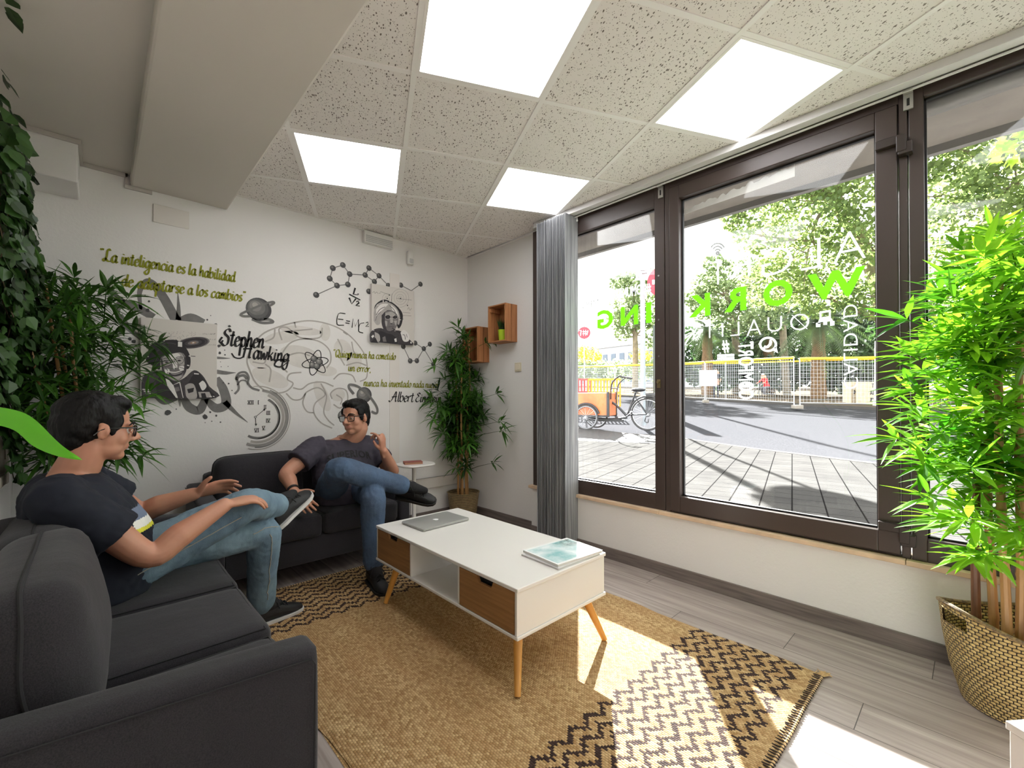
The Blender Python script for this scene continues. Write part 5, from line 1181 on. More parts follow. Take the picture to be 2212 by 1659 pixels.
b = MB(); gstroke(b, [(2030, 508), (2068, 500), (2068, 522), (2030, 530)], .006, True); gstroke(b, [(2049 + 9 * math.cos(a), 515 + 7 * math.sin(a)) for a in [2 * PI * k / 14 for k in range(14)]], .006, True); tag(b.build('window_icon', M_FW, WIN3, smooth=0), 'white camera icon on the right pane')
# ================================================================ the street outside (rises gently away from the shop)
def gz(x, y):
    t = x * math.cos(_yaw) + y * math.sin(_yaw); return .37 + .042 * max(0, t - 7)
def gp(u, t, dz=0): p = atD(u, CYP, t); p.z = gz(p.x, p.y) + dz; return p
def m_pave():
    q = NT('pavement_tiles'); v = q.obj(); rr = q.mapping(v, (1, 1, 1), (0, 0, math.radians(-14))); s = q.n('SeparateXYZ'); q.l(rr, s.inputs[0])
    fx = q.math('FRACT', q.math('DIVIDE', s.outputs[0], .2)); fy = q.math('FRACT', q.math('DIVIDE', s.outputs[1], .2)); g = q.math('MAXIMUM', q.math('LESS_THAN', fx, .05), q.math('LESS_THAN', fy, .05))
    f2 = q.math('FRACT', q.math('DIVIDE', s.outputs[0], .05)); g2 = q.math('MULTIPLY', q.math('LESS_THAN', f2, .25), .4); n = q.noise(v, 3, 4); n2 = q.noise(v, 60, 2)
    c = q.mix(q.step(n, .3, .7), lin((58, 57, 56)), lin((68, 67, 65))); c = q.mix(q.math('MAXIMUM', g, g2), c, lin((26, 25, 25))); q.l(c, q.b.inputs['Base Color']); q.b.inputs['Roughness'].default_value = .9; q.b.inputs['Specular IOR Level'].default_value = 0
    q.bump(q.math('SUBTRACT', q.math('MULTIPLY', n2, .3), q.math('MAXIMUM', g, g2)), .5, .006); return q.m
M_PAVE = m_pave(); M_ROAD = mat('asphalt', (58, 58, 60), .9, var=.2, vscale=40, bump=.5, bscale=120, bdist=.01, spec=0); M_DIRT = mat('dirt_path', (80, 72, 62), .95, spec=0, var=.15, vscale=2); M_KERB = mat('kerb_granite', (76, 74, 72), .9, spec=0, var=.1, vscale=12); M_ASPD = mat('asphalt_patch', (40, 38, 37), .75, var=.2, vscale=30)
def quadstrip(name, L, R, n, m_, dz, label=None):
    # ground between two polylines given as (u, t)
    b = MB(); A = [gp(u, t, dz) for u, t in L]; B = [gp(u, t, dz) for u, t in R]; K = len(A); k2 = n; vs = []
    for i in range(K):
        for j in range(k2 + 1):
            p = A[i].lerp(B[i], j / k2); p.z = gz(p.x, p.y) + dz; vs.append(p)
    b.add(vs, [(i * (k2 + 1) + j, i * (k2 + 1) + j + 1, (i + 1) * (k2 + 1) + j + 1, (i + 1) * (k2 + 1) + j) for i in range(K - 1) for j in range(k2)])
    o = b.build(name, m_, smooth=60); return struct(o)
near = [(4200, 1.5), (2700, 3.0), (2212, 4.0), (1899, 5.2), (1640, 6.7), (1473, 8.05), (1350, 8.8), (1200, 10.5), (1100, 13), (1020, 18)]
nearP = [gp(u, t) for u, t in near]
b = MB(); fa = [Vector((3.0, -9, .37)), Vector((3.0, -4, .37)), Vector((3.0, -1, .37)), Vector((3.0, .5, .37)), Vector((3.0, 1.5, .37)), Vector((3.0, 2.6, .37)), Vector((3.0, 4, .37)), Vector((3.0, 6, .37)), Vector((3.0, 9, .37)), Vector((3.0, 16, .37))]
vs = []
for i in range(10):
    for j in range(9): p = fa[i].lerp(nearP[i], j / 8); p.z = gz(p.x, p.y); vs.append(p)
b.add(vs, [(i * 9 + j, i * 9 + j + 1, (i + 1) * 9 + j + 1, (i + 1) * 9 + j) for i in range(9) for j in range(8)]); struct(b.build('floor_sidewalk', M_PAVE, smooth=60))
farl = [(4200, 8), (2900, 11), (2212, 13.8), (1899, 16.0), (1640, 20.5), (1477, 25), (1350, 29), (1200, 34), (1100, 38), (1020, 42)]
quadstrip('floor_road', near, farl, 14, M_ROAD, -.06)
beyond = [(6000, 40), (4000, 50), (2700, 60), (2000, 66), (1700, 70), (1477, 74), (1350, 78), (1200, 82), (1100, 86), (1020, 90)]
quadstrip('floor_path', farl, beyond, 10, M_DIRT, .04)
for nm, pl, w in (('trim_kerb', near, -.13), ('trim_kerb', farl, .2)):
    b = MB(); pts = [gp(u, t) for u, t in pl]; rs = []
    for i, p in enumerate(pts):
        d = (pts[min(i + 1, 9)] - pts[max(i - 1, 0)]); d.z = 0; d.normalize(); n = Vector((d.y, -d.x, 0)) * w * (1 if d.y > 0 else 1)
        rs.append([p + Vector((0, 0, -.08)), p + n + Vector((0, 0, -.08)), p + n + Vector((0, 0, .045 if w > 0 else .004)), p + Vector((0, 0, .045 if w > 0 else .004))])
    struct(b.rings(rs).build(nm, M_KERB, smooth=0))
b = MB(); b.poly([gp(u, t, .004) for u, t in ((1150, 8.0), (1300, 7.6), (1440, 7.3), (1452, 8.05), (1340, 8.75), (1180, 10.4))][::-1]); struct(b.build('floor_patch', M_ASPD, smooth=0))
# --- temporary fence panels
M_GALV = mat('galvanised', (176, 180, 182), .4, .6); M_YEL = mat('yellow_rail', (244, 202, 40), .5); M_CONC = mat('concrete_foot', (132, 126, 116), .85)
def panel(p, q, H, label):
    t = thing('temporary_fence', p.lerp(q, .5), label, 'fence', 'temporary mesh fence panels'); up = Vector((0, 0, 1))
    for e in (p, q): MB().tube([e, e + up * H], .021, 8).build('post', M_GALV, t)
    b = MB(); b.tube([p + up * (H - .03), q + up * (H - .03)], .02, 8); b.tube([p + up * .22, q + up * .22], .018, 8); b.build('frame_tube', M_GALV, t)
    b = MB(); b.tube([p + up * (H - .02), q + up * (H - .02)], .048, 10); b.build('top_rail', M_YEL, t)
    b = MB(); L = (q - p).length; n = int(L / .105); d = (q - p) / n
    for k in range(1, n): b.bar(p + d * k + up * .22, p + d * k + up * (H - .03), .006, .006)
    m = int((H - .25) / .13)
    for k in range(1, m): z = .22 + (H - .25) * k / m; b.bar(p + up * z, q + up * z, .006, .006)
    b.build('mesh_infill', M_GALV, t, smooth=0)
    return t
def foot(p, label):
    t = thing('concrete_block', p, label, 'concrete block', 'concrete feet of the fence')
    MB().cbox(p + Vector((0, 0, .07)), (.62, .24, .14), Matrix.Rotation(.5, 3, 'Z')).build('block', M_CONC, t, smooth=0, bev=.02)
fp = [(1120, 33), (1215, 29.5), (1330, 26), (1437, 23), (1525, 20.2), (1718, 16.1)]
for i in range(5):
    lab = ('mesh fence panel with yellow rail at the far left, behind the cargo tricycle', 'mesh fence panel with yellow rail behind the orange barrier', 'mesh fence panel with yellow rail behind the grey sign pole', 'mesh fence panel with yellow rail behind the brown window mullion', 'wide mesh fence panel with yellow rail and white notice')[i]
    panel(gp(*fp[i], .05 if fp[i][1] > 24 else 0), gp(fp[i + 1][0] - 3, fp[i + 1][1] + .1), 1.9, lab)
fp2 = [(1728, 16.0), (1905, 15.2), (2130, 13.6), (2420, 12)]
for i in range(3): panel(gp(*fp2[i]), gp(fp2[i + 1][0] - 4, fp2[i + 1][1]), 1.85, ('mesh fence panel in front of the painted concrete blocks', 'mesh fence panel seen behind the right bamboo', 'mesh fence panel beyond the right edge')[i])
foot(gp(1722, 16.05), 'concrete block under the fence posts at the kerb'); foot(gp(1524, 20.2), 'concrete block under the fence post with the white notice')
for i, (a, c) in enumerate((((1180, 36), (1330, 33)), ((1330, 33), (1478, 30)), ((1478, 30), (1640, 27)), ((1640, 27), (1825, 23.5)), ((1825, 23.5), (2040, 21)))):
    panel(gp(*a), gp(*c), 2.15, ('farthest fence panel behind the orange barrier', 'rear fence panel beyond the sign pole', 'rear fence panel behind the standing pedestrian', 'rear fence panel behind the cycling child', 'rear fence panel behind the painted concrete blocks')[i])
t = thing('notice', gp(1530, 19.9, 1.0), 'white notice tied to the mesh fence', 'notice'); c = gp(1531, 19.9); MB().bar(c + Vector((-.35, .28, 1.15)), c + Vector((.3, -.26, 1.15)), .008, .72).build('sheet', M_H, t, smooth=0)
# painted concrete blocks
for k, (u, tt_, txt, lb) in enumerate(((1850, 19.5, ('TOP', 'MERSA', 'JAYS'), 'left graffiti covered concrete block behind the fence'), (1878, 18.6, ('TOP', 'RERLE', 'IRNOL'), 'right graffiti covered concrete block behind the fence'))):
    p = gp(u, tt_); t = thing('concrete_block', p, lb, 'concrete block', 'graffiti concrete blocks'); M = Matrix.Rotation(math.radians(47 - 90 + k * 14), 3, 'Z')
    MB().cbox(p + Vector((0, 0, .48)), (.86, .5, .96), M).build('block', mat('block_concrete', (186, 172, 150), .85, var=.1, vscale=6), t, smooth=0, bev=.02)
    b = MB()
    for i, s_ in enumerate(txt):
        vs, fs = textmesh(s_, .24 - .02 * i, .006 * (1 + i), .1); b.add([M @ Vector((v.x, -.254, v.y)) + p + Vector((0, 0, .72 - .29 * i)) for v in vs], fs)
    b.build('graffiti', M_BLK, t, smooth=0)
# --- street furniture
M_RED = mat('sign_red', (200, 34, 52), .45); M_SW = mat('sign_white', (236, 236, 234), .45); M_POLE = mat('pole_grey', (128, 136, 140), .5, .3); M_SB = mat('sign_back', (150, 152, 154), .5, .4)
def facing(p):
    d = CP - p; d.z = 0; d.normalize(); s = Vector((-d.y, d.x, 0)); return d, s
p = gp(1389, 10.3); d, s = facing(p); t = thing('sign_pole', p, 'tall grey metal pole behind the cargo tricycle carrying a white plate', 'pole')
MB().tube([p, p + Vector((0, 0, .12)), p + Vector((0, 0, 4.05))], [.075, .06, .055], 14).build('pole', M_POLE, t)
z = atD(1389, 592, 10.3).z; c = Vector((p.x, p.y, z)) + d * .06; b = MB(); b.bar(c - s * .15 , c + s * .17, .012, .30); b.build('plate', M_SW, t, smooth=0, bev=.004)
b = MB(); b.bar(c + d * .007 - s * .02, c + d * .007 + s * .1, .004, .03); b.bar(c + d * .007 - s * .09 - Vector((0, 0, .1)), c + d * .007 - s * .07 + Vector((0, 0, .1)), .004, .012); b.bar(c + d * .007 + Vector((0, 0, .07)) - s * .05, c + d * .007 + s * .09 + Vector((0, 0, .07)), .004, .02); b.build('pictogram', M_BLK, t, smooth=0)
p = gp(1446, 9.6); d, s = facing(p); t = thing('no_entry_sign', p, 'red no-entry sign with a white bar, half hidden by the window mullion', 'traffic sign')
MB().tube([p, p + Vector((0, 0, 3.5))], .03, 10).build('post', M_SB, t); z = atD(1434, 609, 9.6).z; c = Vector((p.x, p.y, z)) + d * .05 + s * .0; c = atD(1434, 609, 9.6) + d * .05
b = MB(); b.rings([[c + d * e + (s * math.cos(a) + Vector((0, 0, 1)) * math.sin(a)) * .345 for a in [2 * PI * k / 40 for k in range(40)]] for e in (-.004, .008)]); b.build('disc', M_RED, t)
MB().bar(c + d * .012 - s * .24, c + d * .012 + s * .24, .006, .10).build('bar', M_SW, t, smooth=0)
p = gp(1262, 15); d, s = facing(p); t = thing('round_sign', p, 'small round red sign with white letters at the left edge of the window', 'traffic sign'); c = atD(1262, 719, 15)
MB().tube([p, Vector((c.x, c.y, c.z + .1)) - d * .03], .02, 8).build('post', M_SB, t); b = MB(); b.rings([[c + d * e + (s * math.cos(a) + Vector((0, 0, 1)) * math.sin(a)) * .21 for a in [2 * PI * k / 28 for k in range(28)]] for e in (-.004, .006)]); b.build('disc', M_RED, t)
b = MB(); [b.bar(c + d * .009 + s * x0 + Vector((0, 0, z0)), c + d * .009 + s * x1 + Vector((0, 0, z1)), .004, .028) for x0, z0, x1, z1 in ((-.02, -.1, -.02, .1), (.05, -.1, .05, .1), (-.06, -.03, .09, -.03), (-.06, .04, .09, .04), (-.13, -.1, -.1, .08), (-.1, .08, -.16, .08), (.09, -.08, .13, .08))]; b.build('pictogram', M_SW, t, smooth=0)
p = gp(1440, 21); t = thing('street_lamp', p, 'street lamp head on a curved arm high in the left pane', 'street lamp'); c = atD(1412, 480, 21)
MB().tube([p, Vector((p.x, p.y, c.z - .6)), Vector((p.x, p.y, c.z)) * .6 + c * .4 + Vector((0, 0, .25)), c + Vector((0, 0, .12))], [.09, .06, .045, .04], 10, 5).build('mast', M_POLE, t); MB().ell(c, (.34, .3, .12)).build('lamp_head', M_SB, t)
p = gp(1568, 24); t = thing('street_sign', p, 'small grey street name sign on a post beyond the fence', 'street sign'); d, s = facing(p); MB().tube([p, p + Vector((0, 0, 2.5))], .03, 8).build('post', M_SB, t)
b = MB(); [b.bar(p + d * .05 + Vector((0, 0, 2.4 - .16 * k)) - s * .42, p + d * .05 + Vector((0, 0, 2.4 - .16 * k)) + s * .42, .01, .13) for k in range(2)]; b.build('plate', M_SW, t, smooth=0)
b = MB(); vs, fs = textmesh('C. Bruc', .09); b.add([p + d * .06 + s * (v.x - .12) + Vector((0, 0, v.y + 2.37)) for v in vs], fs); b.build('lettering', M_BLK, t, smooth=0)
t = thing('info_sign', gp(1432, 15), 'dark slim information post seen beside the mullion', 'sign'); p = gp(1421, 15); MB().bar(p + Vector((0, 0, .1)), p + Vector((0, 0, 2.95)), .3, .1, (1, 0, 0)).build('panel', mat('sign_darkgreen', (60, 70, 62), .5), t, smooth=0)
# plastic works barriers behind the tricycle
M_OR = mat('barrier_orange', (232, 140, 34), .5); M_RW = mat('barrier_red', (168, 58, 62), .5)
for u, tt_, mm, lb in ((1305, 13.5, M_OR, 'orange slatted plastic barrier behind the tricycle box'), (1243, 14.0, M_RW, 'red slatted plastic barrier at the left edge, beside the orange one')):
    p = gp(u, tt_); d, s = facing(p); t = thing('plastic_barrier', p, lb, 'barrier', 'plastic works barriers'); w, h0, h1 = .48, .25, 1.08; Z = Vector((0, 0, 1))
    b = MB()
    for z in (h0, (h0 + h1) / 2, h1): b.bar(p + Z * z - s * w, p + Z * z + s * w, .05, .06)
    b.build('rail', mm, t, smooth=0); b = MB()
    for k in range(11): q = p - s * w + s * (2 * w * k / 10); b.bar(q + Z * h0, q + Z * h1, .035, .035)
    b.build('slats', mm, t, smooth=0)
    for e in (-.35, .35): MB().bar(p + s * e - d * .25 + Z * .03, p + s * e + d * .25 + Z * .03, .08, .06).bar(p + s * e, p + s * e + Z * h0, .05, .05).build('foot', M_BLK, t, smooth=0)
# --- cargo tricycle (local: x forwards, wheels on z = 0)
M_TYRE = mat('tyre', (62, 60, 60), .8); M_RIM = mat('rim_silver', (150, 152, 156), .3, .7); M_TF = mat('trike_black', (30, 30, 33), .4); M_BOX = m_wood('trike_plywood', (172, 88, 44), (204, 118, 66), (3, 30, 3), .45)
A, B = gp(1398, 9.2), gp(1284, 9.75); fw = (B - A); fw.z = 0; fw.normalize(); rz = math.atan2(fw.y, fw.x)
t = thing('cargo_tricycle', (0, 0, 0), 'black cargo tricycle with a big orange-brown wooden box, parked on the pavement', 'cargo tricycle'); L = dict(parent=t, local=True)
def wheel(x, y, r):
    b = MB(); b.tube([(x + r * .95 * math.cos(a), y, r + r * .95 * math.sin(a)) for a in [2 * PI * k / 40 for k in range(40)]], r * .06, 8, closed=True); wh = b.build('wheel', M_TYRE, **L)
    b = MB(); b.tube([(x + r * .87 * math.cos(a), y, r + r * .87 * math.sin(a)) for a in [2 * PI * k / 40 for k in range(40)]], .011, 6, closed=True); b.tube([(x, y - .05, r), (x, y + .05, r)], .03, 10); o = b.build('rim', M_RIM, **L); o.parent = wh
    b = MB()
    for k in range(28): a = 2 * PI * k / 28; b.bar((x, y + (.03 if k % 2 else -.03), r), (x + r * .86 * math.cos(a), y, r + r * .86 * math.sin(a)), .003, .003)
    o = b.build('spokes', M_RIM, **L); o.parent = wh
    b = MB(); b.tube([(x + r * 1.1 * math.cos(a), y, r + r * 1.1 * math.sin(a)) for a in [.15 + 2.7 * k / 16 for k in range(17)]], .025, 6, flat=((0, 0, 1), .9)); o = b.build('mudguard', M_TF, **L); o.parent = wh
wheel(0, 0, .345); wheel(1.22, .36, .27); wheel(1.22, -.36, .27)
b = MB()
for a, c in (((.75, -.29, .30), (1.62, .29, .315)), ((.75, -.30, .31), (1.62, -.285, .80)), ((.75, .285, .31), (1.62, .30, .80)), ((.74, -.29, .31), (.755, .29, .80)), ((1.615, -.29, .31), (1.63, .29, .80))): b.box(a, c)
b.build('cargo_box', M_BOX, smooth=0, bev=.006, **L)
b = MB()
for x in (.75, 1.62):
    for y in (-.3, .3): b.bar((x, y, .28), (x, y, .815), .05, .05)
b.bar((.75, -.3, .30), (1.62, -.3, .30), .05, .04); b.bar((.75, .3, .30), (1.62, .3, .30), .05, .04); b.bar((1.18, -.302, .3), (1.18, -.302, .80), .05, .02); b.build('box_corner', M_TF, smooth=0, **L)
b = MB(); b.tube([(0, .06, .345), (.35, .04, .33), (.42, 0, .30)], .014, 8); b.tube([(0, -.06, .345), (.35, -.04, .33), (.42, 0, .30)], .014, 8); b.tube([(.42, 0, .30), (.24, 0, .80)], .02, 8); b.tube([(0, .05, .345), (.26, 0, .72)], .011, 8); b.tube([(0, -.05, .345), (.26, 0, .72)], .011, 8)
b.tube([(.42, 0, .29), (.62, 0, .50), (.76, 0, .60)], .026, 10, 5); b.tube([(.42, 0, .27), (.8, 0, .22), (1.25, 0, .25)], .026, 10, 4); b.bar((1.22, -.36, .27), (1.22, .36, .27), .04, .04); b.bar((.5, 0, .2), (1.3, 0, .2), .1, .05); b.build('frame', M_TF, **L)
MB().tube([(.72, -.2, .66), (.68, -.27, .98), (.52, -.3, 1.14), (.44, -.3, 1.13)], .014, 8, 5).tube([(.72, .2, .66), (.68, .27, .98), (.52, .3, 1.14), (.44, .3, 1.13)], .014, 8, 5).tube([(.70, -.25, .9), (.70, .25, .9)], .012, 8).build('handlebar', M_TF, **L)
b = MB()
for s in (-1, 1): b.tube([(.50, s * .3, 1.14), (.38, s * .3, 1.12)], .02, 8); b.tube([(.52, s * .26, 1.15), (.46, s * .22, 1.10)], .007, 6)
b.build('grip', M_TYRE, **L)
MB().ell((.18, 0, .86), (.15, .09, .045)).tube([(.24, 0, .78), (.22, 0, .85)], .013, 8).build('saddle', M_TF, **L)
b = MB(); b.box((-.38, -.08, .71), (.08, .08, .73)); b.box((-.36, -.07, .735), (.02, .07, .79)); [b.bar((0, s * .06, .345), (-.3, s * .06, .72), .012, .012) for s in (-1, 1)]; [b.bar((0, s * .06, .345), (.02, s * .06, .72), .012, .012) for s in (-1, 1)]; b.build('rear_rack', M_TF, smooth=0, bev=.004, **L)
b = MB(); b.tube([(.42 + .1 * math.cos(a), -.05, .30 + .1 * math.sin(a)) for a in [2 * PI * k / 20 for k in range(20)]], .008, 6, closed=True); b.bar((.42, -.07, .3), (.53, -.07, .2), .015, .015); b.bar((.42, .07, .3), (.31, .07, .4), .015, .015); b.bar((.5, -.12, .2), (.56, -.05, .2), .06, .02); b.bar((.3, .05, .4), (.3, .14, .4), .06, .02); b.build('crank', M_RIM, **L)
b = MB(); b.tube([(.02, -.05, .345), (.06, -.05, .2), (.0, -.05, .17), (-.02, -.05, .25)], .012, 6, 3); b.tube([(.05 * math.cos(a), -.05, .345 + .05 * math.sin(a)) for a in [2 * PI * k / 16 for k in range(16)]], .012, 6, closed=True); b.build('derailleur', M_TF, **L)
t.location = (A.x, A.y, A.z); t.rotation_euler = (0, 0, rz)
# --- trees
M_BARK = mat('plane_bark', (120, 110, 92), .9, var=.3, vscale=5); M_LF = [leafmat('plane_leaf', (66, 90, 46), (136, 154, 82), .5, .6, .3), leafmat('far_leaf', (84, 102, 68), (140, 156, 104), .55, .6, .3), leafmat('near_leaf', (98, 130, 36), (158, 182, 60), .55, .5, 2), leafmat('hedge_leaf', (22, 44, 24), (64, 92, 44), .3, .6, .4), leafmat('autumn_leaf', (170, 140, 30), (226, 196, 70), .4, .6, .5)]
def cluster_np(blobs, per, size, seed, flat=.75, lobed=False):
    # leaves scattered through rounded masses; returns verts, faces, tint
    rg = np.random.default_rng(seed); V_ = []; F_ = []; T_ = []; base = 0
    shape = np.array([(-.5, 0), (-.12, .45), (.5, 0), (-.12, -.45)]) if not lobed else np.array([(-.55, 0), (-.35, .22), (-.3, .55), (-.02, .3), (.2, .62), (.22, .2), (.62, 0), (.22, -.2), (.2, -.62), (-.02, -.3), (-.3, -.55), (-.35, -.22)])
    k = len(shape)
    for (c, r) in blobs:
        n = int(per * r * r); d = rg.normal(size=(n, 3)); d /= np.linalg.norm(d, axis=1)[:, None]; rad = r * rg.uniform(.25, 1, n) ** .5
        P = np.array(c) + d * rad[:, None] * np.array([1, 1, flat]); a = rg.normal(size=(n, 3)); a[:, 2] -= .3; a /= np.linalg.norm(a, axis=1)[:, None]
        q = rg.normal(size=(n, 3)); q[:, 2] *= .6; q -= a * (a * q).sum(1)[:, None]; q /= np.linalg.norm(q, axis=1)[:, None]; s = size * rg.uniform(.6, 1.35, n)
        vv = P[:, None, :] + (a[:, None, :] * shape[None, :, 0:1] + q[:, None, :] * shape[None, :, 1:2]) * s[:, None, None]
        V_.append(vv.reshape(-1, 3)); T_.append(np.repeat(np.clip(rg.uniform(0, 1, n) * .7 + rg.uniform(0, .3), 0, 1), k)); F_.append(np.arange(n * k).reshape(n, k) + base); base += n * k
    return np.concatenate(V_), np.concatenate(F_), np.concatenate(T_)
def leaves(name, parent, m_, blobs, per, size, seed, flat=.75, lobed=False):
    v, f, tn = cluster_np(blobs, per, size, seed, flat, lobed); off = np.array(parent.location); me = bpy.data.meshes.new(name); me.from_pydata((v - off).tolist(), [], f.tolist()); me.materials.append(m_)
    at = me.attributes.new('tint', 'FLOAT', 'POINT'); at.data.foreach_set('value', tn.astype(np.float32)); o = bpy.data.objects.new(name, me); COL.objects.link(o); o.parent = parent; return o
def tree(base, trunk, r0, blobs, label, m_, per, size, seed, cat='tree', group='street trees beyond the fence'):
    t = thing('plane_tree', base, label, cat, group); b = MB(); T = [base] + trunk
    b.tube(T, [r0 * (1 - .5 * i / (len(T) - 1)) for i in range(len(T))], 10, 4)
    rg = random.Random(seed)
    for c, r in blobs:
        c = Vector(c); j = min(range(len(T)), key=lambda i: (T[i] - c).length + (2 if T[i].z > c.z else 0)); s = T[j]; mid = s.lerp(c, .5) + Vector((rg.uniform(-.3, .3), rg.uniform(-.3, .3), rg.uniform(.0, .5)))
        b.tube([s, mid, c], [r0 * .28, r0 * .16, r0 * .05], 6, 4)
        for k in range(4): e = c + Vector((rg.uniform(-1, 1), rg.uniform(-1, 1), rg.uniform(-.7, .7))).normalized() * r * .8; b.tube([mid.lerp(c, .4 + .15 * k), (c + e) * .5, e], [r0 * .08, r0 * .05, r0 * .02], 4, 3)
    b.build('trunk', M_BARK, t); leaves('foliage', t, m_, blobs, per, size, seed); return t
def bl(spec): return [(atD(u, v, t), r) for u, v, t, r in spec]
tree(gp(1930, 20), [atD(1915, 700, 18.5), atD(1880, 560, 17.5), atD(1800, 430, 17), atD(1700, 360, 17)], .42,
     bl([(1600, 430, 17, 1.1), (1680, 390, 17, 1.5), (1640, 510, 17, 1.0), (1760, 440, 16.5, 1.7), (1740, 560, 17, 1.6), (1850, 400, 16, 1.6), (1860, 520, 16, 1.4), (1800, 330, 16.5, 1.5), (1900, 300, 15.5, 1.5), (1680, 610, 18, 1.5), (1790, 640, 18, 1.4), (1890, 640, 17, 1.3), (1560, 430, 17.5, .55), (1585, 480, 17.5, .5), (1535, 425, 17, .35)]), 'big spreading plane tree filling the upper right of the middle pane', M_LF[0], 470, .17, 1)
tree(gp(2230, 17), [atD(2200, 650, 16.5), atD(2150, 450, 15.5), atD(2080, 330, 15)], .34,
     bl([(2020, 300, 14, 1.5), (2030, 420, 14.5, 1.4), (2110, 330, 14, 1.7), (2120, 460, 15, 1.5), (2200, 380, 14, 1.7), (2060, 560, 15.5, 1.3), (2180, 560, 15.5, 1.6), (2260, 470, 14, 1.6), (2030, 210, 13.5, 1.5), (2150, 200, 13.5, 1.7), (2280, 250, 13, 1.7), (2060, 680, 16, 1.1), (2010, 650, 16, .9)]), 'plane tree seen through the right pane above the bamboo', M_LF[0], 430, .17, 2)
tree(gp(1590, 31), [atD(1588, 720, 30), atD(1570, 640, 30)], .3, bl([(1560, 640, 30, 1.7), (1530, 610, 30, 1.1), (1600, 590, 30, 1.6), (1580, 690, 30, 1.6), (1520, 660, 30, 1.3), (1610, 650, 30, 1.4), (1545, 570, 30, .9), (1500, 640, 30, .8)]), 'smaller pale plane tree at the left of the middle pane', M_LF[1], 300, .24, 3)
tree(gp(1372, 34), [atD(1372, 730, 33), atD(1368, 650, 33)], .26, bl([(1365, 610, 33, 1.2), (1340, 610, 33, .9), (1390, 640, 33, 1.4), (1350, 655, 33, 1.3), (1370, 690, 33, 1.5), (1395, 600, 33, 1.0), (1335, 690, 33, .9), (1400, 690, 33, 1.2), (1345, 720, 33, .8), (1410, 735, 33, .9)]), 'round plane tree seen through the left pane behind the sign pole', M_LF[1], 300, .24, 4)
tree(gp(1700, 27), [atD(1690, 700, 27)], .22, bl([(1650, 690, 27, 1.4), (1700, 640, 27, 1.5), (1620, 700, 27, 1.0)]), 'slender tree rising between the two palms', M_LF[1], 260, .22, 5)
t = thing('leafy_branch', atD(2300, 150, 7.5), 'near branch of big sunlit yellow-green leaves at the top right', 'branch'); b = MB()
for u, v, dd in ((2010, 265, 7.5), (2120, 250, 7.2), (2190, 330, 7.3), (2130, 360, 7.3)): b.tube([atD(2420, 60, 8), atD((u + 2420) / 2, (v + 60) / 2 - 20, 7.7), atD(u, v, dd)], [.03, .018, .005], 6, 5)
b.build('twig', M_BARK, t); leaves('leaves', t, M_LF[2], bl([(2060, 270, 7.4, .32), (2120, 240, 7.2, .42), (2175, 220, 7.2, .45), (2195, 320, 7.3, .36), (2140, 345, 7.3, .22), (2080, 235, 7.4, .3), (2030, 262, 7.5, .2), (2215, 250, 7.2, .5)]), 150, .19, 9, .8, True)
# trunk with whitewash, hedges, bushes
p = gp(1899, 17.3); t = thing('tree_trunk', p, 'whitewashed tree trunk behind the fence beside the concrete blocks', 'tree trunk'); MB().tube([p, p + Vector((0, 0, .3)), p + Vector((.1, 0, 2.6))], [.26, .17, .14], 12, 3).build('trunk', mat('whitewash', (206, 204, 200), .85, var=.1), t)
def bush(name, u, t_, spec, m_, label, cat, per, size, seed, group=None):
    o = thing(name, gp(u, t_), label, cat, group); leaves('foliage', o, m_, bl(spec), per, size, seed, .8); b = MB(); p = gp(u, t_); b.tube([p, p + Vector((0, 0, .8))], [.06, .03], 6); b.build('stem', M_BARK, o); return o
bush('hedge', 1700, 31, [(1470 + 44 * k, 795 + 8 * (k % 3), 32 - .7 * k, 1.35) for k in range(11)] + [(1480 + 60 * k, 740 + 10 * (k % 2), 33 - .6 * k, 1.5) for k in range(8)] + [(1640 + 60 * k, 690, 32 - .6 * k, 1.4) for k in range(5)], M_LF[3], 'long dark hedge behind the fence in the middle pane', 'hedge', 330, .3, 21)
bush('hedge', 2060, 24, [(1930 + 50 * k, 790, 23.5, 1.3) for k in range(7)] + [(1930 + 60 * k, 730, 24, 1.4) for k in range(6)], M_LF[3], 'dark hedge behind the fence in the right pane', 'hedge', 300, .26, 22)
bush('hedge', 1340, 44, [(1255 + 32 * k, 800, 44, 1.5) for k in range(7)], M_LF[1], 'low pale hedge behind the fence in the left pane', 'hedge', 130, .3, 23)
bush('bush', 1272, 48, [(1268, 768, 48, 1.5), (1285, 775, 48, 1.0), (1255, 765, 48, 1.1)], M_LF[4], 'yellow bush beside the round red sign', 'bush', 120, .3, 24); bush('bush', 1385, 46, [(1380, 768, 46, 1.0), (1395, 772, 46, .9)], M_LF[4], 'yellow bush behind the grey pole', 'bush', 120, .3, 25)
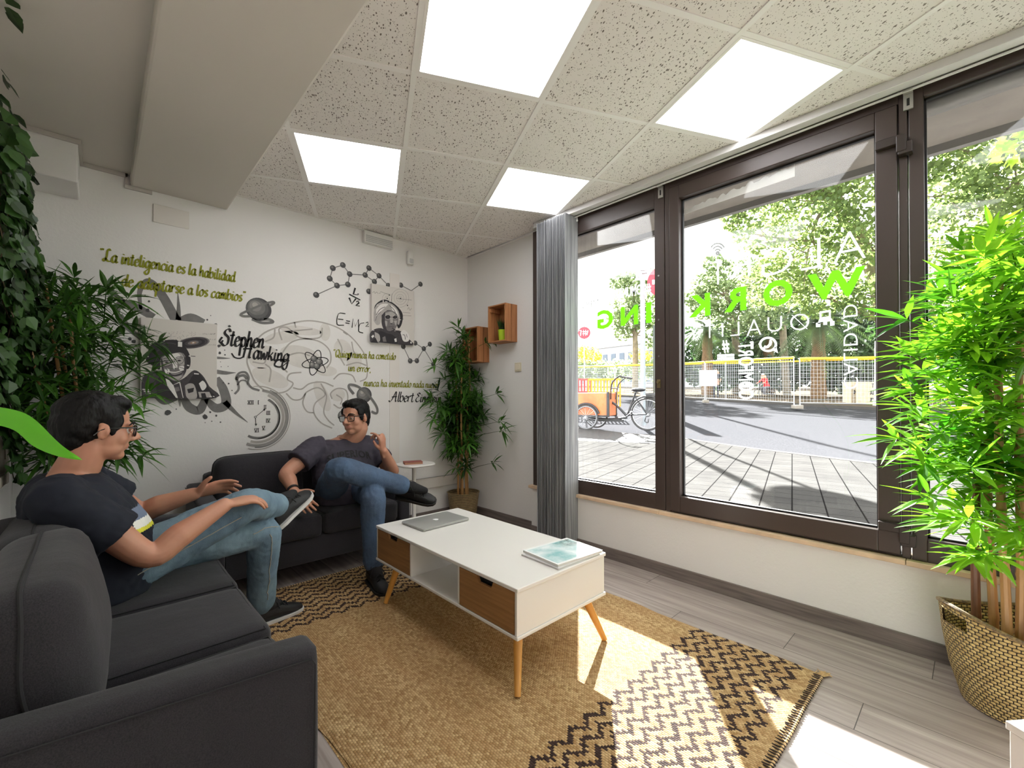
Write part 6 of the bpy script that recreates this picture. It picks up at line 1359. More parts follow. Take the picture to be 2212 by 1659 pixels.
# palms
def palm(u, t_, crown_v, R, label, seed, n=46):
    rg = random.Random(seed); p = gp(u, t_); c = atD(u, crown_v, t_); t = thing('palm_tree', p, label, 'palm', 'palms behind the fence'); b = MB(); K = 9; b.tube([p.lerp(c, k / K) for k in range(K + 1)], [.36 + .05 * (k % 2) - .01 * k for k in range(K + 1)], 12); b.build('trunk', mat('palm_bark', (112, 88, 62), .9, var=.3, vscale=9), t)
    f = MB(); f.tint = []
    for k in range(n):
        az = rg.uniform(0, 2 * PI); el = rg.uniform(-.35, 1.25); h = Vector((math.cos(az), math.sin(az), 0)); L = R * rg.uniform(.8, 1.1); pts = []
        for i in range(9): q = i / 8; pts.append(c + h * (L * q * math.cos(el * (1 - .3 * q))) + Vector((0, 0, L * (math.sin(el) * q - .75 * q * q))))
        f.tube(pts, [.022, .02, .018, .016, .014, .012, .01, .008, .004], 4); f.tint += [.3] * (len(f.v) - len(f.tint)); tv = rg.uniform(0, 1); C_ = catmull(pts, 4)
        for i in range(3, len(C_) - 1):
            d = (C_[i + 1] - C_[i - 1]).normalized(); sd = d.cross(Vector((0, 0, 1)));
            if sd.length < .05: continue
            sd.normalize(); ll = R * .2 * (1 - abs(i / len(C_) - .45) * 1.2)
            for sg in (-1, 1):
                e = C_[i] + (sd * sg * .8 + d * .55 - Vector((0, 0, .35))).normalized() * ll; w = d * .022; f.add([C_[i] - w, C_[i] + w, e], [(0, 1, 2)]); f.tint += [tv] * 3
    f.build('fronds', leafmat('palm_leaf', (36, 56, 34), (96, 118, 62), .3, .55, .3), t, smooth=0)
palm(1768, 24, 700, 2.9, 'large dark palm behind the fence in the middle pane', 61, 58); palm(1528, 29, 715, 2.6, 'palm at the left side of the middle pane, partly behind the mullion', 62, 46); palm(1660, 30, 735, 1.9, 'smaller palm between the other two palms', 63, 30)
# --- buildings far behind
def block(p, q, depth, h, floors, cols, m_, label, z0=0):
    t = thing('building', p.lerp(q, .5), label, 'building', 'buildings across the street'); d = (q - p); d.z = 0; L = d.length; d.normalize(); n = Vector((d.y, -d.x, 0))
    if n.dot(p) < 0: n = -n
    M = Matrix((d, n, Vector((0, 0, 1)))).transposed().to_4x4(); M.translation = p; MB().box((0, 0, 0), (L, depth, h), M).build('walls', m_, t, smooth=0)
    MB().box((-.2, -.25, h), (L + .2, depth, h + .4), M).build('cornice', mat('cornice', (196, 194, 190), .8), t, smooth=0)
    for i in range(cols):
        for j in range(floors):
            x = L * (i + .5) / cols; z = h * (j + .35) / floors; w = L / cols * .26; hh = h / floors * .28
            o = MB().box((x - w, -.08, z - hh), (x + w, .02, z + hh), M).build('window', mat('far_window', (92, 104, 118), .3), t, smooth=0)
            MB().box((x - w - .1, -.12, z - hh - .15), (x + w + .1, -.02, z - hh), M).build('sill', mat('cornice', (196, 194, 190), .8), o, smooth=0)
    return t
p, q = gp(1236, 74), gp(1436, 60); p.z = q.z = .4; block(p, q, 10, 8.6, 3, 11, mat('facade_grey', (168, 170, 176), .8), 'long grey apartment building beyond the trees in the left pane')
p, q = gp(1436, 62), gp(1640, 56); p.z = q.z = .4; block(p, q, 10, 9.8, 3, 8, mat('facade_pale', (196, 198, 204), .8), 'pale building behind the palms in the middle pane')
# ================================================================ people
def m_skin(name, c, red):
    q = NT(name); v = q.obj(); n = q.noise(v, 26, 4); n2 = q.noise(v, 7, 2)
    cc = q.mix(q.math('MULTIPLY', q.step(n2, .35, .65), .35), lin(c), lin(red)); cc = q.mix(q.math('MULTIPLY', q.step(n, .4, .7), .25), cc, tuple(k * .72 for k in lin(c)[:3]) + (1,))
    q.l(cc, q.b.inputs['Base Color']); q.b.inputs['Roughness'].default_value = .48; q.b.inputs['Subsurface Weight'].default_value = .12; q.b.inputs['Subsurface Radius'].default_value = (.012, .005, .003); q.b.inputs['Subsurface Scale'].default_value = .3
    q.bump(n, .12, .003); return q.m
M_SKIN = m_skin('skin_light', (192, 140, 113), (182, 110, 90)); M_STUB = m_skin('skin_stubble', (190, 142, 120), (172, 116, 100)); M_LIP = mat('lip', (188, 124, 108), .5)
M_HAIR = mat('hair_black', (10, 8, 8), .5, var=.3, vscale=40, bump=.5, bscale=160, bdist=.004, stretch=(1, 1, .25), spec=.25); M_EYE = mat('eye_white', (226, 222, 216), .2); M_IRIS = mat('iris_brown', (44, 30, 24), .15); M_GLF = mat('glasses_black', (20, 19, 21), .25)
def m_denim(name, a, c):
    q = NT(name); v = q.obj(); n = q.noise(v, 300, 2); n2 = q.noise(v, 5, 4); n3 = q.noise(q.mapping(v, (1, 1, .4)), 26, 3)
    cc = q.mix(q.step(n2, .36, .66), lin(a), lin(c)); cc = q.mix(q.math('MULTIPLY', n, .3), cc, lin((150, 165, 178))); cc = q.mix(q.math('MULTIPLY', q.step(n3, .55, .75), .18), cc, lin((26, 38, 54)))
    q.l(cc, q.b.inputs['Base Color']); q.b.inputs['Roughness'].default_value = .85; q.bump(q.math('ADD', q.math('MULTIPLY', n, .15), n3), .35, .012); return q.m
M_JEAN1 = m_denim('denim_faded', (62, 88, 108), (112, 138, 152)); M_JEAN2 = m_denim('denim_blue', (26, 50, 82), (44, 76, 112)); M_STITCH = mat('denim_stitch', (156, 150, 136), .8)
M_NAVY = mat('tee_navy', (13, 19, 34), .85, bump=.25, bscale=14, bdist=.012, var=.12); M_SLATE = mat('tee_slate', (104, 116, 138), .85); M_OFFW = mat('tee_offwhite', (222, 222, 214), .85); M_YELT = mat('tee_yellow', (214, 208, 60), .8); M_CHAR = mat('tee_charcoal', (60, 55, 66), .85, bump=.25, bscale=14, bdist=.012, var=.1)
M_SHOE = mat('shoe_black', (24, 23, 24), .6, bump=.3, bscale=160); M_SOLE = mat('shoe_sole_white', (206, 204, 200), .6); M_SOLEB = mat('shoe_sole_black', (32, 31, 31), .6); M_LACE = mat('lace_black', (14, 14, 15), .8); M_STRAPB = mat('wristband_black', (18, 18, 20), .45)
def frame_from(fwd, up):
    x = Vector(fwd).normalized(); z = Vector(up); z = (z - x * z.dot(x)).normalized(); y = z.cross(x); return Matrix((x, y, z)).transposed()
class Fig:
    # shapes in world space; T maps head-local shapes
    def __init__(s): s.b = MB()
    def limb(s, pts, rs, n=14, sm=5, flat=None): s.b.tube(pts, rs, n, sm, ends='round', flat=flat)
    def ell(s, c, r, M=None): s.b.ell(c, r, M, 18, 12)
def head_shapes(b, H, neck_to, full=True):
    # head-local: x forwards, z up, origin between the eyes' height; H = 4x4 matrix
    R = H.to_3x3()
    def e(c, r, M=None): b.ell(H @ Vector(c), r, R if M is None else R @ M, 18, 12)
    e((-.012, 0, .038), (.098, .077, .083)); e((.022, 0, -.025), (.070, .064, .088)); e((.018, 0, -.068), (.062, .055, .042)); e((.055, 0, -.094), (.032, .03, .021)); e((.068, 0, -.099), (.017, .020, .015)); e((.02, 0, -.082), (.06, .052, .03))
    for s in (-1, 1):
        e((.050, s * .040, -.03), (.030, .022, .030)); e((.020, s * .034, -.066), (.052, .024, .034)); e((.076, s * .028, .020), (.016, .026, .010))
        e((-.004, s * .077, -.008), (.020, .008, .031), Matrix.Rotation(s * -.3, 3, 'Z') @ Matrix.Rotation(.15, 3, 'Y')); e((.004, s * .080, -.005), (.010, .010, .02)); e((.100, s * .012, -.034), (.012, .009, .009))
    b.tube([H @ Vector(p) for p in ((.084, 0, .020), (.100, 0, -.006), (.117, 0, -.027))], [.010, .0115, .0128], 10, 3, ends='round')
    e((.0885, 0, -.0565), (.007, .023, .0055)); e((.0865, 0, -.067), (.008, .020, .006)); e((.076, 0, -.062), (.012, .030, .018))
    b.tube([H @ Vector((-.028, 0, -.04)), H @ Vector((-.030, 0, -.10)), neck_to], [.062, .060, .068], 16, 4, ends='round')
def head_class(H):
    I = H.inverted()
    def f(c, n):
        p = I @ c
        if p.x > .074 and abs(p.y) < .022 and -.074 < p.z < -.050 and ((p.y / .022) ** 2 + ((p.z + .062) / .011) ** 2) < 1: return 2
        return 0
    return f
def head_region(H):
    I = H.inverted()
    def f(c):
        p = I @ c
        if p.length > .17: return 0.0
        if abs(p.y) > .072 and abs(p.z) < .05: return .25          # ears keep their rim
        if p.x > .09: return .45                                   # nose and lips
        return min(1.0, (.17 - p.length) * 20)
    return f
def hair(root, H, seed, top=.02):
    b = MB(); R = H.to_3x3()
    def e(c, r, M=None): b.ell(H @ Vector(c), r, R if M is None else R @ M, 18, 12)
    e((-.026, 0, .058), (.104, .086, .080)); e((-.050, 0, .015), (.082, .083, .092)); e((-.065, 0, -.03), (.058, .066, .065)); e((.020, .0, .096), (.068, .068, .034)); e((.042, .006, .086), (.036, .052, .021)); e((.036, -.02, .088), (.036, .036, .020))
    for s in (-1, 1): e((.018, s * .068, .035), (.035, .016, .045)); e((.022, s * .072, .0), (.012, .009, .026))
    I = H.inverted(); sv = Vector((seed, seed * 2, 0))
    def d(co, n):
        p = I @ co; k = noise.noise(Vector((p.x * 34, p.y * 60, p.z * 26)) + sv) * .0035 + noise.noise(Vector((p.x * 90, p.y * 120, p.z * 60)) + sv) * .0022; return k
    return remesh(b, 'hair', M_HAIR, root, .0045, 3, .5, d)
def glasses(root, H):
    t = MB(); R = H
    def rr(cy): return [R @ Vector((.104 - abs(cy + dy) * .18, cy + dy, -.002 + dz)) for dy, dz in ((-.026, .012), (-.02, .018), (0, .019), (.02, .018), (.026, .012), (.024, -.010), (.015, -.019), (-.015, -.019), (-.024, -.010))]
    for s in (-1, 1): t.tube(rr(s * .034), .0026, 6, 3, closed=True)
    t.tube([R @ Vector((.106, -.010, .004)), R @ Vector((.109, 0, .008)), R @ Vector((.106, .010, .004))], .0024, 6, 3)
    for s in (-1, 1): t.tube([R @ Vector(p) for p in ((.094, s * .060, .010), (.085, s * .074, .010), (.02, s * .082, .006), (-.012, s * .084, -.002), (-.03, s * .080, -.022))], .0026, 6, 3)
    g = t.build('glasses', M_GLF, root)
    lm = MATS.get('lens'); 
    if lm is None:
        q = NT('lens'); tr = q.n('BsdfTransparent'); gl = q.n('BsdfGlossy', Roughness=.03); fr = q.n('Fresnel', IOR=1.45); ms = q.n('MixShader'); q.l(fr.outputs[0], ms.inputs[0]); q.l(tr.outputs[0], ms.inputs[1]); q.l(gl.outputs[0], ms.inputs[2]); q.l(ms.outputs[0], q.out.inputs[0]); lm = MATS['lens'] = q.m
    for s in (-1, 1):
        b = MB(); b.poly(rr(s * .034)); b.build('lens', lm, g, smooth=0)
def face_parts(root, H, look=0):
    R = H.to_3x3()
    for s in (-1, 1):
        c = H @ Vector((.077, s * .031, -.002)); e = MB().ell(c, (.0125, .0125, .0125), None, 14, 10).build('eye', M_EYE, root)
        d = (R @ Vector((1, look, -.12))).normalized(); q = MB(); M = frame_from(d, R @ Vector((0, 0, 1))); q.ell(c + d * .0085, (.0045, .0062, .0062), M, 12, 8); q.build('iris', M_IRIS, e)
        l = MB(); 
        for zz, w in ((.0075, .005), (-.0085, .0035)): l.tube([H @ Vector(p) for p in ((.082, s * .016, zz * .3), (.0895, s * .026, zz), (.0875, s * .036, zz * 1.05), (.078, s * .047, zz * .2))], w, 8, 3, flat=((0, 0, 1), .7))
        l.build('eyelid', M_SKIN, root)
        b = MB(); b.tube([H @ Vector(p) for p in ((.096, s * .012, .022), (.095, s * .028, .029), (.083, s * .046, .026), (.072, s * .055, .018))], [.004, .0052, .004, .002], 6, 3, flat=((1, 0, 0), .6)); b.build('eyebrow', M_HAIR, root)
def hand_shapes(b, wr, M, curls, spread=.06, thumb=((.5, .75, -.25), (.75, .55, -.4)), side=1, scale=1.0):
    # M columns: x along the hand, y towards the thumb side, z out of the back of the hand
    k = scale; P = lambda v: wr + M @ (Vector(v) * k)
    b.tube([P((-.03, 0, 0)), P((.0, 0, 0)), P((.035, .002, 0)), P((.075, 0, 0)), P((.094, -.002, 0))], [.027 * k, .028 * k, .037 * k, .041 * k, .037 * k], 16, 4, ends='round', flat=(M @ Vector((0, 0, 1)), .42))
    Ls = ((.043, .026, .021), (.047, .030, .022), (.043, .028, .021), (.034, .021, .019)); tips = []
    for i in range(4):
        y0 = .031 - .0205 * i; fa = spread * (1.5 - i); p = Vector((.093 - .004 * abs(i - 1.2), y0, .001)); a = 0; pts = [Vector((.06, y0 * .8, 0)), p]; rs = [.0105, .0105]
        for j in range(3):
            a += curls[i][j]; d = Vector((math.cos(a) * math.cos(fa), math.cos(a) * math.sin(fa), -math.sin(a))); p = p + d * Ls[i][j]; pts.append(p); rs.append((.0092, .0085, .0070)[j] * (.88 if i == 3 else 1))
        b.tube([P(q) for q in pts], [r * k for r in rs], 10, 3, ends='round'); tips.append((P(pts[-1]), M @ Vector((-math.sin(a) * -1 if False else math.sin(a), 0, math.cos(a)))))
    p = Vector((.025, .024, -.006)); pts = [Vector((.012, .008, -.004)), p]; rs = [.016, .0155]
    for j, L in enumerate((.042, .034)):
        d = Vector(thumb[j]).normalized(); p = p + d * L; pts.append(p); rs.append((.0115, .0088)[j])
    b.tube([P(q) for q in pts], [r * k for r in rs], 10, 4, ends='round')
    return tips
def shoe(root, ankle, toe_dir, up, L=.275, sole=M_SOLE, lace=True, h=.085, bend=0):
    # ankle = ankle joint; local x towards the toe, z up through the leg
    M = frame_from(toe_dir, up); P = lambda v: ankle + M @ Vector(v); sc = L / .275; b = MB()
    secs = ((-.065, .030, -.085, -.035), (-.055, .036, -.09, .03), (-.02, .040, -.09, .048), (.03, .040, -.09, .02), (.08, .043, -.09, -.018), (.13, .046, -.09, -.038), (.17, .043, -.09, -.05), (.20, .030, -.088, -.062), (.212, .012, -.085, -.072))
    rs = []
    for x, w, z0, z1 in secs:
        rs.append([P((x * sc, w * math.cos(a) * (1.0 if math.sin(a) < 0 else .86), (z0 + z1) / 2 + (z1 - z0) / 2 * max(-1, min(1, 1.15 * math.sin(a))))) for a in [2 * PI * k / 20 for k in range(20)]])
    b.rings(rs); sh = b.build('shoe', M_SHOE, root, smooth=60)
    b = MB(); rs = []
    for x, w, _, _ in ((-.070, .022, 0, 0), (-.058, .036, 0, 0), (-.02, .041, 0, 0), (.03, .041, 0, 0), (.08, .045, 0, 0), (.13, .048, 0, 0), (.17, .046, 0, 0), (.203, .032, 0, 0), (.217, .012, 0, 0)):
        rs.append([P((x * sc, -w, -.103)), P((x * sc, w, -.103)), P((x * sc, w + .002, -.083)), P((x * sc, -w - .002, -.083))])
    b.rings(rs).build('sole', sole, sh, smooth=50)
    if lace:
        b = MB()
        for i in range(4):
            x = .045 + .022 * i; z = .012 - .0135 * i; b.tube([P((x, -.026, z - .008)), P((x + .008, 0, z + .008)), P((x + .016, .026, z - .012))], .0032, 6, 3); b.tube([P((x, .026, z - .008)), P((x + .008, 0, z + .006)), P((x + .016, -.026, z - .012))], .0032, 6, 3)
        for s in (-1, 1): b.tube([P((.04, 0, .022)), P((.035, s * .022, .034)), P((.055, s * .035, .015)), P((.045, s * .012, .022))], .003, 6, 4); b.tube([P((.04, 0, .022)), P((.06, s * .03, .005)), P((.07, s * .046, -.03))], .0028, 6, 4)
        b.build('laces', M_LACE, sh)
    return sh
M_SOCK = mat('sock_black', (26, 25, 27), .9, bump=.3, bscale=200)
def sock(root, knee, ank, toe):
    toe = Vector(toe).normalized(); b = MB(); b.tube([knee.lerp(ank, .72), knee.lerp(ank, .86), ank, ank + toe * .05, ank + toe * .10 - (knee - ank).normalized() * .03], [.047, .045, .044, .040, .024], 14, 4, ends='round'); b.ell(ank - toe * .015 + (ank - knee).normalized() * .015, (.042, .042, .042)); return remesh(b, 'sock', M_SOCK, root, .006, 3)
def folds(amp, sc, sd, aniso=(1, 1, 1)):
    def d(co, n): p = Vector((co.x * sc * aniso[0] + sd, co.y * sc * aniso[1], co.z * sc * aniso[2])); return amp * noise.noise(p) + amp * .5 * (1 - abs(noise.noise(p * 2.3)) * 2)
    return d
def headM(c, yaw, pitch, roll=0): return Matrix.Translation(Vector(c)) @ Matrix.Rotation(yaw, 4, 'Z') @ Matrix.Rotation(-pitch, 4, 'Y') @ Matrix.Rotation(roll, 4, 'X')
def torso(b, secs, infl=0, n=28):
    # secs: (cx, cy, z, half depth, half width, yaw)
    rs = []
    C = catmull([Vector((s[0], s[1], s[2])) for s in secs], 4); D = catmull([Vector((s[3], s[4], s[5])) for s in secs], 4)
    for c, d in zip(C, D):
        f = Vector((math.cos(d.z), math.sin(d.z), 0)); l = Vector((-math.sin(d.z), math.cos(d.z), 0)); ring = []
        for k in range(n):
            a = 2 * PI * k / n; ca, sa = math.cos(a), math.sin(a); ex = .8
            ring.append(c + f * ((d.x + infl) * math.copysign(abs(ca) ** ex, ca)) + l * ((d.y + infl) * math.copysign(abs(sa) ** ex, sa)))
        rs.append(ring)
    b.rings(rs)
def seam(pts_fn): pass
def conform(parent, name, m_, src, curves, r, axis_hint=None):
    # stitches laid on the surface of a garment
    bm = bmesh.new(); bm.from_mesh(src.data); off = Vector((0, 0, 0)); p = src
    while p is not None: off += p.location; p = p.parent
    tr = BVHTree.FromBMesh(bm); b = MB()
    for c in curves:
        pts = []
        for q in catmull(c, 8):
            h = tr.find_nearest(Vector(q) - off)
            if h[0] is not None: pts.append(h[0] + off + h[1] * .0012)
        b.tube(pts, r, 5)
    bm.free(); return b.build(name, m_, parent)
# ---------------------------------------------------------------- the man on the near sofa
hipR, hipL = V(.06, 2.16, .52), V(.10, 2.36, .51); kneeR, kneeL = V(.485, 2.215, .675), V(.585, 2.37, .50); ankR, ankL = V(.685, 2.505, .585), V(.60, 2.475, .105)
shR, shL = V(-.085, 2.03, .805), V(-.04, 2.42, .815); elR, wrR = V(.135, 2.01, .59), V(.372, 2.085, .715); elL, wrL = V(.13, 2.49, .655), V(.315, 2.425, .715)
HN = headM((.0, 2.215, 1.035), math.radians(14), math.radians(-6))
t = thing('person', (.05, 2.25, 0), 'man in a navy T-shirt and faded jeans sitting on the near sofa, seen in profile', 'person')
secN = [(-.02, 2.25, .43, .15, .18, .1), (.0, 2.25, .52, .172, .20, .1), (.0, 2.245, .60, .172, .20, .1), (-.03, 2.235, .70, .150, .19, .1), (-.06, 2.225, .79, .125, .19, .1), (-.072, 2.222, .845, .095, .165, .1), (-.075, 2.22, .89, .062, .09, .1), (-.072, 2.22, .915, .05, .06, .1)]
b = MB(); torso(b, secN, -.016); head_shapes(b, HN, V(-.07, 2.22, .85))
b.tube([shR, (shR + elR) / 2, elR, (elR * .62 + wrR * .38), wrR], [.054, .052, .043, .046, .029], 16, 5, ends='round'); b.tube([shL, (shL + elL) / 2, elL, (elL * .62 + wrL * .38), wrL], [.054, .052, .043, .045, .029], 16, 5, ends='round')
fr = (V(.485, 2.19, .74) - wrR).normalized(); MR = frame_from(V(.96, .22, .06), V(-.12, -.15, 1)); CR = ((.28, .35, .25), (.30, .40, .25), (.34, .42, .25), (.40, .42, .25)); hand_shapes(b, wrR, MR, CR, .05, ((.6, .7, -.25), (.85, .4, -.3)))
ML = frame_from(V(.93, -.05, .20), V(-.15, .75, .55)); ML = Matrix((ML.col[0], -ML.col[1], ML.col[2])).transposed() if (ML.col[1].z < 0) else ML
hand_shapes(b, wrL, ML, ((.25, .3, .2), (.3, .35, .2), (.35, .4, .25), (.4, .45, .3)), .05, ((.5, .85, .0), (.75, .65, .0)))
for h, k, a in ((hipR, kneeR, ankR), (hipL, kneeL, ankL)): b.tube([h, (h + k) / 2, k, (k * .65 + a * .35), a], [.078, .068, .054, .054, .038], 14, 4, ends='round')
remesh(b, 'body', [M_SKIN, M_STUB, M_LIP], t, .0045, 4, .5, None, head_class(HN), region=head_region(HN))
hair(t, HN, 3.1); glasses(t, HN); face_parts(t, HN)
# jeans
b = MB(); b.ell((.0, 2.25, .50), (.16, .20, .115)); 
for h, k, a, q in ((hipR, kneeR, ankR, .92), (hipL, kneeL, ankL, .955)):
    e = k.lerp(a, q); b.tube([h, h.lerp(k, .35), h.lerp(k, .75), k, k.lerp(a, .3), k.lerp(a, .65), e], [.102, .095, .078, .070, .071, .064, .060], 18, 5, ends='round')
jn = remesh(b, 'jeans', M_JEAN1, t, .0075, 5, .5, folds(.005, 14, 2.2))
conform(t, 'jeans_stitching', M_STITCH, jn, [[h_.lerp(k_, f) + V(.0, -.1, -.02) for f in (.1, .5, .9)] for h_, k_ in ((hipR, kneeR),)] + [[kneeL.lerp(ankL, f) + V(.02, -.1, 0) for f in (0, .3, .6, .9)], [kneeL + V(-.06, -.1, .02), kneeL + V(.01, -.1, .05), kneeL + V(.08, -.05, .03)]], .0018)
# T-shirt
b = MB(); torso(b, [(-.02, 2.25, .43, .16, .20, .1)] + secN[1:6] + [(-.075, 2.22, .876, .07, .105, .1)], .012)
slR, slL = shR.lerp(elR, .60), shL.lerp(elL, .60)
b.tube([shR + V(0, .06, .015), shR, slR], [.074, .077, .083], 18, 4); b.tube([shL + V(0, -.06, .015), shL, slL], [.074, .077, .083], 18, 4)
def teeN(c, n):
    for s_, e_ in ((shR, elR), (shL, elL)):
        a_ = (e_ - s_).normalized(); f = (c - s_).dot(a_); rr = ((c - s_) - a_ * f).length
        if rr < .097 and -.02 < f < .22 and abs(c.y - 2.235) > .165: return 0
    if .662 < c.z < .674: return 3
    if .674 < c.z < .702 and c.x > .0: return 2
    if .674 < c.z < .745: return 1
    return 0
ts = remesh(b, 't_shirt', [M_NAVY, M_SLATE, M_OFFW, M_YELT], t, .007, 5, .5, folds(.006, 12, 5.5), teeN)
shoe(t, ankR, V(.74, .42, .46), V(-.42, -.30, .86)); shoe(t, ankL, V(.97, .20, 0), V(0, 0, 1))
sock(t, kneeR, ankR, V(.74, .42, .46)); sock(t, kneeL, ankL, V(.97, .20, -.25))
# ---------------------------------------------------------------- the man on the far sofa
hipR, hipL = V(1.17, 3.06, .52), V(1.39, 3.08, .51); kneeR, kneeL = V(1.075, 2.66, .715), V(1.255, 2.60, .53); ankR, ankL = V(1.50, 2.62, .555), V(1.235, 2.545, .105)
shR, shL = V(1.075, 3.11, .80), V(1.475, 3.13, .785); elR, wrR = V(.88, 3.04, .665), V(.872, 2.86, .575); elL, wrL = V(1.605, 3.0, .60), V(1.465, 2.87, .775)
HF = headM((1.335, 3.05, 1.01), math.radians(212), math.radians(-2), math.radians(4))
t = thing('person', (1.27, 2.95, 0), 'man in glasses and a charcoal T-shirt sitting cross-legged on the far sofa, facing the viewer', 'person')
yw = math.radians(-92)
secF = [(1.28, 3.06, .43, .14, .18, yw), (1.28, 3.07, .52, .16, .20, yw), (1.28, 3.095, .60, .155, .20, yw), (1.28, 3.12, .70, .14, .195, yw), (1.28, 3.135, .78, .118, .195, yw), (1.285, 3.14, .83, .09, .165, yw), (1.30, 3.125, .865, .06, .09, yw), (1.31, 3.115, .885, .05, .06, yw)]
b = MB(); torso(b, secF, -.016); head_shapes(b, HF, V(1.305, 3.12, .82))
b.tube([shR, (shR + elR) / 2, elR, (elR * .62 + wrR * .38), wrR], [.056, .053, .044, .045, .029], 16, 5, ends='round'); b.tube([shL, (shL + elL) / 2, elL, (elL * .62 + wrL * .38), wrL], [.056, .052, .043, .045, .029], 16, 5, ends='round')
MR = frame_from(V(.25, -.75, -.45), V(-.6, -.2, .6)); hand_shapes(b, wrR, MR, ((.2, .25, .2),) * 4, .06)
ML = frame_from(V(-.22, -.15, .95), V(.55, -.80, .05)); ML = Matrix((ML.col[0], -ML.col[1], ML.col[2])).transposed() if ML.col[1].x > 0 else ML
hand_shapes(b, wrL, ML, ((.35, .7, .4), (.9, 1.0, .6), (1.0, 1.1, .6), (1.1, 1.1, .6)), .04, ((.75, .45, -.45), (.95, .1, -.35)))
for h, k, a in ((hipR, kneeR, ankR), (hipL, kneeL, ankL)): b.tube([h, (h + k) / 2, k, (k * .65 + a * .35), a], [.078, .068, .054, .054, .038], 14, 4, ends='round')
remesh(b, 'body', [M_SKIN, M_STUB, M_LIP], t, .0045, 4, .5, None, head_class(HF), region=head_region(HF))
hair(t, HF, 7.7); glasses(t, HF); face_parts(t, HF, .0)
b = MB(); b.ell((1.28, 3.06, .50), (.20, .15, .105))
for h, k, a, q in ((hipR, kneeR, ankR, .92), (hipL, kneeL, ankL, .92)):
    e = k.lerp(a, q); b.tube([h, h.lerp(k, .35), h.lerp(k, .75), k, k.lerp(a, .3), k.lerp(a, .65), e], [.102, .096, .082, .074, .072, .066, .062], 18, 5, ends='round')
remesh(b, 'jeans', M_JEAN2, t, .0075, 5, .5, folds(.005, 14, 8.1))
b = MB(); torso(b, [(1.28, 3.06, .43, .15, .20, yw)] + secF[1:6] + [(1.295, 3.135, .852, .07, .105, yw)], .012)
b.tube([shR + V(.06, 0, .01), shR, shR.lerp(elR, .58)], [.074, .078, .084], 18, 4); b.tube([shL + V(-.06, 0, .01), shL, shL.lerp(elL, .62)], [.074, .078, .084], 18, 4)
ts = remesh(b, 't_shirt', M_CHAR, t, .007, 5, .5, folds(.006, 12, 1.5))
# chest print, laid on the shirt
bm = bmesh.new(); bm.from_mesh(ts.data); tr = BVHTree.FromBMesh(bm); off = Vector(t.location)
def on_chest(x, z):
    h = tr.ray_cast(Vector((x, 2.4, z)) - off, Vector((0, 1, 0)))
    return (h[0] + off - Vector((0, .004, 0))) if h[0] is not None else Vector((x, 3.0, z))
def chest_text(tx, size, z, arc, m_, nm, bold=.0016, cx=1.275):
    vs, fs = textmesh(tx, size, bold, res=2, space=1.05); b = MB()
    b.add([on_chest(cx + v.x * math.cos(v.x * arc) , z + v.y - arc * v.x * v.x * 2.2) for v in vs], fs); b.build(nm, m_, t, smooth=0)
chest_text('SUPERIOR', .066, .738, .6, mat('print_tee_black', (12, 11, 13), .7), 'chest_lettering', .0016)
M_PRINT = mat('tee_print', (150, 148, 152), .8); b = MB(); random.seed(4)
for k in range(46):
    a = PI * k / 45; x = 1.27 + .145 * math.cos(a) + uni(-.012, .012); z = .655 + .05 * math.sin(a) + uni(-.012, .012) - .03; L = uni(.008, .02); d = uni(-1.5, 1.5)
    p = on_chest(x, z); q = on_chest(x + L * math.cos(d), z + L * math.sin(d)); s = V(-math.sin(d), 0, math.cos(d)) * .0016; b.add([p - s, q - s, q + s, p + s], [(0, 1, 2, 3)])
b.build('chest_print', M_PRINT, t, smooth=0); b = MB()
for pts in ([(1.262, .70), (1.268, .722), (1.274, .705), (1.30, .702), (1.295, .695), (1.265, .693)], [(1.335, .69), (1.345, .69), (1.34, .68)]): b.poly([on_chest(x, z) for x, z in pts])
b.build('chest_emblem', M_OFFW, t, smooth=0); bm.free()
shoe(t, ankR, V(.72, -.62, -.20), V(-.55, -.2, .8), .27, M_SOLEB); shoe(t, ankL, V(-.12, -.98, 0), V(0, 0, 1), .27, M_SOLEB)
sock(t, kneeR, ankR, V(.72, -.62, -.20)); sock(t, kneeL, ankL, V(-.12, -.98, -.3))
d = (wrR - elR).normalized(); b = MB(); c = wrR - d * .022; b.tube([c - d * .009, c + d * .009], [.0345, .0345], 20); b.build('wristband', M_STRAPB, t)
rc = wrL + ML @ Vector((.118, -.010, -.012)); b = MB(); b.tube([rc + ML @ Vector((-.002 * 0, .0098 * math.cos(a), .0098 * math.sin(a))) for a in [2 * PI * k / 16 for k in range(16)]], .0016, 6, closed=True); b.build('ring', mat('gold', (214, 176, 96), .25, 1), t)
b = MB(); b.tube([V(1.305, 3.115, .868) + V(.066 * math.cos(a), .066 * math.sin(a), -.012 * math.sin(-a)) for a in [2 * PI * k / 24 for k in range(24)]], .0018, 6, closed=True); b.build('neck_cord', mat('cord_red', (120, 50, 44), .7), t)
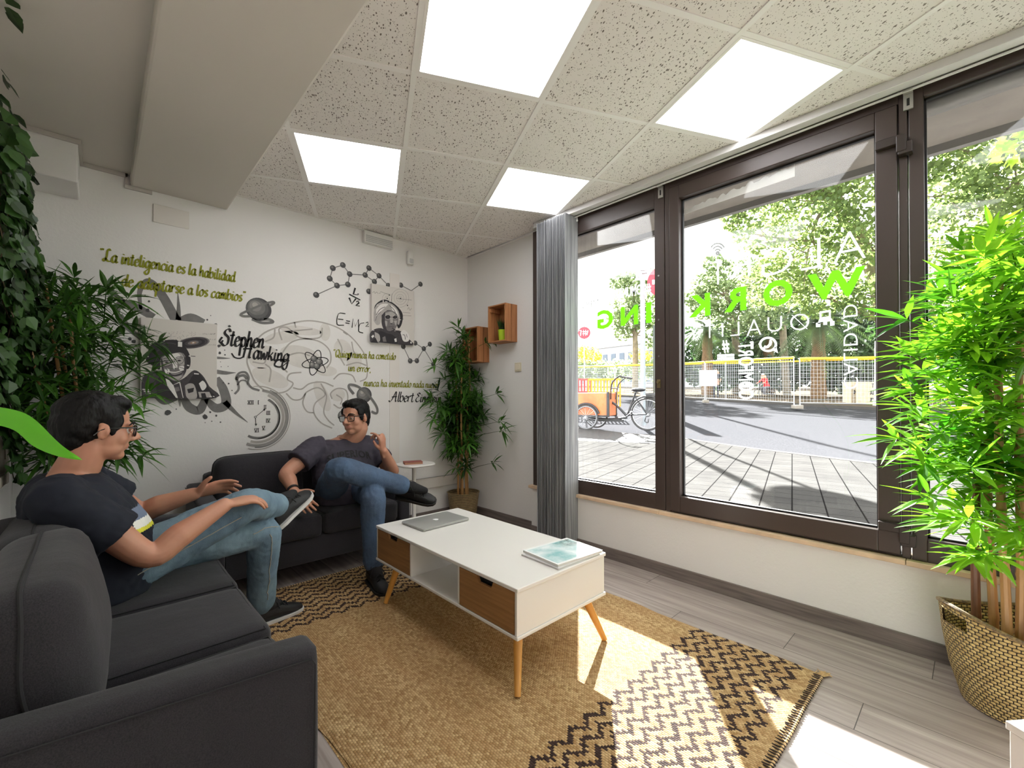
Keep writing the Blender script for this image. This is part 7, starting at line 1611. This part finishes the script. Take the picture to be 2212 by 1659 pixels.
# ---------------------------------------------------------------- two small figures beyond the fence
def small(p, yaw, top, legs, label, pose):
    t = thing('person', p, label, 'person'); F = Matrix.Rotation(yaw, 3, 'Z'); P = lambda x, y, z: p + F @ Vector((x, y, z)); b = MB(); s = pose
    hip, sh, hd = s['hip'], s['sh'], s['hd']; b.tube([P(*hip), P(*sh)], [.15, .17], 12, 3, ends='round', flat=(F @ Vector((1, 0, 0)), .7)); b.ell(P(*hd), (.09, .08, .12)); b.tube([P(*sh), P(*hd)], [.05, .05], 8)
    for sg in (-1, 1):
        b.tube([P(hip[0], sg * .09, hip[2]), P(s['kn'][0], sg * .1, s['kn'][1]), P(s['ft'][0] + sg * s.get('st', 0), sg * .1, s['ft'][1])], [.085, .06, .045], 8, 3, ends='round'); b.tube([P(sh[0], sg * .19, sh[2] - .02), P(s['el'][0], sg * .24, s['el'][1]), P(s['wr'][0], sg * .2, s['wr'][1])], [.05, .04, .03], 8, 3, ends='round')
    Fi = F.inverted()
    def cl(c, n):
        q = Fi @ (c - p)
        if q.z > hd[2] + .03: return 3
        if q.z > sh[2] + .02 or ((q - Vector((s['wr'][0], math.copysign(.2, q.y), s['wr'][1]))).length < .2): return 0
        return 1 if q.z > hip[2] - .02 and abs(q.x - hip[0]) < .5 else 2
    remesh(b, 'body', [M_SKIN, top, legs, M_HAIR if 'helm' not in s else M_SW], t, .02, 3, .5, None, cl); return t
small(gp(1547, 25), math.radians(200), mat('jacket_dark', (40, 44, 56), .8), mat('trousers_dark', (34, 36, 46), .8), 'distant pedestrian in dark clothes standing behind the fence by the white notice', dict(hip=(0, 0, .88), sh=(0, 0, 1.38), hd=(.02, 0, 1.62), kn=(.02, .48), ft=(0, .06), st=.08, el=(.0, 1.12), wr=(.12, .95)))
p = gp(1653, 24.2); yb = math.radians(150)
small(p, yb, mat('jersey_red', (206, 44, 50), .7), mat('shorts_grey', (96, 96, 104), .8), 'distant child in a red shirt and white helmet riding a bicycle behind the fence', dict(hip=(-.12, 0, .72), sh=(.06, 0, 1.10), hd=(.14, 0, 1.30), kn=(.14, .56), ft=(.04, .26), st=.1, el=(.22, .92), wr=(.38, .86), helm=1))
t = thing('bicycle', p, 'small dark bicycle ridden by the child in red behind the fence', 'bicycle'); F = Matrix.Rotation(yb, 3, 'Z'); P = lambda x, y, z: p + F @ Vector((x, y, z))
for x in (-.42, .48): MB().tube([P(x + .27 * math.cos(a), 0, .28 + .27 * math.sin(a)) for a in [2 * PI * k / 24 for k in range(24)]], .02, 6, closed=True).build('wheel', M_TYRE, t)
MB().tube([P(-.42, 0, .28), P(-.05, 0, .26), P(-.14, 0, .66), P(-.42, 0, .28)], .016, 6).tube([P(-.05, 0, .26), P(.36, 0, .62), P(-.13, 0, .6)], .018, 6).tube([P(.48, 0, .28), P(.34, 0, .80)], .018, 6).build('frame', M_TF, t); MB().tube([P(.37, -.24, .86), P(.34, 0, .8), P(.37, .24, .86)], .014, 6).build('handlebar', M_TF, t)
